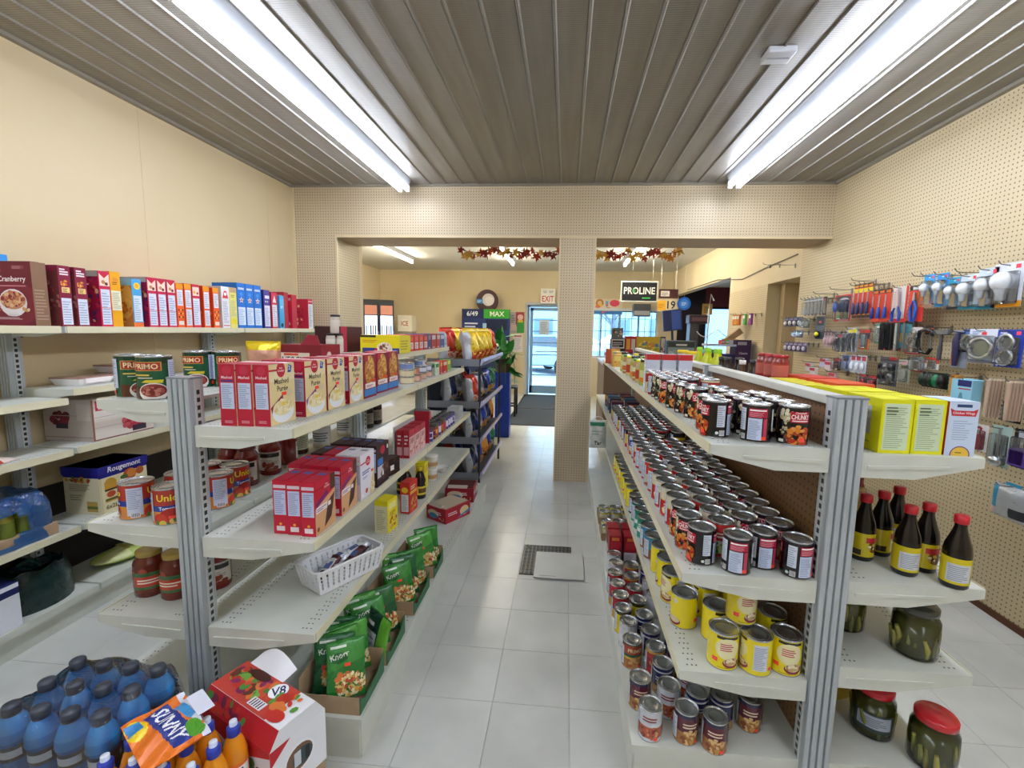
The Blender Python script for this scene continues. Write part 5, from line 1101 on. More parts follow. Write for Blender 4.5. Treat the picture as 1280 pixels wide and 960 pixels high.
# tall cartons, jars and tins farther along the top right shelf
def tbox(w, d, h, c, ac, loc, lab, cat='carton', word=None):
    f = Art(w, h).rect(0, 0, 1, 1, c).rect(.06, .08, .94, .6, '#dfe3ea').food(.5, .32, .3, .25, ['#a9c49a', '#c9ced9', '#e6e9ef', ac], 16, .09, 3).rect(0, .84, 1, 1, ac)
    if word: f.text(word, .5, .72, .12, ac, .8)
    l = Art(d, h).rect(0, 0, 1, 1, c).rect(.1, .1, .9, .7, '#e6e8ee').lines(.15, .15, .85, .65, 8, '#a8aeba').rect(0, .84, 1, 1, ac)
    carton('broth_carton', w, d, h, c, front=f, left=l).put(loc, 0, lab, cat)
tbox(.075, .075, .2, '#c9d2e2', '#c9302e', (.50, 2.68, ZR1), 'pale broth carton with red top at the aisle edge')
tbox(.075, .075, .2, '#c9d2e2', '#c9302e', (.59, 2.68, ZR1), 'pale broth carton with red top, second from the aisle')
tbox(.075, .075, .2, '#d2d9e6', '#c9302e', (.68, 2.68, ZR1), 'pale broth carton with red top, nearest the brown panel')
ycap = jar('condiment_jar', .04, .15, '#c9b48a', can_art(.04, .08).rect(0, 0, 1, 1, '#d9b84a').rect(.3, .1, .7, .9, '#b5402a'), '#e3dc2a', .036)
gcap = jar('condiment_jar', .04, .15, '#b5885a', can_art(.04, .08).rect(0, 0, 1, 1, '#e0d8b0').rect(.25, .1, .75, .6, '#c9652a'), '#4a8a3a', .036)
bcap = jar('condiment_jar', .035, .16, '#a8b04a', can_art(.035, .08).rect(0, 0, 1, 1, '#cfd28a').rect(.25, .0, .75, .4, '#d98a2a'), '#33302c', .03)
k = 0
for i, y in enumerate((2.84, 2.96, 3.09, 3.24, 3.42, 3.62, 3.82)):
    for j in range(2):
        (bcap, ycap, gcap)[(i+j) % 3].put((.49+.11*j, y, ZR1), R.uniform(-1, 1), ('aisle-side' if j == 0 else 'inner')+' condiment jar, '+ORD[i]+' beyond the broth cartons', 'jar', 'condiment jars beyond the broth cartons')
a = Art(.1, .1).rect(0, 0, 1, 1, '#d9a84a').rect(.1, .5, .9, .9, '#e8cf6a').food(.5, .3, .35, .2, ['#c0652a', '#e8b04a'], 12, .1)
for i, (x, y) in enumerate(((.49, 4.34), (.53, 4.52), (.48, 4.72))): carton('food_box', .1, .12, .11+.02*i, ['#d98a3a', '#c9c4b4', '#cf5a3a'][i], front=a).put((x, y, ZR1), .2*i, ['orange', 'grey', 'red-orange'][i]+' small box near the pillar on the top right shelf', 'food box')

# second shelf: packed rows
ZR2 = .7525
rc = [band_can('soup_can', CR, CH, '#dcd3b4', [(.0, .62, '#c22c2e'), (.58, .62, '#dfc06a')], 'Soup', '#f3ead4', ['#d9b45a', '#e8d9a8', '#5a8a3a'], seed=2, ty=.42),
      band_can('soup_can', CR, CH, '#d9d2bc', [(.5, 1, '#c9302e'), (.0, .12, '#c9302e')], 'Soup', '#f6efe0', ['#4a8a4a', '#c9d98a', '#8ab04a'], seed=4),
      band_can('soup_can', CR, CH, '#c9ccd4', [(.45, .8, '#2c4a9e'), (0, .2, '#c9442a')], 'Soup', '#eef2fa', ['#d96a2a', '#e6a84a'], seed=6, ty=.62),
      band_can('soup_can', CR, CH, '#e2c62a', [(.75, 1, '#2c2a28'), (0, .2, '#c02a2e')], 'Soup', '#3a2a1a', ['#c98a3a', '#8a4a2a'], seed=8, ty=.55),
      band_can('soup_can', CR, CH, '#b5302e', [(.6, .9, '#2a2226'), (.0, .3, '#d9a04a')], 'Soup', '#f0e0d0', ['#c98a3a', '#8a2a1a'], seed=9, ty=.75)]
R2 = [(.45, 1.43, -1.15, 0, 'dark soup can at the aisle corner of the packed shelf'), (.545, 1.385, -2.6, 1, 'dark soup can showing white panel, second from the packed shelf corner'), (.635, 1.425, -2.3, 0, 'dark soup can showing red panel, third from the packed shelf corner'), (.7185, 1.38, -2.0, 1, 'dark soup can with yellow specks beside the right post, packed shelf')]
for x, y, rz, k, lb in R2: ck[k].put((x, y, ZR2), rz, lb, 'soup can', 'front cans of the packed shelf')
names = ('aisle-edge', 'second', 'third', 'innermost')
for i in range(26):
    for j in range(4):
        y = 1.525+.0905*i+(-.035 if j == 1 else (.01 if j == 2 else (-.03 if j == 3 else 0))); x = .437+.0925*j+R.uniform(-.003, .003)
        if i < 2 and j == 0: kind = ck[i % 2]
        elif j >= 2 and i < 8: kind = ck[(i+j) % 2]
        elif i < 7: kind = rc[0] if (j == 0 and i < 5) or i % 2 else rc[1]
        elif i < 12: kind = rc[(2, 1, 0)[(i+j) % 3]]
        elif i < 16: kind = rc[(3, 2, 4)[(i+j) % 3]]
        elif i < 20: kind = rc[4]
        else: kind = rc[3]
        if (i in (13, 14) and j > 1): continue
        kind.put((x, y, ZR2), R.uniform(-.5, .5), 'soup can, '+ORD[i]+' behind the front ones in the '+names[j]+' row, packed shelf', 'soup can', 'rows of cans on the packed shelf')
sign = Art(.15, .24).rect(0, 0, 1, 1, '#dfe3e0').rect(.05, .8, .9, .95, '#3a8a6a').lines(.1, .5, .8, .7, 2, '#9fb0a8').text('Tar', .5, .2, .13, '#26262a', .7)
bgp = pillow(.15, .24, .06, sign, '#dfe3e0', 26, 30, 'pouch', seed=8, wrk=.25)
o = bgp.build('shopping_bag', None, None, (.288, 3.80, .50), .1); tag(o, 'white plastic shopping bag hanging at the far shelf edge by the pillar', 'shopping bag')
MB().mat('plastic').tube([(-.05, 0, .235), (-.03, 0, .262), (.0, 0, .27), (.03, 0, .262), (.05, 0, .235)], .004, 6, '#e6e9e6').build('handle', None, o)
# third shelf: yellow cans
ZR3 = .4305
YR, YH = .046, .118
a = can_art(YR, YH); a.rect(0, 0, 1, 1, '#ecd916'); a.rect(.38, .9, .62, .985, '#2a2a1c')
a.ell(.5, .62, .13, .12, '#ece4b0'); a.lines(.42, .56, .6, .8, 4, '#c0486a', 4, .5); a.ell(.55, .2, .1, .06, '#8f2f3a'); a.ell(.55, .24, .09, .045, '#d9c79a'); a.food(.55, .25, .075, .03, ['#c9a26a', '#efe0b8', '#a8784a'], 18, .02, 3); sticker(a, .34, .2, .06, .12); a.lines(.4, .04, .6, .1, 1, '#c0a818', 2)
a.rect(.7, .14, .84, .9, '#d3d9e3'); a.lines(.705, .18, .835, .86, 13, '#9aa5b8', 3); sticker(a, .86, .14, .06, .1); a.ell(.08, .18, .09, .055, '#8f2f3a'); a.ell(.08, .22, .08, .04, '#d9c79a'); a.ell(.1, .86, .03, .03, '#d9d4b4')
yel = can('mushroom_can', YR, YH, '#ecd916', a)
g = 'yellow discount cans on the third right shelf'
YC = [(.53, 1.40, .0, 0, 'yellow can front left in the yellow group, pink lettering'), (.625, 1.385, -1.75, 0, 'yellow can front middle in the yellow group, white panel'), (.7195, 1.395, -.15, 0, 'yellow can front right in the yellow group, beside the post'),
      (.455, 1.59, 1.6, 0, 'lone yellow can at the aisle edge of the third shelf'), (.548, 1.525, .35, 0, 'yellow can second row, behind the front left one'), (.60, 1.455, .15, 1, 'yellow can stacked on top of the front yellow cans'),
      (.725, 1.51, .3, 0, 'yellow can second row beside the post'), (.55, 1.66, -1.6, 0, 'yellow can third row with white panel'), (.65, 1.62, .5, 0, 'yellow can third row by the brown panel'), (.65, 1.74, -1.4, 0, 'yellow can fourth row by the brown panel'),
      (.45, 1.735, -1.2, 0, 'yellow can second along the aisle edge'), (.452, 1.845, 1.0, 0, 'yellow can third along the aisle edge'), (.45, 1.955, .3, 0, 'yellow can fourth along the aisle edge'), (.55, 1.80, 0, 0, 'yellow can second in from the aisle, fourth row'), (.55, 1.92, .4, 0, 'yellow can second in from the aisle, fifth row')]
for x, y, rz, st, lb in YC: yel.put((x, y, ZR3+st*.1205), rz, lb, 'food can', g)
teal = band_can('food_can', .043, .11, '#1f9a7c', [(.8, 1, '#167a62'), (.3, .5, '#d9e6e0')], 'Peas', '#e6f2ee', None, ty=.65)
blu = band_can('food_can', .043, .11, '#3f86a8', [(0, .45, '#8a5a3a')], 'Tuna', '#eef2f6', ['#a8744a', '#c9986a'], ty=.75)
y2 = [blu, blu, teal, teal, teal, band_can('food_can', .043, .11, '#4a4238', [(.3, .7, '#c98a5a')], None, '#fff', None), yel, yel, yel, yel, yel, yel, yel, yel]
for i, pr in enumerate(y2):
    for j in range(2):
        q = teal if (pr is blu and j) else pr
        q.put((.437+.102*j, 2.075+.105*i, ZR3), R.uniform(-.6, .6), ('blue and brown', 'blue and brown', 'teal', 'teal', 'teal', 'dark striped')[i]+' can, '+ORD[i]+' past the yellow cans, '+('aisle' if j == 0 else 'inner')+' side' if i < 6 else 'far yellow can, '+ORD[i-6]+' past the dark striped cans, '+('aisle' if j == 0 else 'inner')+' side', 'food can', 'cans farther along the third right shelf')

# base deck cans, three deep
ZR0 = .1505
BRD, BH = .0375, .108
bc = [band_can('food_can', BRD, BH, '#1f4a34', [(.6, .95, '#a8452a'), (0, .4, '#b5783a'), (.4, .48, '#d9c23a')], 'PRIMO', '#f0dca8', ['#c98a4a', '#d9a86a', '#a8602e'], seed=3, ty=.76, th=.16),
      band_can('food_can', BRD, BH, '#5a1c2e', [(.0, .42, '#a8703a'), (.9, 1, '#2a2a4a')], 'Beans', '#e6c9b0', ['#c9924a', '#8a4a24', '#e0b87a'], seed=5, ty=.68, th=.14),
      band_can('food_can', BRD, BH, '#c9cdd4', [(.0, .6, '#d3d6dc'), (.1, .5, '#b5563a')], 'Soup', '#8a2a24', ['#c9643a', '#8a3a24', '#e0a070'], seed=7, ty=.78),
      band_can('food_can', BRD, BH, '#232c5a', [(.0, .3, '#b58a4a'), (.84, .9, '#c9ccd4')], 'Beans', '#d9dcea', ['#c9a05a', '#8a5a2a'], seed=8, ty=.62),
      band_can('food_can', BRD, BH, '#b02430', [(.0, .45, '#d9a23a'), (.42, .5, '#2c4a9e')], 'Corn', '#f3e6c4', ['#e8c24a', '#f0d878', '#c9962a'], seed=9, ty=.7),
      band_can('food_can', BRD, BH, '#d9c31a', [(.85, 1, '#3a3a20')], None, '#fff', None, seed=2),
      band_can('food_can', BRD, BH, '#c9ccd2', [(.2, .8, '#d9dbe0')], None, '#fff', None, panel=False),
      band_can('food_can', BRD, BH, '#a8262a', [(.3, .7, '#8a1c24'), (.9, 1, '#c9a24a')], 'UNICO', '#e6b84a', None, ty=.5, th=.14)]
BASE = [[(.315, 1.40, 2), (.43, 1.40, 1), (.515, 1.375, 1), (.30, 1.52, 1), (.395, 1.495, 2), (.485, 1.475, 3), (.566, 1.47, 3), (.395, 1.60, 3), (.485, 1.575, 2), (.30, 1.72, 0), (.385, 1.69, 7), (.465, 1.67, 1), (.30, 1.835, 6), (.385, 1.79, 3), (.475, 1.765, 3), (.29, 1.93, 5), (.375, 1.89, 3), (.29, 2.03, 4), (.365, 2.0, 5), (.285, 2.13, 4), (.365, 2.10, 4), (.45, 2.06, 6), (.285, 2.23, 4), (.365, 2.21, 7), (.45, 2.17, 6), (.30, 2.33, 6), (.30, 2.43, 6), (.38, 2.32, 7), (.46, 2.28, 3)]]
cn = ['brown-green bean can', 'plum bean can', 'pale soup can', 'navy bean can', 'red and gold corn can', 'yellow can', 'plain silver can', 'dark red tomato can']
for i, (x, y, k) in enumerate(BASE[0]): bc[k].put((x, y, ZR0), R.uniform(-.4, .4), cn[k]+' on the base deck, '+ORD[i]+' counted from the near end', 'food can', 'cans on the right base deck')
bc[1].put((.66, 1.47, ZR0), -.2, 'plum bean can standing alone in the shadow by the post', 'food can', 'cans on the right base deck')
# red cartons and small yellow tins farther on the base
f = Art(.07, .17).rect(0, 0, 1, 1, '#a3202e').rect(0, 0, 1, .45, '#d9d4d6').rect(.1, .55, .9, .8, '#c4303e').rect(.2, .84, .8, .95, '#e07a3a').lines(.1, .1, .9, .4, 6, '#a8a4aa')
rcn = carton('juice_box', .07, .09, .17, '#a3202e', front=f, left=Art(.09, .17).rect(0, 0, 1, 1, '#8f1c28').rect(0, 0, 1, .4, '#cfcacd'))
for i, (x, y) in enumerate(((.315, 2.55), (.315, 2.66), (.40, 2.55), (.40, 2.66))): rcn.put((x, y, ZR0), 0, 'red juice carton, '+('aisle' if i < 2 else 'inner')+' side, '+('front' if i % 2 == 0 else 'back'), 'juice carton', 'red juice cartons on the base')
tn = band_can('food_tin', .036, .075, '#d9c81c', [(.4, .9, '#d9d6b0')], None, '#fff', None, panel=True)
k = 0
for i, y in enumerate((2.85, 2.94, 3.10, 3.19)):
    for j in range(3):
        tn.put((.305+.08*j, y, ZR0+.003), R.uniform(-1, 1), 'small yellow tin in the '+('near' if i < 2 else 'far')+' tray, '+ORD[(i % 2)*3+j]+' of six', 'food tin', 'small yellow tins in trays'); k += 1
for i, (y0, y1) in enumerate(((2.80, 2.99), (3.05, 3.24))):
    b = MB().mat('cardboard').box(.262, .515, y0, y1, .1505, .153).box(.262, .515, y0, y0+.003, .153, .2).box(.262, .515, y1-.003, y1, .153, .2).box(.262, .265, y0, y1, .153, .195).box(.512, .515, y0, y1, .153, .2)
    o = b.build('display_tray', None); tag(o, 'low cardboard tray of small yellow tins, '+('nearer' if i == 0 else 'farther')+' one', 'display tray')
    MB().box(.2605, .262, y0+.02, y1-.02, .157, .185, '#a8894a').build('printed_band', 'print', o)
# goods near the pillar on the right rack end
snk = [('#5a2a34', '#3a7ab8'), ('#3c2a3a', '#c9643a'), ('#2f6a8a', '#d9dce6'), ('#6a2a2e', '#c9a04a')]
for i in range(4):
    for j in range(2):
        c, ac = snk[(i+j) % 4]; f = Art(.1, .13).rect(0, 0, 1, 1, c).rect(.1, .5, .9, .85, ac).lines(.15, .1, .85, .4, 4, '#b9a9a9')
        carton('snack_box', .1, .12, .13, c, front=f, left=f).put((.46+.13*j, 3.95+.17*i, ZR2), R.uniform(-.15, .15), ('aisle-side' if j == 0 else 'inner')+' dark snack box, '+ORD[i]+' beside the pillar', 'snack box', 'dark snack boxes by the pillar')

# ------------------------------------------------------------------ right gondola, wall side
def ybox():
    f = Art(.085, .155).rect(0, 0, 1, 1, '#e6e41c').rect(.1, .06, .9, .93, '#d3e3c0').lines(.15, .1, .85, .88, 20, '#9fb08c', 3, .35).lines(.15, .72, .6, .9, 3, '#5a6a4a', 3, .4)
    s = Art(.17, .155).rect(0, 0, 1, 1, '#e4e21a').rect(.2, .35, .75, .85, '#d9dfd6').rect(.2, .3, .75, .6, '#b9c0b8').lines(.25, .62, .7, .8, 3, '#8f9a8c').ell(.15, .88, .05, .05, '#d9552a').lines(.2, .08, .8, .2, 2, '#b8b414')
    return carton('food_box', .085, .17, .155, '#e6e41c', front=f, left=s, top=Art(.085, .17).rect(0, 0, 1, 1, '#dcd818').rect(.1, .3, .9, .7, '#c4c014'))
yb = ybox(); ZW1 = 1.1455
g = 'bright yellow boxes on the wall side of the right rack'
for i, (x, y) in enumerate(((.948, 1.445), (1.037, 1.45), (.945, 1.63), (1.034, 1.632))):
    yb.put((x, y, ZW1), R.uniform(-.02, .02), 'bright yellow box, '+('left' if i % 2 == 0 else 'right')+' one of the '+('front', 'second', 'third')[i//2]+' pair beside the right post', 'food box', g)
f = Art(.075, .155).rect(0, 0, 1, 1, '#cddcf2').rect(.25, .9, .75, .955, '#2f4a7a').poly([(.1, .74), (.9, .74), (.96, .88), (.8, .84), (.2, .84), (.04, .88)], '#c9303e').text('Chicken Wings', .5, .79, .055, '#f4e6e8', .75).lines(.18, .3, .85, .68, 9, '#9fb2d0', 3, .35).ell(.52, .02, .34, .34, '#7a4a86').ell(.52, .02, .3, .3, '#e8c04a').lines(.36, .05, .68, .09, 1, '#7a5a2a')
s = Art(.13, .155).rect(0, 0, 1, 1, '#c9442a').rect(.1, .1, .9, .8, '#d9603a')
carton('coating_box', .075, .13, .155, '#cddcf2', front=f, left=s).put((1.128, 1.425, ZW1), -.08, 'pale blue box with red ribbon at the outer shelf end', 'food box')
# orange and yellow packs further along, lemon juice, red jars
f = Art(.1, .15).rect(0, 0, 1, 1, '#e8dc2a').rect(0, .8, 1, 1, '#d9d41c').rect(.2, .2, .8, .6, '#d9e0b8').ell(.5, .4, .15, .15, '#8ab04a')
oy = carton('tea_box', .1, .056, .15, '#e8dc2a', front=f, left=f)
for i in range(5): oy.put((.93, 1.77+.06*i, ZW1), 0, 'yellow and green tea box, '+ORD[i]+' along behind the rail', 'tea box', 'yellow tea boxes behind the rail')
f = Art(.2, .13).rect(0, 0, 1, 1, '#e0562a').rect(.1, .5, .9, .9, '#d9d0c4')
for i in range(2): carton('tea_box', .13, .2, .158, '#e0562a' if i == 0 else '#c9302e', left=f, front=f).put((1.06, 1.84+.22*i, ZW1), 0, ['orange', 'red'][i]+' tea carton beside the yellow tea boxes', 'tea box')
rj = jar('hot_sauce_jar', .035, .122, '#8f2a22', can_art(.035, .07).rect(0, 0, 1, 1, '#a8342a').rect(.25, .1, .75, .9, '#c9665a'), '#a8202a', .03)
for i in range(4):
    for j in range(2): rj.put((.92+.08*j, 2.10+.08*i, ZW1), 0, ('rail-side' if j == 0 else 'outer')+' red jar, '+ORD[i]+' after the tea boxes', 'jar', 'red jars behind the rail')
for i in range(3): rj.put((.96, 2.12+.085*i, ZW1+.123), 0, 'red jar stacked on top, '+ORD[i]+' of the upper row', 'jar', 'red jars behind the rail')
wb_ = jar('vinegar_bottle', .03, .2, '#5a3a2a', can_art(.03, .08).rect(.2, 0, .8, 1, '#d9d2c8'), '#eceae6', .016, prof=[(.027, 0), (.03, .005), (.03, .11), (.014, .155), (.014, .178)])
dk = jar('vinegar_bottle', .032, .2, '#2c1c1a', can_art(.032, .08).rect(.2, 0, .8, 1, '#8a7a4a'), '#1c1816', .02, prof=[(.028, 0), (.032, .005), (.032, .12), (.018, .155), (.018, .178)])
for i, (x, y, pr) in enumerate(((.92, 2.45, wb_), (.925, 2.68, dk), (1.0, 2.50, dk), (.92, 2.76, dk), (1.0, 2.72, dk))): pr.put((x, y, ZW1), 0, ('white-capped' if pr is wb_ else 'dark-capped')+' brown bottle, '+ORD[i]+' after the red jars', 'bottle', 'brown bottles behind the rail')
lem = jar('lemon_juice_bottle', .036, .24, '#cfd81c', can_art(.036, .06).rect(.2, 0, .8, 1, '#e6e23a').rect(.3, .2, .7, .7, '#d9b41c'), '#9ed62a', .018, prof=[(.03, 0), (.036, .006), (.036, .13), (.034, .15), (.018, .19), (.018, .213)], capm='plastic', az=.04)
for i in range(5): lem.put((.93+.02*(i % 2), 2.86+.1*i, ZW1), 0, 'yellow lemon juice bottle with lime cap, '+ORD[i]+' from the near end', 'lemon juice', 'lemon juice bottles behind the rail')
must = jar('mustard_jar', .045, .2, '#d9d0b0', can_art(.045, .08).rect(0, 0, 1, 1, '#e0cf4a').rect(.2, .1, .8, .6, '#c9402a'), '#eed21c', .043, capm='plastic')
for i in range(2): must.put((.94, 3.50+.25*i, ZW1), 0, 'yellow-lidded jar, '+('nearer' if i == 0 else 'farther')+' one past the lemon bottles', 'jar', 'yellow-lidded jars')
# soy sauce bottles
sr, sh_ = .034, .215
a = can_art(sr, .085); a.rect(0, 0, 1, 1, '#d8c61a'); a.rect(.12, .1, .4, .78, '#cfd2d8'); a.lines(.14, .15, .38, .74, 8, '#98a0aa'); a.rect(.42, .06, .55, .3, '#3a3414'); a.ell(.75, .45, .12, .1, '#7a4a1c'); a.food(.75, .4, .12, .06, ['#e8e0b0', '#4a2a14', '#c9a83a'], 14, .03); a.rect(.6, .62, .9, .85, '#c02a2e')
soy = jar('soy_sauce_bottle', sr, sh_, '#120c0c', a, '#c8202c', .0165, 'plastic', prof=[(.03, 0), (sr, .006), (sr, .105), (.031, .125), (.018, .165), (.0145, .18), (.0145, .19)], az=.016)
ZW2 = .7575
for i, (x, y, rz, lb) in enumerate(((.985, 1.505, -.9, 'soy sauce bottle leftmost, next to the post'), (1.06, 1.42, 1.3, 'soy sauce bottle front middle with white panel'), (1.065, 1.545, -.3, 'soy sauce bottle second from the post, back row'), (1.135, 1.45, -1.2, 'soy sauce bottle fourth from the post, yellow edge'), (1.155, 1.36, 1.1, 'soy sauce bottle at the outer near corner'), (1.15, 1.60, .2, 'soy sauce bottle at the back of the group'))):
    soy.put((x, y, ZW2), rz, lb, 'soy sauce', 'soy sauce bottles with red caps')
tj = jar('mustard_jar', .045, .16, '#b59a5a', can_art(.045, .08).rect(.2, 0, .8, 1, '#d9c46a'), '#a8884a', .042)
for i, (x, y) in enumerate(((1.0, 1.70), (1.09, 1.75))): tj.put((x, y, ZW2), 0, ('left', 'right')[i]+' tan-lidded jar behind the soy sauce', 'jar', 'tan-lidded jars')
ob_ = jar('wine_vinegar_bottle', .03, .22, '#7a1c1c', None, '#c0201f', .016, prof=[(.027, 0), (.03, .006), (.03, .12), (.015, .17), (.015, .195)])
for i, (x, y) in enumerate(((1.13, 1.78), (1.13, 1.86))): ob_.put((x, y, ZW2), 0, ('nearer', 'farther')[i]+' slim red bottle behind the soy sauce', 'bottle', 'slim red bottles')
# pickle jars
def pickle_jar(loc, rz, lidc, lab, s=1., label=False):
    r_, h_ = .058*s, .155*s
    b = MB().mat('jar_glass').lathe([(r_*.85, 0), (r_, .008), (r_*1.02, h_*.45), (r_*.98, h_*.72), (r_*.8, h_*.84), (r_*.8, h_*.88)], 28, '#6a6a34', cap=True)
    o = b.build('pickle_jar', None, None, loc, rz); tag(o, lab, 'pickle jar', 'pickle jars')
    rr = random.Random(int(loc[0]*1000)); pk = MB().mat('gloss'); pk.lathe([(r_*.8, .006), (r_*.93, .014), (r_*.94, h_*.7), (r_*.5, h_*.72)], 24, '#5c5f2c')
    for i in range(16):
        a_ = 2*PI*i/16+rr.uniform(-.1, .1); z = rr.uniform(.2, .5)*h_; x, y = r_*.87*math.cos(a_), r_*.87*math.sin(a_); dx = rr.uniform(-.02, .02)
        pk.tube([(x, y, z-h_*.18), (x+dx*.3, y+dx*.2, z), (x+dx, y, z+h_*.2)], [r_*.1, r_*.15, r_*.09], 7, rr.choice(['#8a8c3c', '#9a9644', '#747a34', '#a8a254']))
    pk.build('pickles', None, o)
    if label: lb = MB().mat('print'); can_art(r_*1.03, .07).rect(.36, 0, .64, 1, '#3a4a44').rect(.38, .2, .62, .9, '#a9b0bc').lines(.4, .3, .6, .8, 5, '#6f7886').on_cyl(lb, r_*1.03, h_*.2); lb.build('label', None, o)
    MB().mat('gloss').lathe([(r_*.86, h_*.865), (r_*.88, h_*.87), (r_*.88, h_*.97), (r_*.8, h_), (.0005, h_)], 28, lidc).build('lid', None, o)
ZW3 = .4855
pickle_jar((1.13, 1.44, ZW3), .3, '#3a3c38', 'pickle jar with dark lid on the third shelf, wall side', 1.06)
pickle_jar((.99, 1.56, ZW3), 1., '#33342f', 'dark pickle jar behind the dark-lidded one, near the post', 1.0)
pickle_jar((1.075, 1.50, .1505), -.5, '#c8202c', 'red-lidded pickle jar with white label on the base deck', 1.08, True)
pickle_jar((1.185, 1.39, .1505), .7, '#c8202c', 'red-lidded pickle jar nearest the camera on the base deck', 1.08)
b = MB().mat('plastic').lathe([(.1, 0), (.11, .004), (.135, .075), (.142, .078), (.136, .076), (.112, .008), (.0005, .006)], 32, '#eec81a', cap=False)
o = b.build('plastic_bowl', None, None, (1.02, 1.72, .1505)); tag(o, 'yellow plastic bowl on the base deck behind the pickle jars', 'bowl')
it = MB().mat('gloss').ball((0, 0, .05), .06, .07, .035, '#8a5a24').ball((.05, .03, .05), .04, .04, .03, '#c9a02a').ball((-.05, -.02, .05), .04, .05, .03, '#5a3a1c'); it.build('contents', None, o)
# ------------------------------------------------------------------ right wall: pegboard goods (faces towards -X)
HX = 2.2
hook_m = MB().tube([(.128, 0, 0), (.0, 0, 0), (-.04, 0, .004), (-.055, 0, .022)], .0028, 6, '#8a8a86').mesh('peg_hook', 'metal')
plate_m = MB().box(.12, .129, -.006, .006, -.03, .012, '#9a9a96').mesh('back_clip', 'metal')
hn = [0]
def hook(y, z, lab, x=HX):
    o = link('peg_hook', hook_m, None, (x, y, z)); tag(o, 'wire peg hook '+lab, 'hook', 'wire peg hooks on the right wall'); link('back_clip', plate_m, o); return o
def card(name, y0, y1, z0, z1, art, base, lab, cat, prod=None, group=None, x=HX, tilt=0, blister=True, mat='print'):
    """hang card w wide facing -X; prod(mb, w, h) adds the product in front (local -X)"""
    w, h = y1-y0, z1-z0
    b = MB().mat(mat).box(0, .002, -w/2, w/2, -h, 0, base)
    if art: art.on_plane(b, (0, w/2, -h), (0, -1, 0), (0, 0, 1), (-1, 0, 0))
    o = b.build(name, None, None, (x+.003, (y0+y1)/2, z1)); o.rotation_euler = (0, 0, tilt); tag(o, lab, cat, group)
    if prod:
        p = MB(); pn = prod(p, w, h); p.build(pn or 'product', None, o)
    if blister:
        t = .03
        MB().mat('blister').box(-t, -.0005, -w*.4, w*.4, -h*.93, -h*.2, '#ffffff', bev=.008).build('blister', None, o)
    hook((y0+y1)/2, z1-.012, 'holding the '+' '.join(lab.split()[:11]), x)
    return o
def A2(y0, y1, z0, z1, base): return Art(y1-y0, z1-z0).rect(0, 0, 1, 1, base)
def price(a, u=.7, v=.86): return a.rect(u, v, u+.16, v+.09, '#ff4a55')
def bulb(p, w, h):
    p.mat('gloss'); r = w*.3; c = (-.028, 0, -h*.42); p.ball(c, r, r, r*1.05, '#e8ecee', 16, 10)
    p.lathe([(r*.75, c[2]-r*.6), (r*.45, c[2]-r*1.25), (r*.42, c[2]-r*1.9), (r*.2, c[2]-r*2.05)], 14, '#b9bec2', c[0], 0); return 'bulb'
for nm, y0, y1, z0, z1, base, low, lab in (('a', 2.44, 2.60, 1.64, 1.86, '#dfe3ee', '#f0a21c', 'light bulb pack with orange bottom edge'), ('b', 2.575, 2.69, 1.635, 1.85, '#cfdbe6', '#1f8aa6', 'light bulb pack with teal bottom, left of the orange-edged one'), ('c', 2.69, 2.80, 1.64, 1.83, '#d6e2ea', '#2a9ab8', 'light bulb pack with teal bottom, beside the dark-edged one'), ('d', 2.80, 2.88, 1.645, 1.825, '#2fa0c8', '#1c2a3a', 'narrow blue bulb pack with dark edge'), ('e', 2.885, 2.97, 1.665, 1.86, '#2a9adf', '#2a9adf', 'blue bulb pack, right one of two'), ('f', 2.985, 3.07, 1.668, 1.865, '#2fa4e6', '#d9a48a', 'blue bulb pack, left one of two'), ('g', 2.33, 2.42, 1.66, 1.84, '#f0e2e6', '#e8d4d8', 'pink-white bulb pack at the frame edge')):
    a = price(A2(y0, y1, z0, z1, base)).rect(0, 0, 1, .14, low).lines(.1, .16, .6, .24, 2, '#8fa6b8', 3); a.ell(.5, .9, .1, .04, '#f6f6f6')
    card('bulb_pack', y0, y1, z0, z1, a, base, lab, 'light bulb', bulb, 'light bulb packs on the pegboard')
def pliers(p, w, h):
    p.mat('plastic')
    for s in (-1, 1): p.tube([(-.015, s*.006, -h*.42), (-.015, s*.02, -h*.6), (-.015, s*.022, -h*.8), (-.015, s*.012, -h*1.0)], [.007, .009, .01, .008], 8, '#1f5ab8')
    p.mat('metal').prism([(-.012, -h*.44), (.012, -h*.44), (.005, -h*.2), (-.005, -h*.2)], -.02, -.01, 'x', '#9a9ea2'); return 'pliers'
card('pliers_pack', 3.05, 3.18, 1.58, 1.81, A2(3.05, 3.18, 1.58, 1.81, '#d8382c').rect(0, .86, 1, 1, '#2a1c1c').rect(.2, .88, .8, .97, '#d9d2cc').rect(.5, .4, .9, .8, '#e06a2a'), '#c0302a', 'pliers with blue grips on a red card', 'pliers', pliers, blister=False)
def snips(p, w, h):
    p.mat('plastic')
    for s in (-1, 1): p.tube([(-.018, s*.012, -h*.55), (-.018, s*.035, -h*.75), (-.018, s*.03, -h*.98)], [.007, .01, .008], 8, '#2a4aa6')
    p.mat('metal').prism([(-.02, -h*.6), (.025, -h*.6), (.015, -h*.1), (-.005, -h*.08)], -.024, -.012, 'x', '#c4b4c0'); return 'snips'
card('snips_pack', 3.19, 3.33, 1.58, 1.815, A2(3.19, 3.33, 1.58, 1.815, '#d9d4cc').rect(.85, 0, 1, 1, '#d8382c').rect(0, 0, 1, .1, '#d8382c').lines(.08, .5, .2, .9, 6, '#4a4a4a'), '#d9d4cc', 'snips with blue grips on a pale card', 'snips', snips, blister=False)
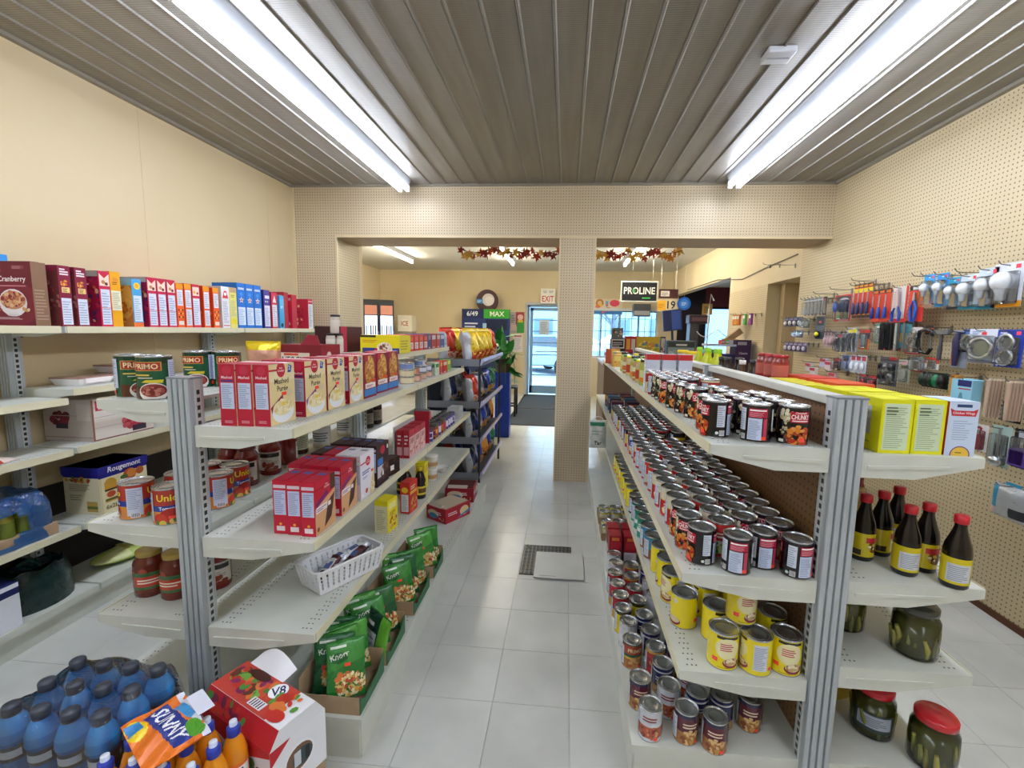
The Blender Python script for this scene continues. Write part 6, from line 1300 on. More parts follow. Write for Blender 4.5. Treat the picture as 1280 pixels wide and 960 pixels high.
def drivers(n, cols):
    def f(p, w, h):
        for i in range(n):
            y = (i-(n-1)/2)*w/n; p.mat('plastic').tube([(-.016, y, -h*.55), (-.016, y, -h*.62), (-.016, y, -h*.86), (-.016, y, -h*.9)], [.006, .011, .012, .008], 8, cols[i % len(cols)]); p.mat('metal').tube([(-.016, y, -h*.2), (-.016, y, -h*.56)], .004, 6, '#b9bcc0')
        return 'screwdriver'
    return f
for i in range(3):
    y0 = 3.345+.065*i
    card('screwdriver_pack', y0, y0+.062, 1.585, 1.815, A2(y0, y0+.062, 1.585, 1.815, '#d8402a').rect(0, .86, 1, 1, '#2a2422').rect(.15, .88, .85, .96, '#e8742a'), '#d8402a', ['right', 'middle', 'left'][i]+' screwdriver on a red card with short blue handle', 'screwdriver', drivers(1, ['#2456b0' if i < 2 else '#2a3c8a']), 'short screwdrivers on red cards', blister=False)
for i in range(4):
    y0 = 3.545+.054*i
    card('screwdriver_pack', y0, y0+.052, 1.62, 1.875, A2(y0, y0+.052, 1.62, 1.875, '#d63a30').rect(0, .88, 1, 1, '#3a2c28').rect(.1, .9, .9, .97, '#e8962a').rect(0, .74, 1, .86, '#ecd41c').rect(0, 0, 1, .08, '#241c1c').rect(.2, .08, .8, .12, '#e0b01c'), '#d63a30', ORD[i]+' from right, long red card with yellow band', 'screwdriver', drivers(1, ['#26406a', '#7a7f86']), 'long red screwdriver cards', blister=False)
def tapeblue(p, w, h): p.mat('plastic').ball((-.02, w*.28, -h*.45), .018, .035, .045, '#2a5ab0', 12, 8); return 'handle'
card('sandpaper_pack', 3.78, 4.0, 1.60, 1.81, A2(3.78, 4.0, 1.60, 1.81, '#c9303a').rect(.06, .06, .94, .94, '#3a3438').rect(.2, .12, .9, .7, '#cdd2dc').rect(.5, .3, .64, .55, '#e08a8a').ell(.55, .72, .35, .16, '#b9bcc4').rect(.3, 0, .9, .08, '#c98a94'), '#c9303a', 'sanding pad pack with grey face and red frame', 'sandpaper', tapeblue)
for i in range(6):
    y0 = 4.12+.062*i
    card('drill_bit_pack', y0, y0+.058, 1.66, 1.815, A2(y0, y0+.058, 1.66, 1.815, '#b9bcc0' if i else '#2c3038').rect(.2, .1, .8, .8, '#d9dbdd' if i else '#4a5a6a').rect(.3, 0, .7, .12, '#8a4a44').rect(.2, .8, .6, .9, '#c9404a' if i == 0 else '#a8acb0'), '#b9bcc0', ORD[i]+' drill bit pack from the right, silver cards by the niche', 'drill bits', None, 'drill bit packs')
# second row
def blades(p, w, h):
    p.mat('metal')
    for i in range(7): y = (i-3)*w/8; p.prism([(y-.013, -h), (y+.009, -h), (y+.017, -h*.06), (y-.005, -h*.06)], -.02-.006*(i % 2), -.017-.006*(i % 2), 'x', ['#8a8f94', '#5a5f64', '#c9ccce', '#2a2c30', '#1c1e22', '#26282c', '#3a3c40'][i])
    return 'blade'
card('saw_blade_pack', 3.125, 3.42, 1.39, 1.585, A2(3.125, 3.42, 1.39, 1.585, '#1f2226').rect(.55, .1, 1, .9, '#4a9aa8').rect(0, 0, .8, .06, '#c0342c').rect(.6, .3, .85, .6, '#c9a04a'), '#1f2226', 'fan of long dark saw blades', 'saw blades', blades, blister=False)
def cara(p, w, h):
    p.mat('metal')
    for k, z in enumerate((-.25, -.5, -.62)): p.tube([(-.015, .022*math.cos(t)+(.02 if k == 1 else -.01), z*h+.026*math.sin(t)) for t in [2*PI*i/12 for i in range(13)]], .005, 6, '#b9b4b0', False)
    return 'ring'
card('hook_pack', 3.035, 3.165, 1.375, 1.545, A2(3.035, 3.165, 1.375, 1.545, '#cfc8be').rect(0, 0, 1, .2, '#c02a30').lines(.1, .05, .9, .15, 1, '#e6d0d0', 2), '#cfc8be', 'pack of silver snap hooks with red bottom', 'hooks', cara)
def cclamp(p, w, h):
    h = .185
    p.mat('gloss').tube([(-.018, -.045, -h*.35), (-.018, -.05, -h*.2), (-.018, 0, -h*.12), (-.018, .05, -h*.2), (-.018, .055, -h*.6), (-.018, .03, -h*.88), (-.018, -.03, -h*.9), (-.018, -.05, -h*.75)], .012, 8, '#1c1e20'); p.mat('metal').tube([(-.018, -.045, -h*.3), (-.018, -.045, -h*.8)], .006, 6, '#8a8c90'); return 'clamp'
card('clamp_pack', 2.95, 3.01, 1.5, 1.555, A2(2.95, 3.01, 1.5, 1.555, '#2a2424').rect(.1, .2, .9, .7, '#e0552a'), '#d9ccab', 'black steel clamp hanging beside the hammer', 'clamp', cclamp, blister=False)
t = MB().mat('metal'); t.box(-.02, .0, -.055, .05, .0, .03, '#8f9398', bev=.004).tube([(-.01, .05, .015), (-.01, .075, .01), (-.01, .09, -.004)], [.012, .009, .004], 8, '#84888c')
o = t.build('hammer', None, None, (HX, 2.87, 1.50)); tag(o, 'claw hammer with grey head hanging head up', 'hammer')
MB().mat('plastic').tube([(-.01, 0, .01), (-.01, 0, -.04), (-.01, .0, -.09), (-.01, 0, -.15)], [.008, .009, .013, .011], 10, '#4a4a4e').build('handle', None, o); hook(2.87, 1.50, 'under the hammer head')
def torch(p, w, h): p.mat('plastic').tube([(-.02, 0, -h*.08), (-.02, 0, -h*.3), (-.02, 0, -h*.6), (-.02, 0, -h*.95)], [.014, .022, .018, .012], 10, '#2c2a4e'); p.tube([(-.022, .015, -h*.6), (-.022, .015, -h*.9)], .008, 6, '#c9744a'); return 'tool'
card('glue_gun_pack', 2.70, 2.80, 1.315, 1.525, A2(2.7, 2.8, 1.315, 1.525, '#8f98a8').rect(.2, .6, .8, .95, '#2a2f5a'), '#8f98a8', 'dark violet handled tool left of the blue cards', 'tool', torch, blister=False)
def discp(col, n=1):
    def f(p, w, h):
        for k in range(n):
            z = -h*(.56 if n == 1 else (.34, .72)[k]); r = min(w*.36, h*.3 if n == 1 else h*.2)
            p.mat('metal').tube([(-.02, r*math.cos(t), z+r*math.sin(t)) for t in [2*PI*i/20 for i in range(21)]], r*.22, 8, '#d9dbdd', False); p.mat('metal').lathe([(r*.8, 0), (.0005, .001)], 20, col, cap=False)
            for q in range(len(p.v)-42, len(p.v)): x, y, zz = p.v[q]; p.v[q] = (-.012-zz, x, z+y)
        return 'strainer'
    return f
card('strainer_pack', 2.63, 2.735, 1.405, 1.53, price(A2(2.63, 2.735, 1.405, 1.53, '#2c4ea8')).rect(.1, .6, .6, .9, '#5a86cc'), '#2c4ea8', 'blue strainer card left of the white ring card', 'strainer', discp('#9aa89a'), 'strainer cards')
card('strainer_pack', 2.535, 2.68, 1.352, 1.532, price(A2(2.535, 2.68, 1.352, 1.532, '#dfe4ec'), .4, .82).rect(0, 0, 1, .06, '#8a90a0').lines(.1, .85, .4, .95, 2, '#5a7ab8'), '#dfe4ec', 'white card with one big steel strainer ring', 'strainer', discp('#b9bdb4'), 'strainer cards', tilt=.25)
card('strainer_pack', 2.395, 2.535, 1.34, 1.528, price(A2(2.395, 2.535, 1.34, 1.528, '#2c44a8')).rect(.06, .68, .5, .9, '#5a7acc').lines(.1, .9, .5, .96, 1, '#e6eaf6').ell(.12, .06, .05, .05, '#e6eaf6'), '#2c44a8', 'blue card with two steel strainer discs', 'strainer', discp('#a9aeb2', 2), 'strainer cards')
def mini(name, y0, y1, z0, z1, n, base, ac, pc, lab, cat, grp, mat='plastic'):
    w = (y1-y0)/n
    for i in range(n):
        ya = y0+w*i
        a = A2(ya, ya+w*.94, z0, z1, base).rect(.1, .7, .9, .95, ac)
        def pr(p, w_, h_): p.mat(mat).ball((-.012, 0, -h_*.62), .012, w_*.3, h_*.24, pc, 10, 6); return 'item'
        card(name, ya, ya+w*.94, z0, z1, a, base, (ORD[i]+' from the right, ' if n > 1 else '')+lab, cat, pr, grp, blister=n < 3)
mini('key_ring_pack', 4.50, 4.86, 1.565, 1.655, 4, '#4a4458', '#8a86a8', '#d9d4cf', 'small purple key ring pack in the upper niche-side row', 'key ring', 'upper key ring packs')
mini('key_ring_pack', 4.37, 4.52, 1.55, 1.64, 2, '#7a8a6a', '#b9b9a0', '#c9c9c0', 'small green-grey pack beside the key rings', 'small pack', 'green-grey packs')
mini('key_ring_pack', 4.47, 4.67, 1.462, 1.528, 2, '#5a6a8a', '#9aa6c0', '#c0b8c8', 'small blue-grey pack below the key rings', 'small pack', 'blue-grey packs')
mini('padlock_pack', 4.38, 4.82, 1.325, 1.415, 5, '#5a4a6a', '#b0a4c0', '#d9d4df', 'small purple pack in the lower niche-side row', 'small pack', 'lower purple packs')
def tapem(p, w, h): p.mat('plastic').ball((-.022, 0, -h*.8), .02, .04, .035, '#1c1c1c', 12, 8); p.ball((-.034, -.01, -h*.78), .012, .03, .02, '#f2e21c', 10, 6); return 'tape_measure'
card('tape_measure_pack', 4.12, 4.26, 1.45, 1.65, A2(4.12, 4.26, 1.45, 1.65, '#5a6470').rect(.1, .6, .9, .95, '#2a3038').rect(.3, .7, .6, .8, '#c9404a'), '#5a6470', 'tape measure with yellow face on a grey card', 'tape measure', tapem, blister=False)
mini('utility_hook_pack', 3.92, 4.11, 1.385, 1.525, 4, '#b9a4a8', '#7a6a6e', '#c9a8ac', 'pinkish utility hook pack below the tape measure', 'hooks', 'utility hook packs')
def clampsilver(p, w, h):
    p.mat('metal')
    for s in (-.3, .2): p.tube([(-.015, s*w, -h*.2), (-.015, s*w+.03, -h*.5), (-.015, s*w-.01, -h*.95)], [.008, .012, .01], 8, '#c4c8cf')
    return 'clip'
card('clip_pack', 3.80, 3.95, 1.355, 1.50, A2(3.8, 3.95, 1.355, 1.5, '#6a7282').rect(.3, .75, .6, .95, '#d0404a').rect(0, 0, .4, .4, '#26365a'), '#6a7282', 'two silver clips on a grey-blue card', 'clips', clampsilver)
card('brush_pack', 3.665, 3.79, 1.36, 1.545, A2(3.665, 3.79, 1.36, 1.545, '#b4c4dc').rect(.1, .8, .9, .96, '#d8c83a').poly([(.2, .1), (.8, .1), (.6, .8), (.4, .8)], '#cdd9ea'), '#b4c4dc', 'pale blue pointed pack right of the silver clips', 'hardware pack', clampsilver)
card('hinge_pack', 3.525, 3.645, 1.385, 1.53, A2(3.525, 3.645, 1.385, 1.53, '#e07a3a').rect(0, .55, 1, 1, '#3a3a52').rect(0, .85, 1, 1, '#c9342e').rect(.25, .6, .75, .8, '#8f98b4'), '#e07a3a', 'orange and navy hardware card', 'hardware pack')
card('drain_pack', 3.38, 3.47, 1.433, 1.57, A2(3.38, 3.47, 1.433, 1.57, '#5aa89a').rect(.1, .5, .9, .9, '#d9dfcf').food(.5, .4, .4, .3, ['#3a7a8a', '#7ac06a'], 10, .1), '#5aa89a', 'green speckled card beside the saw blades', 'hardware pack')
# third row
mini('bit_pack', 3.84, 3.95, 1.205, 1.30, 1, '#2a2a2e', '#c0302c', '#8a3a3a', 'black and red small card in the third row', 'hardware pack', None)
mini('plastic_hook_pack', 3.73, 3.84, 1.21, 1.335, 1, '#8fa4cf', '#4a5a8a', '#b0c0e6', 'blue plastic hook pack in the third row', 'hooks', None)
mini('anchor_pack', 3.53, 3.72, 1.205, 1.34, 3, '#ccd3de', '#c0485a', '#e3e8ee', 'clear wall anchor pack with red header', 'wall anchors', 'wall anchor packs')
mini('plug_pack', 3.40, 3.60, 1.118, 1.205, 2, '#2e2a2e', '#d0303a', '#c8303c', 'red plug pack with black lower half', 'plugs', 'red plug packs')
def caster(p, w, h):
    p.mat('metal')
    for i in range(3):
        for j in range(2): y = (i-1)*w*.28; z = -h*(.35+.32*j); p.ball((-.02, y, z), .014, .024, .03, ['#4a4c50', '#8a8c90', '#2a2c30'][(i+j) % 3], 10, 6)
    return 'caster'
card('caster_pack', 3.21, 3.385, 1.15, 1.345, A2(3.21, 3.385, 1.15, 1.345, '#55585e').rect(.5, .9, 1, 1, '#b02a30').rect(0, .86, 1, .9, '#2a2a2e'), '#55585e', 'pack of dark furniture casters', 'casters', caster)
mini('cord_pack', 3.10, 3.205, 1.185, 1.335, 1, '#a9b09a', '#c9a4a4', '#c9cfc0', 'pale cord pack right of the casters', 'cord', None)
card('blade_pack', 2.995, 3.10, 1.268, 1.36, A2(2.995, 3.10, 1.268, 1.36, '#7a8288').rect(.35, .5, .65, .75, '#e0505a').rect(0, 0, 1, .1, '#c02c34'), '#7a8288', 'grey card with small red square', 'hardware pack')
card('putty_pack', 2.88, 2.985, 1.29, 1.362, A2(2.88, 2.985, 1.29, 1.362, '#e9e6e0').rect(0, .5, 1, 1, '#d83a30').lines(.1, .6, .9, .85, 1, '#f3e6e0', 2), '#e9e6e0', 'red and white card under the clamp', 'hardware pack')
def brushes(p, w, h):
    for i in range(5): p.mat('plastic').ball((-.022, (i-2)*w*.18, -h*.5), .018, .024, h*.42, ['#16181a', '#1a7a4a', '#14351f', '#1c1e20', '#123322'][i], 10, 6)
    return 'scrubber'
card('scrubber_pack', 2.80, 2.99, 1.182, 1.275, A2(2.8, 2.99, 1.182, 1.275, '#1c2420').rect(.1, .8, .5, 1, '#3a3a3a'), '#1c2420', 'black and green scrubber pads on one hook', 'scrubber', brushes, blister=False)
card('mousetrap_box', 2.70, 2.785, 1.128, 1.275, A2(2.7, 2.785, 1.128, 1.275, '#d9a84a').rect(.2, .2, .7, .65, '#b98038').rect(.3, .25, .6, .6, '#d9b878').rect(0, .85, 1, 1, '#b5702c'), '#d9a04a', 'tan wooden frame pack beside the light blue pack', 'household pack', lambda p, w, h: (p.mat('matte').box(-.04, -.001, -w/2, w/2, -h, -h*.85, '#c98a3c').box(-.04, -.001, -w/2, -w*.36, -h*.85, 0, '#c98a3c'), 'frame')[1], blister=False)
card('cleaning_box', 2.58, 2.71, 1.095, 1.262, A2(2.58, 2.71, 1.095, 1.262, '#8fcbe0').rect(.3, .76, .95, .96, '#2a2f6e').rect(.35, .66, .95, .7, '#c0404a').poly([(.3, .1), (.7, .1), (.55, .55), (.45, .55)], '#5a90a8').rect(.0, .72, .25, .8, '#f0603a'), '#8fcbe0', 'light blue box with navy badge on the pegboard', 'household pack', lambda p, w, h: (p.mat('print').box(-.05, -.001, -w/2, w/2, -h, -h*.02, '#8fcbe0'), Art(w, h).rect(.3, .76, .95, .96, '#2a2f6e').rect(.35, .66, .95, .7, '#c0404a').poly([(.3, .1), (.7, .1), (.55, .55), (.45, .55)], '#5a90a8').on_plane(p, (-.05, w/2, -h), (0, -1, 0), (0, 0, 1), (-1, 0, 0)), 'box')[2], blister=False)
for s, (yc, lab) in enumerate(((2.51, 'right of the light blue pack'), (2.40, 'by the frame edge'))):
    for i in range(5):
        b = MB().mat('matte').prism([(-.012, 0), (.012, 0), (.011, -.09), (.007, -.2), (-.007, -.2), (-.011, -.09)], -.003, .003, 'x', '#b9a08a'); o = b.build('wooden_spatula', None, None, (HX-.01+.012*i-.02, yc-.004*i, 1.28)); tag(o, ORD[i]+' wooden spatula from the front, hanging '+lab, 'spatula', 'wooden spatulas '+lab)
        MB().mat('matte').box(-.0035, .0035, -.0125, .0125, -.012, -.002, '#d9cbb4').build('price_tag', None, o)
    hook(yc, 1.272, 'through the spatulas '+lab)
card('knife_pack', 2.42, 2.52, 1.06, 1.165, A2(2.42, 2.52, 1.06, 1.165, '#26201e').rect(.2, .4, .8, .55, '#ff5a35').rect(.2, .1, .5, .25, '#d0342c').lines(.1, .6, .9, .9, 3, '#8a7a74'), '#26201e', 'black card with orange stripe behind the spatulas', 'kitchen tool', x=2.26)
def peel(p, w, h): p.mat('gloss').tube([(-.012, 0, -h*.95), (-.012, .004, -h*.6), (-.012, 0, -h*.42)], [.012, .016, .012], 8, '#b0202e'); p.tube([(-.012, -.018, -h*.12), (-.012, -.014, -h*.35), (-.012, 0, -h*.42), (-.012, .014, -h*.35), (-.012, .018, -h*.12), (-.012, -.018, -h*.12)], .004, 6, '#b0202e'); return 'peeler'
card('peeler_pack', 2.51, 2.605, .888, 1.03, A2(2.51, 2.605, .888, 1.03, '#e6e0de').food(.6, .4, .25, .3, ['#c9d8c4', '#e0a8a4'], 8, .1), '#e6e0de', 'red vegetable peeler on a white card', 'peeler', peel)
def ladle(p, w, h): p.mat('metal').tube([(-.012, 0, -h*.05), (-.012, 0, -h*.75)], [.006, .005], 8, '#b9bfc0'); p.ball((-.02, 0, -h*.86), .02, w*.36, h*.13, '#cdd2d4', 14, 8); return 'ladle'
card('ladle_pack', 2.385, 2.49, .838, 1.045, A2(2.385, 2.49, .838, 1.045, '#a9c4ba'), '#a9c4ba', 'steel ladle on a pale green card', 'ladle', ladle)
card('scourer_pack', 2.27, 2.375, .86, 1.05, A2(2.27, 2.375, .86, 1.05, '#1c1c22').rect(.1, .1, .9, .5, '#5a3a86').rect(.2, .6, .8, .95, '#b9bcc4'), '#1c1c22', 'purple and black pack at the frame edge', 'household pack', lambda p, w, h: (p.mat('matte').box(-.03, -.002, -w*.42, w*.42, -h*.95, -h*.5, '#5e3d8c', bev=.008), 'sponge')[1])
b = pillow(.2, .17, .06, Art(.2, .17).rect(0, .3, .25, .95, '#3a9ac0').rect(.0, .05, .15, .3, '#e8a4b0').rect(.6, .1, 1, .4, '#3a3c40'), '#b9bdbd', 20, 18, 'foil', seed=4)
o = b.build('shower_cap_pack', None, None, (HX+.03, 2.37, .585), -PI/2); tag(o, 'crinkled silver plastic pack low on the pegboard', 'plastic pack'); MB().box(-.04, .04, -.001, .001, .165, .185, '#3a9ac0').build('header', 'print', o); hook(2.37, .755, 'above the crinkled silver pack')
for i, (y, z) in enumerate(((4.02, 1.27), (3.95, 1.18), (4.25, 1.2), (4.33, 1.235), (4.10, 1.29))):
    b = MB().mat('gloss').box(0, .03, -.045, .045, -.08, 0, ['#e6d4d4', '#d9b9b4', '#e0dada', '#d9cfd2', '#c9c4e0'][i], bev=.006); o = b.build('soap_pack', None, None, (HX, y, z)); tag(o, ['first', 'second', 'third', 'fourth', 'fifth'][i]+' small pale pack near the red jars, low on the pegboard', 'small pack', 'small pale packs'); MB().box(-.002, 0, -.04, .04, -.03, -.005, '#c8485a').build('header', 'print', o); hook(y, z+.004, 'over the '+ORD[i]+' small pale pack')
for i, (y, z) in enumerate(((4.0, 1.86), (4.25, 1.845), (3.72, 1.90), (3.1, 1.86), (5.0, 2.2), (5.35, 2.25), (2.33, 1.52), (2.78, 1.845))): hook(y, z, 'left empty, '+ORD[i]+' of the bare ones')
# wires and a long seam on the wall
o = MB().tube([(2.318, 4.95, 2.30), (2.316, 5.6, 2.27), (2.318, 6.4, 2.21), (2.316, 7.4, 2.315), (2.318, 9.2, 2.32)], .006, 6, '#6a6458').build('cable', 'plastic'); tag(o, 'thin dark cable running along the right wall of the far room', 'cable')
MB().box(2.31, 2.328, 5.58, 5.62, 2.25, 2.285, '#8a8478').build('cable_clip', 'plastic', o)
# ------------------------------------------------------------------ far room
# chip rack
RK = empty('snack_rack', 'dark wire snack rack full of chip bags at the end of the left shelving', 'rack', (-.96, 4.45, 0))
RK.location = (0, 0, 0)
for y in (3.88, 5.06):
    for x in (-1.19, -.74): MB().tube([(x, y, 0), (x, y, 1.22)], .012, 8, '#2a2c38').build('post', 'plastic', RK)
for i, z in enumerate((1.17, .80, .48, .16)):
    o = MB().box(-1.2, -.73, 3.87, 5.07, z-.012, z, '#4a4d55').build('shelf', 'plastic', RK)
    MB().prism([(-.735, z-.01), (-.70, z+.03), (-.705, z+.06), (-.725, z+.05)], 3.87, 5.07, 'y', '#b9b4d6').build('price_rail', 'plastic', o)
    MB().box(-1.2, -.74, 3.865, 3.87, z-.012, z+.05, '#7c7f86').build('end_lip', 'plastic', o)
MB().box(-1.205, -1.2, 3.87, 5.07, .1, 1.2, '#23252e').build('back_panel', 'plastic', RK)
def chip(c1, c2, c3, seed):
    a = Art(.2, .29).rect(0, 0, 1, 1, c1).ell(.5, .6, .36, .26, c2).rect(.1, .08, .9, .3, c3).food(.5, .25, .3, .15, ['#e8b84a', c2, '#d99a3a'], 12, .07, seed).rect(0, .93, 1, 1, c2).rect(0, 0, .16, .9, '#c4c9cf')
    b = pillow(.2, .30, .14, a, c1, 18, 22, 'foil', seed=seed, back='#c9ced4', wrk=.22, pinch=.16); m = b.mesh('chip_bag')
    s = MB().box(-.08, .08, -.002, .002, .292, .312, c1).mesh('top_seal', 'foil'); return m, s
cb = {'yellow': chip('#efc81a', '#f5dc5a', '#c9402a', 1), 'red': chip('#c8281f', '#e8543a', '#f0d8c0', 2), 'blue': chip('#1f2f8a', '#3a5ac8', '#e6a43a', 3), 'green': chip('#1f6a4a', '#3aa07a', '#d9e0b8', 4), 'silver': chip('#b9bec6', '#8a8f98', '#3a3c44', 5), 'navy': chip('#1c2444', '#2c3a6a', '#8a93b8', 6), 'orange': chip('#e07a2a', '#f0a84a', '#7a2a1a', 7)}
def bag(kind, y, z, lab, x=-.83, tilt=.12, rz=PI/2):
    o = link('chip_bag', cb[kind][0], None, (x, y, z), rot=(-tilt+R.uniform(-.04, .04), R.uniform(-.06, .06), rz-.35+R.uniform(-.15, .15))); o.location.z += .008; o.scale = [1 if z > 1 else .86]*3; tag(o, lab, 'chip bag', 'chip bags on the snack rack'); link('top_seal', cb[kind][1], o)
for i, (k, y) in enumerate((('yellow', 3.99), ('yellow', 4.24), ('yellow', 4.49), ('yellow', 4.74), ('red', 4.97))): bag(k, y, 1.1705, ('first', 'second', 'third', 'fourth')[i]+' yellow chip bag along the top of the snack rack' if i < 4 else 'red chip bag at the far end of the top rack tier')
for i, (k, y) in enumerate((('red', 3.99), ('silver', 4.22), ('navy', 4.45), ('blue', 4.66), ('green', 4.90))): bag(k, y, .8005, k+' chip bag on the second tier of the snack rack')
for i, (k, y) in enumerate((('navy', 3.98), ('silver', 4.2), ('blue', 4.43), ('navy', 4.66), ('orange', 4.9))): bag(k, y, .4805, k+' chip bag on the third tier, '+('near half' if y < 4.4 else 'far half'))
for i, (k, y) in enumerate((('navy', 3.99), ('blue', 4.25), ('orange', 4.5), ('blue', 4.75), ('green', 4.96))): bag(k, y, .1605, k+' chip bag on the bottom tier, '+('near half' if y < 4.4 else 'far half'))
for i in range(4): bag('yellow' if i % 2 else 'red', 4.05+.26*i, 1.1705, ('yellow' if i % 2 else 'red')+' chip bag in the back row of the top tier, '+('near' if i < 2 else 'far'), x=-1.07, tilt=.05)
for i, z in enumerate((.8005, .4805, .1605)):
    for j in range(4): k = ('navy', 'silver', 'red', 'blue')[(i+j) % 4]; bag(k, 3.99+.25*j, z, k+' chip bag in the back row, '+('second', 'third', 'bottom')[i]+' tier of the rack', x=-1.04, tilt=.05)
# floor mats
for i, (y0, y1) in enumerate(((6.95, 8.42), (8.48, 10.35))):
    o = MB().box(-.92, .05, y0, y1, .0005, .011, bev=.004).build('floor_mat', 'mat_grey'); tag(o, 'dark grey entrance mat '+('farther from' if i == 0 else 'right at')+' the glass door', 'floor mat')
    MB().box(-.92, -.89, y0, y1, .0112, .0125, '#1c1e22').box(.02, .05, y0, y1, .0112, .0125, '#1c1e22').build('rubber_border', 'matte', o)
# floor register with a loose tile half over it
b = MB().mat('dark_metal').box(-.245, .075, 2.60, 2.985, .0005, .004); o = b.build('floor_grate', None); tag(o, 'dark floor grate in the aisle', 'grate')
gb = MB().mat('metal')
for i in range(13): gb.box(-.24+.025*i, -.233+.025*i, 2.605, 2.98, .004, .007, '#6a6d6c')
for j in range(9): gb.box(-.243, .073, 2.615+.045*j, 2.62+.045*j, .004, .007, '#6a6d6c')
gb.build('bars', None, o)
o = MB().box(-.155, .15, -.16, .16, 0, .006, bev=.002).build('loose_tile', 'tile', None, (0, 2.72, .0075)); tag(o, 'loose pale floor tile lying over half the grate', 'tile'); MB().box(-.12, -.02, -.14, -.136, .006, .0066, '#8d8f8a').build('scuff', 'matte', o)
# black stool
t = empty('bar_stool', 'small black wooden stool beside the snack rack', 'stool', (-.98, 7.75, 0))
MB().box(-.16, .16, -.16, .16, .49, .52, '#1a1b1f', bev=.008).build('seat', 'plastic', t)
for sx in (-1, 1):
    for sy in (-1, 1): MB().box(sx*.14-.016, sx*.14+.016, sy*.14-.016, sy*.14+.016, 0, .49, '#141518').build('leg', 'plastic', t)
for s in (-1, 1): MB().box(-.13, .13, s*.14-.01, s*.14+.01, .18, .205, '#141518').build('rung', 'plastic', t)
# potted climbing plant
t = empty('potted_plant', 'leafy green vine spilling from a pot behind the chip bags', 'plant', (-.85, 6.2, 0))
MB().mat('plastic').lathe([(.09, .9), (.12, 1.08), (.125, 1.08)], 20, '#4a3a2c').build('pot', None, t)
MB().mat('plastic').box(-.1, .1, -.1, .1, 0, .9, '#1f3fa8', bev=.008).build('plant_stand', None, t)
lf = MB().mat('leaf'); pts = [(0, 0), (.035, .03), (.045, .07), (.03, .12), (0, .17), (-.03, .12), (-.045, .07), (-.035, .03)]
lf.idx([(x, -.012*abs(x)/.045+.01*math.sin(y*18), y) for x, y in pts]+[(0, .008, .08)], [(i, (i+1) % 8, 8) for i in range(8)], '#2f8a3a', True); lfm = lf.mesh('leaf')
rr = random.Random(5)
for i in range(46):
    a_ = rr.uniform(0, 2*PI); d_ = rr.uniform(.02, .17); z = 1.08+rr.uniform(0, .36)*(1-d_/.2) if i < 26 else 1.1-rr.uniform(0, .42)
    o = link('leaf', lfm, t, (d_*math.cos(a_), d_*math.sin(a_), z), rot=(rr.uniform(.2, 2.4), rr.uniform(-.6, .6), rr.uniform(0, 6.28))); o.scale = [rr.uniform(1.0, 1.7)]*3
for i in range(5): a_ = i*1.25; MB().mat('leaf').tube([(0, 0, 1.06), (.08*math.cos(a_), .08*math.sin(a_), 1.2), (.15*math.cos(a_), .15*math.sin(a_), 1.0), (.16*math.cos(a_), .16*math.sin(a_), .75)], .005, 6, '#3a7a34').build('vine', None, t)
# lottery board
t = MB().mat('print').box(-.54, .54, -.04, .04, 0, .78, '#22356e'); a = Art(1.08, .78).rect(0, 0, 1, 1, '#22356e').rect(0, .74, .46, 1, '#1c2a5e').rect(.46, .74, 1, 1, '#3aa832').text('6/49', .22, .87, .14, '#e6ebf6', .3).text('MAX', .74, .87, .14, '#eef6ea', .4).rect(.5, .4, .95, .7, '#1a2448'); a.lines(.06, .1, .42, .66, 6, '#c9d2e6', 4, .45); a.rect(.44, .2, .52, .6, '#8fb4d0'); a.on_plane(t, (-.54, -.041, 0), (1, 0, 0), (0, 0, 1), (0, -1, 0))
o = t.build('lottery_display', None, None, (-1.81, 10.2, 1.15)); tag(o, 'navy and green lottery display board on the far wall', 'display board')
MB().box(-.45, .45, -.2, .1, -1.15, 0, '#2a3660').build('cabinet', 'plastic', o)
b = MB().mat('print').lathe([(.25, -.015), (.25, .015)], 32, '#4a3238')
a = Art(.5, .5).ell(.55, .55, .28, .28, '#cfc8c8').ell(.6, .5, .2, .2, '#e0dcdc').rect(.0, .38, .3, .58, '#3f8fd0').lines(.04, .43, .26, .54, 2, '#d9e6f2'); a.on_plane(b, (-.25, -.25, .0155), (1, 0, 0), (0, 1, 0), (0, 0, 1))
o = b.build('round_sign', None, None, (-1.80, 10.3, 2.12)); o.rotation_euler = (PI/2, 0, 0); tag(o, 'round dark sign standing on the lottery board', 'sign'); MB().lathe([(.255, -.016), (.255, .016), (.25, .016)], 32, '#6a5054', cap=False).build('rim', 'plastic', o)
# posters and notices
def poster(name, x0, x1, z0, z1, y, base, fn, lab, cat='poster'):
    a = Art(x1-x0, z1-z0).rect(0, 0, 1, 1, base); fn(a); b = MB().mat('print').box(0, x1-x0, 0, .006, 0, z1-z0, base); a.on_plane(b, (0, 0, 0), (1, 0, 0), (0, 0, 1), (0, -1, 0)); o = b.build(name, None, None, (x0, y, z0)); tag(o, lab, cat); return o
poster('poster', -1.30, -.97, 1.42, 1.89, 10.48, '#b9b4b4', lambda a: a.rect(.4, .3, 1, 1, '#a8484a').rect(.5, .0, 1, .55, '#3f9a4a').ell(.72, .75, .2, .2, '#e8c4c0').lines(.05, .5, .38, .9, 5, '#6a6a7a').rect(.05, .1, .45, .4, '#d9c0b8').rect(.55, .5, .9, .62, '#e6d83a'), 'collage of posters left of the glass door')
poster('notice', -1.22, -1.0, .98, 1.38, 10.48, '#e6e2e4', lambda a: a.lines(.1, .1, .9, .8, 8, '#b9b4c0').rect(.1, .85, .9, .95, '#c98a8a'), 'white notice sheet under the posters', 'notice')
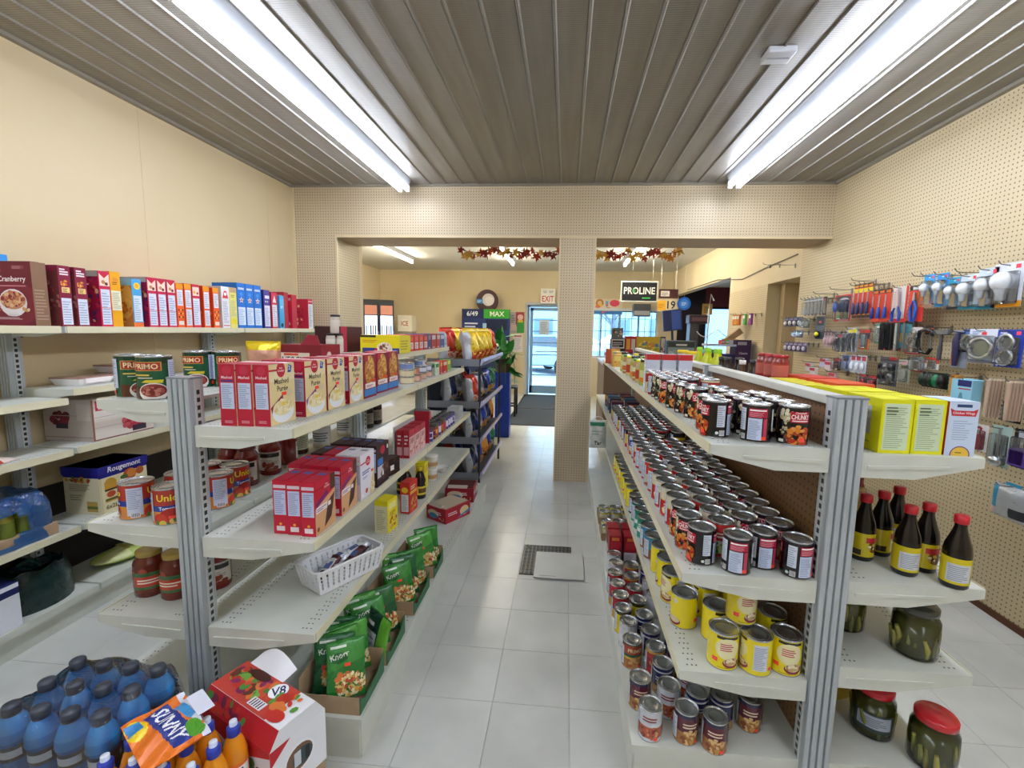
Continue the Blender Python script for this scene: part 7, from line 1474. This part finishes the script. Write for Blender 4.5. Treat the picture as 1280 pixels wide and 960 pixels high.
poster('poster', .60, 1.235, 1.87, 2.215, 10.44, '#e3d7c4', lambda a: a.rect(0, 0, 1, .3, '#3f86d0').ell(.2, .72, .14, .14, '#c8863a').ell(.2, .72, .08, .08, '#e6c49a').ell(.72, .72, .17, .12, '#e04a6a').rect(.4, .5, .5, .85, '#6ab0e0').food(.3, .4, .25, .15, ['#e8744a', '#e06a8a', '#f0c45a'], 12, .06), 'colourful promotional poster at the top of the window')
# exit sign
b = MB().mat('plastic').box(-.165, .165, -.03, .03, 0, .33, '#eceae2', bev=.006); a = Art(.33, .33).rect(.06, .06, .94, .58, '#f3f1ea').text('EXIT', .5, .32, .4, '#c0342a', .8).ell(.3, .8, .14, .1, '#d9d9d4').ell(.7, .8, .14, .1, '#d9d9d4'); a.on_plane(b, (-.165, -.031, 0), (1, 0, 0), (0, 0, 1), (0, -1, 0))
o = b.build('exit_sign', None, None, (-.436, 10.45, 2.09)); tag(o, 'white exit sign with red letters above the glass door', 'exit sign')
for s in (-1, 1): MB().mat('gloss').ball((s*.07, -.045, .265), .045, .03, .035, '#d9dad6', 14, 8).build('emergency_lamp', None, o)
# glass door with bars
dr = MB(); fc = '#8fb0cf'
dr.box(D0, D0+.05, YF+.03, YF+.1, 0, DT, fc).box(D1-.05, D1, YF+.03, YF+.1, 0, DT, fc).box(D0, D1, YF+.03, YF+.1, DT-.05, DT, fc)
d = struct(dr.build('door_1', 'plastic'))
lf2 = MB(); lf2.box(D0+.06, D0+.13, YF+.05, YF+.08, .02, DT-.06, '#7fa4c8').box(D1-.13, D1-.06, YF+.05, YF+.08, .02, DT-.06, '#7fa4c8').box(D0+.06, D1-.06, YF+.05, YF+.08, .02, .2, '#7fa4c8').box(D0+.06, D1-.06, YF+.05, YF+.08, DT-.13, DT-.06, '#7fa4c8')
lfo = lf2.build('door_leaf', 'plastic', d)
for z in (.45, .68, .92, 1.2, 1.46, 1.72): MB().box(D0+.13, D1-.13, YF+.055, YF+.068, z-.011, z+.011, '#6f94b8').build('bar', 'plastic', lfo)
MB().box(D0+.13, D1-.13, YF+.062, YF+.066, .2, DT-.13, '#ffffff').build('pane', 'window_glass', lfo)
MB().tube([(D0+.2, YF+.03, 1.0), (D1-.2, YF+.03, 1.0)], .016, 8, '#b9c4cf').build('push_bar', 'metal', lfo)
o = poster('notice', -.62, -.40, 1.38, 1.72, YF+.045, '#c9d6e2', lambda a: a.lines(.1, .1, .9, .9, 7, '#8fa0b4'), 'paper notice taped inside the glass door', 'notice')
struct(MB().box(D0-.05, D0, YF-.015, YF+.02, 0, DT+.05, '#b9c2cc').box(D1, D1+.05, YF-.015, YF+.02, 0, DT+.05, '#b9c2cc').box(D0, D1, YF-.015, YF+.02, DT, DT+.05, '#b9c2cc').build('trim_6', 'plastic'))
# window with mullions and lattice
wd = MB()
wd.box(W0, W0+.05, YF+.05, YF+.12, WZ0, WZ1, '#c9d4df').box(W1-.05, W1, YF+.05, YF+.12, WZ0, WZ1, '#c9d4df').box(W0, W1, YF+.05, YF+.12, WZ1-.05, WZ1, '#c9d4df').box(W0, W1, YF+.05, YF+.12, WZ0, WZ0+.05, '#c9d4df')
wo = struct(wd.build('window_1', 'plastic'))
for x in (.78, 1.2, 1.62): MB().box(x-.02, x+.02, YF+.055, YF+.11, WZ0+.05, WZ1-.05, '#a9bccf').build('mullion', 'plastic', wo)
MB().box(W0+.05, W1-.05, YF+.08, YF+.085, WZ0+.05, WZ1-.05).build('pane', 'window_glass', wo)
for i in range(11): x = W0+.1+.145*i; MB().box(x-.006, x+.006, YF+.02, YF+.032, WZ0+.05, WZ1-.05, '#6a8cb4').build('security_bar', 'metal', wo)
for z in (1.2, 1.5, 1.78): MB().box(W0+.05, W1-.05, YF+.018, YF+.034, z-.006, z+.006, '#6a8cb4').build('cross_bar', 'metal', wo)
o = MB().mat('plastic').box(-.8, .8, -.03, .03, -.03, .03, '#d9dde2').build('roller_blind', None, None, (1.2, YF-.04, 1.98)); tag(o, 'rolled white blind along the top of the window', 'blind'); MB().box(-.78, .78, -.02, .02, -.055, -.032, '#3a3c44').build('bottom_bar', 'plastic', o)
o = MB().mat('plastic').box(-.185, .185, -.12, .12, 0, .27, '#565b64', bev=.01).build('wall_heater', None, None, (1.63, 10.32, 1.83)); tag(o, 'grey box unit mounted at the window top', 'heater'); MB().box(-.17, .17, -.124, -.12, .03, .12, '#a9adb4').build('grille', 'plastic', o)
# cooler and ice box on the far left
t = empty('drinks_cooler', 'black drinks cooler with two glowing glass doors in the far corner', 'cooler', (-4.02, 9.5, 0), -1.1)
MB().box(-.1, .25, -.31, .31, 0, 2.05, '#1d2028', bev=.01).build('cabinet', 'plastic', t)
for i, y in enumerate((-.155, .155)):
    dd = MB().box(.25, .285, y-.15, y+.15, .12, 1.98, '#262a33').build('door', 'plastic', t)
    MB().box(.286, .289, y-.12, y+.12, .2, 1.72, '#bcd4ff').build('lit_glass', 'fridge_glow', dd)
    MB().mat('print').box(.286, .29, y-.12, y+.12, 1.74, 1.93, '#c98a7a').build('header_sign', None, dd)
    bt = MB().mat('gloss')
    for r_ in range(4):
        for c_ in range(5): bt.box(.29, .296, y-.11+.045*c_, y-.08+.045*c_, .3+.34*r_, .5+.34*r_, ['#4a6ab0', '#8a94b8', '#c9d0e6', '#3a4a86', '#b08a6a'][(r_*2+c_) % 5])
    bt.build('bottles_in_view', None, dd)['kind'] = 'stuff'
    MB().tube([(.3, y+.137, .7), (.3, y+.137, 1.4)], .012, 6, '#8f949c').build('handle', 'metal', dd)
t = MB().mat('print').box(-.16, .16, -.16, .16, 0, .35, '#e6dfce', bev=.006); Art(.32, .35).ell(.5, .5, .33, .3, '#efe9da').text('ICE', .5, .5, .3, '#b5483c', .5).on_plane(t, (-.16, -.161, 0), (1, 0, 0), (0, 0, 1), (0, -1, 0))
o = t.build('ice_sign', None, None, (-3.52, 9.9, 1.40)); tag(o, 'cream box sign with red ICE letters beside the cooler', 'sign'); MB().box(-.15, .15, -.15, .15, -1.42, 0, '#9a9384').build('pedestal', 'plastic', o)
# hanging black sign
b = MB().mat('plastic').box(-.31, .31, -.02, .02, 0, .35, '#e9ebe8', bev=.005); a = Art(.62, .35).rect(.03, .06, .97, .94, '#1c2028').text('PROLINE', .5, .54, .34, '#f0f3f0', .84).lines(.58, .16, .9, .24, 1, '#4ac05a', 3, .8).ell(.36, .54, .035, .06, '#3aa04a'); a.on_plane(b, (-.31, -.021, 0), (1, 0, 0), (0, 0, 1), (0, -1, 0))
o = b.build('hanging_sign', None, None, (1.215, 8.0, 1.995)); tag(o, 'black sign with white PROLINE lettering hanging from the ceiling', 'sign')
for s in (-.12, .22): MB().tube([(s, 0, .35), (s, 0, .82)], .002, 6, '#c9ccc9').build('chain', 'metal', o)
poster('notice', 1.74, 2.10, 2.14, 2.31, 9.0, '#4a2a2c', lambda a: a.rect(.1, .2, .55, .8, '#d9d4d0').lines(.14, .3, .5, .7, 3, '#6a605c'), 'dark brown sign with a white notice above the till', 'sign')
for x in (.04, .32): MB().tube([(x, .003, .16), (x, .003, .675)], .002, 6, '#c9ccc9').build('hanger', 'metal', bpy.data.objects['notice.002'])
poster('age_sign', 1.72, 2.08, 1.885, 2.12, 9.0, '#d9ccb0', lambda a: a.rect(0, .1, .46, .9, '#e8b03a').text('19', .73, .55, .65, '#26303a', .42).lines(.05, .3, .4, .7, 3, '#c98a2a'), 'orange and cream sign reading 19 above the till', 'sign')
for x in (.05, .33): MB().tube([(x, .008, .2), (x, .008, .93)], .002, 6, '#c9ccc9').build('hanger', 'metal', bpy.data.objects['age_sign'])
b = MB().mat('gloss').lathe([(.12, -.01), (.12, .01)], 28, '#2a6ad0'); Art(.24, .24).ell(.5, .5, .36, .36, '#4a8ae6').lines(.3, .35, .7, .65, 3, '#cfe0fa').on_plane(b, (-.12, -.12, .0105), (1, 0, 0), (0, 1, 0), (0, 0, 1)); o = b.build('round_sign', None, None, (2.17, 8.8, 2.03)); o.rotation_euler = (PI/2, 0, 0); tag(o, 'round blue sign beside the 19 sign', 'sign'); MB().tube([(0, .12, 0), (0, .785, 0)], .002, 6, '#c9ccc9').build('hanger', 'metal', o); MB().lathe([(.123, -.011), (.123, .011), (.12, .011)], 28, '#1c4a9e', cap=False).build('rim', 'plastic', o)
# service counter with clutter
t = empty('service_counter', 'service counter in the far room covered with displays', 'counter', (1.5, 7.1, 0))
MB().box(-.95, .78, -.6, .7, 0, 1.0, '#7a6a5c').build('cabinet', 'matte', t); MB().box(-.97, .80, -.62, .72, 1.0, 1.04, '#8f8478', bev=.005).build('countertop', 'plastic', t)
CZ = 1.0405
def cbox(x, y, w, d, h, base, fn, lab, cat, z=CZ, nm='display_box', rz=0):
    a = Art(w, h).rect(0, 0, 1, 1, base); fn(a); o = carton(nm, w, d, h, base, front=a).put((x, y, z), rz, lab, cat); return o
cbox(.75, 6.75, .21, .1, .34, '#26262c', lambda a: a.rect(.06, .6, .94, .98, '#e6e6e9').rect(.12, .64, .88, .94, '#2a2a30').lines(.16, .68, .84, .9, 3, '#b9b9c0'), 'dark countertop display with a white framed notice', 'display')
cbox(.94, 6.8, .16, .1, .38, '#b5202a', lambda a: a.rect(.1, .5, .45, .9, '#e8a43a').rect(.55, .5, .9, .9, '#d9d4d0').rect(.1, .1, .9, .4, '#8a141e'), 'red countertop display with orange panel', 'display')
cbox(1.21, 6.95, .34, .14, .38, '#c9b03a', lambda a: a.food(.5, .6, .4, .25, ['#e0c83a', '#7ab04a', '#d98a3a', '#3a7ab8', '#e6dc6a'], 50, .07, 3).rect(0, 0, 1, .2, '#5a6a7a'), 'yellow rack of snack bags on the counter', 'display')
cbox(1.44, 7.0, .07, .1, .38, '#2c2a30', lambda a: a.rect(.1, .1, .9, .95, '#c9c4c4').food(.5, .5, .4, 1.5, ['#8a2a2e', '#3a3a42'], 14, .15), 'narrow dark rack with white strips on the counter', 'display')
cbox(.78, 7.15, .17, .12, .5, '#5a6a6a', lambda a: a.food(.5, .85, .4, .3, ['#c9b4b0', '#3a3c48', '#d9d4d4', '#8a4a44'], 20, .1), 'grey figurine display behind the framed notice', 'display')
t = MB().mat('plastic').box(-.21, .21, -.14, .14, 0, .33, '#5c6a72', bev=.01); o = t.build('scale_terminal', None, None, (1.70, 7.05, CZ)); tag(o, 'clear-fronted grey machine on the counter', 'terminal')
sc = MB().mat('print'); Art(.38, .28).rect(0, 0, 1, 1, '#8fa6ac').rect(0, .72, 1, 1, '#3c464c').lines(.3, .8, .9, .92, 1, '#e0e6e6', 3, .8).food(.35, .35, .3, .15, ['#b9c9cc', '#d2dcde', '#9fb4ba'], 14, .09).on_plane(sc, (-.19, -.1405, .03), (1, 0, 0), (0, 0, 1), (0, -1, 0)); sc.build('front_panel', None, o)
t = MB().mat('plastic').box(-.15, .15, -.02, .02, 0, .34, '#2c3a6e', bev=.005); o = t.build('lottery_screen', None, None, (1.74, 7.7, 1.52)); o.rotation_euler = (.1, -.12, 0); tag(o, 'tilted dark blue screen behind the counter', 'screen')
MB().box(-.01, .13, -.022, -.02, .02, .32, '#3f5fb8').build('screen_face', 'plastic', o); MB().tube([(0, .02, .1), (0, .05, -.48)], .02, 8, '#33353c').build('stand', 'plastic', o)
t = MB().mat('plastic').box(-.16, .16, -.12, .12, 0, .14, '#3a2c34', bev=.015); o = t.build('label_printer', None, None, (2.13, 7.7, 1.64)); tag(o, 'dark printer on a shelf by the till', 'printer'); MB().box(-.12, .12, -.124, -.12, .04, .1, '#6a4a54').build('paper_slot', 'plastic', o)
MB().box(-.14, .0, -.1, .1, -.595, -.001, '#4a4a52').build('pedestal', 'plastic', o)
o = MB().tube([(2.24, 7.5, 1.045), (2.24, 7.5, 1.85), (2.26, 7.5, 2.1), (2.31, 7.5, 2.0)], .012, 8, '#d9d4dc').build('lamp_arm', 'plastic'); tag(o, 'thin white bent lamp arm behind the counter', 'lamp arm'); MB().lathe([(.03, 1.041), (.03, 1.052)], 16, '#c9c4cc', 2.24, 7.5).build('base_plate', 'plastic', o)
def sheetf(u, v): return (2.02+.55*u, 7.3+.05*math.sin(6*u), 1.2+.36*v*(1-.35*abs(math.sin(5*u+.4))))
o = MB().mat('shrink').grid(sheetf, 14, 6, '#e0a4ae').build('plastic_guard', None); tag(o, 'clear rumpled plastic guard in front of the annex', 'plastic guard')
MB().mat('plastic').tube([sheetf(i/14, 1) for i in range(15)], .008, 6, '#f2f0f4').build('edge', None, o)
o = MB().mat('matte').box(-.13, .13, -.08, .08, 0, .2, '#c05a64').build('pink_case', None, None, (2.05, 7.45, CZ)); tag(o, 'pinkish red case behind the plastic guard', 'case'); MB().box(-.12, .12, -.084, -.08, .1, .17, '#d98a94').build('stripe', 'plastic', o)
# purple candy display by the niche
t = MB().mat('print').prism([(-.28, 0), (.28, 0), (.28, .1), (-.2, .1)], -.1, .1, 'y', '#2c2c5a').box(.1, .28, -.11, .1, 0, .28, '#3c2450'); Art(.18, .28).rect(.1, .78, .7, .92, '#a9a4b4').text('Classic', .5, .42, .1, '#e0d8e6', .7).lines(.2, .16, .8, .24, 1, '#e0d8e6', 3, .7).on_plane(t, (.1, -.111, 0), (1, 0, 0), (0, 0, 1), (0, -1, 0))
o = t.build('candy_display', None, None, (2.0, 5.95, 1.13)); tag(o, 'purple candy bar display stand by the far right wall', 'display stand')
MB().box(-.27, .27, -.09, .09, -1.13, 0, '#4a4048').build('pedestal', 'matte', o); MB().box(-.26, .1, -.12, .08, .2, .225, '#c9d0ea').build('top_shelf', 'plastic', o)
for i, c in enumerate(('#5ab8e6', '#4aa6dc', '#8ac04a', '#d9c23a', '#c94a4a', '#6aa84a', '#d9d4d4')): q = carton('candy_bar', .045, .08, .05, c, front=Art(.045, .05).rect(.1, .3, .9, .7, '#e9e9f0')).put((1.76+.05*i, 5.95, 1.356 if i > 3 else 1.232), .2, ('blue', 'deep blue', 'green', 'yellow', 'red', 'leaf green', 'white')[i]+' little candy pack on the purple display', 'candy', 'little candy packs')
for i, (y, c, lab) in enumerate(((6.26, '#e08a1f', 'orange'), (6.18, '#e8a02a', 'light orange'), (6.10, '#d97a1c', 'dark orange'), (5.90, '#6ac04a', 'green'), (5.72, '#9a3aa0', 'purple'))):
    o = MB().mat('gloss').box(0, .03, -.036, .036, -.14, 0, c, bev=.01).build('lighter_pack', None, None, (2.19, y, 1.735)); tag(o, lab+' hang pack on the far pegboard by the annex opening', 'hang pack', 'bright hang packs'); MB().box(-.002, 0, -.03, .03, -.06, -.02, '#f0ead8').build('label', 'print', o); hook(y, 1.73, 'for the '+lab+' hang pack')
o = MB().mat('cardboard').prism([(0, 0), (.25, .2), (.3, .14), (.06, -.04)], -.03, .03, 'y').build('yellow_folder', None, None, (2.0, 6.2, 1.36)); tag(o, 'slanted mustard folder above the purple display', 'folder'); MB().box(.02, .24, -.034, -.031, .05, .06, '#d9a02a').build('edge', 'print', o)
# annex window
aw = MB().box(3.05, 3.1, YF+.05, YF+.12, 1.0, 2.08, '#20242c').box(4.7, 4.75, YF+.05, YF+.12, 1.0, 2.08, '#20242c').box(3.05, 4.75, YF+.05, YF+.12, 2.03, 2.08, '#20242c').box(3.05, 4.75, YF+.05, YF+.12, 1.0, 1.05, '#20242c')
w2 = struct(aw.build('window_2', 'plastic')); MB().box(3.1, 4.7, YF+.08, YF+.085, 1.05, 2.03).build('pane', 'window_glass', w2)
poster('notice', 2.98, 3.2, 1.90, 2.14, YF-.03, '#d9b46a', lambda a: a.lines(.2, .2, .8, .8, 4, '#6a5a34'), 'tan paper notice at the annex window', 'notice')
# autumn leaf garlands on the beam
lfp = []
for k in range(20):
    a_ = PI/2+2*PI*k/20; r_ = (.066, .040, .046, .026)[k % 4] if k != 10 else .02; lfp.append((r_*math.cos(a_), r_*math.sin(a_)))
lm2 = []
for c in ('#b03a22', '#d98a2a', '#8f2a2a', '#e0b04a', '#c0502a'):
    b = MB().mat('leaf'); b.idx([(x, .012*math.sin(40*x), z) for x, z in lfp]+[(0, -.008, 0)], [(i, (i+1) % 20, 20) for i in range(20)], c, True); lm2.append(b.mesh('leaf'))
for gi, (x0, x1, n) in enumerate(((-1.17, -.09, 24), (.29, 1.16, 20))):
    pts = [(x0+(x1-x0)*i/12, 4.93+.015*math.sin(3*i), 2.325-.03*abs(math.sin(i*PI/4))) for i in range(13)]
    o = MB().mat('plastic').tube(pts, .004, 6, '#6a4a2a').build('leaf_garland', None); tag(o, 'garland of red and orange autumn leaves '+('left' if gi == 0 else 'right')+' of the pillar', 'garland')
    for i in range(n):
        u = (i+.5)/n*12; k = int(u); p = Vector(pts[k]).lerp(Vector(pts[min(12, k+1)]), u-k)
        q = link('leaf', lm2[R.randrange(5)], o, p+Vector((0, R.uniform(-.02, .02), R.uniform(-.06, .01))), rot=(R.uniform(-.5, .5), R.uniform(0, 6), R.uniform(-.6, .6))); q.scale = [R.uniform(.7, 1.15)]*3
# ------------------------------------------------------------------ street outside
o = MB().box(-14, 18, YF+.18, 45, -.25, -.06).build('parking_lot', 'asphalt'); struct(o); o.name = 'ground'
def car(x, y, rz, body, lab):
    t = empty('parked_car', lab, 'car', (x, y, -.06), rz)
    pr = [(-2.1, .3), (2.1, .3), (2.15, .65), (1.9, .85), (1.1, .95), (.55, 1.38), (-1.0, 1.42), (-1.7, .98), (-2.1, .9)]
    b = MB().mat('gloss').prism(pr, -.82, .82, 'y', body); b.build('body', None, t)
    for s in (-1, 1): MB().mat('gloss').prism([(-1.45, .98), (.9, .98), (.5, 1.32), (-.95, 1.35)], s*.822, s*.83, 'y', '#26323e').build('side_window', None, t)
    for wx in (-1.3, 1.3):
        for s in (-1, 1):
            w_ = MB().mat('matte').lathe([(.31, -.1), (.32, .0), (.31, .1)], 20, '#1c1e22').build('wheel', None, t, (wx, s*.78, .31)); w_.rotation_euler = (PI/2, 0, 0); MB().mat('metal').lathe([(.18, -.105), (.18, .105)], 14, '#b9bfc6').build('hub', None, w_)
    MB().mat('gloss').box(2.1, 2.16, -.7, -.4, .6, .75, '#e6eaf0').box(2.1, 2.16, .4, .7, .6, .75, '#e6eaf0').build('headlight', None, t); MB().mat('gloss').box(-2.14, -2.08, -.75, -.45, .65, .85, '#c8303a').box(-2.14, -2.08, .45, .75, .65, .85, '#c8303a').build('tail_light', None, t)
car(-.4, 17.0, 2.3, '#8fb4c9', 'pale blue car parked outside the glass door'); car(2.9, 18.5, .2, '#c9d2da', 'silver car parked outside the window')
b = MB().mat('matte').box(-9, 12, 34, 40, -.06, 3.6, '#9fb4c6'); o = b.build('street_building', None); tag(o, 'low pale building across the street', 'building')
for i in range(7): MB().mat('gloss').box(-8+2.8*i, -6.6+2.8*i, 33.96, 34, 1.0, 2.4, '#5a7488').build('window', None, o)
MB().mat('matte').prism([(-9.3, 3.6), (12.3, 3.6), (11, 4.4), (-8, 4.4)], 33.7, 40.3, 'y', '#7f93a6').build('roof', None, o)
t = empty('street_tree', 'bare branching tree outside the window', 'tree', (2.2, 22, -.06)); MB().mat('matte').tube([(0, 0, 0), (.05, 0, 1.4), (0, 0, 2.4)], [.16, .12, .08], 8, '#6a6f78').build('trunk', None, t)
for i in range(14):
    a_ = i*.9; z = 1.5+.09*i; MB().mat('matte').tube([(.02, 0, z), (.5*math.cos(a_), .5*math.sin(a_), z+.5), (1.1*math.cos(a_+.2), 1.1*math.sin(a_+.2), z+.9)], [.05, .03, .01], 6, '#727880').build('branch', None, t)
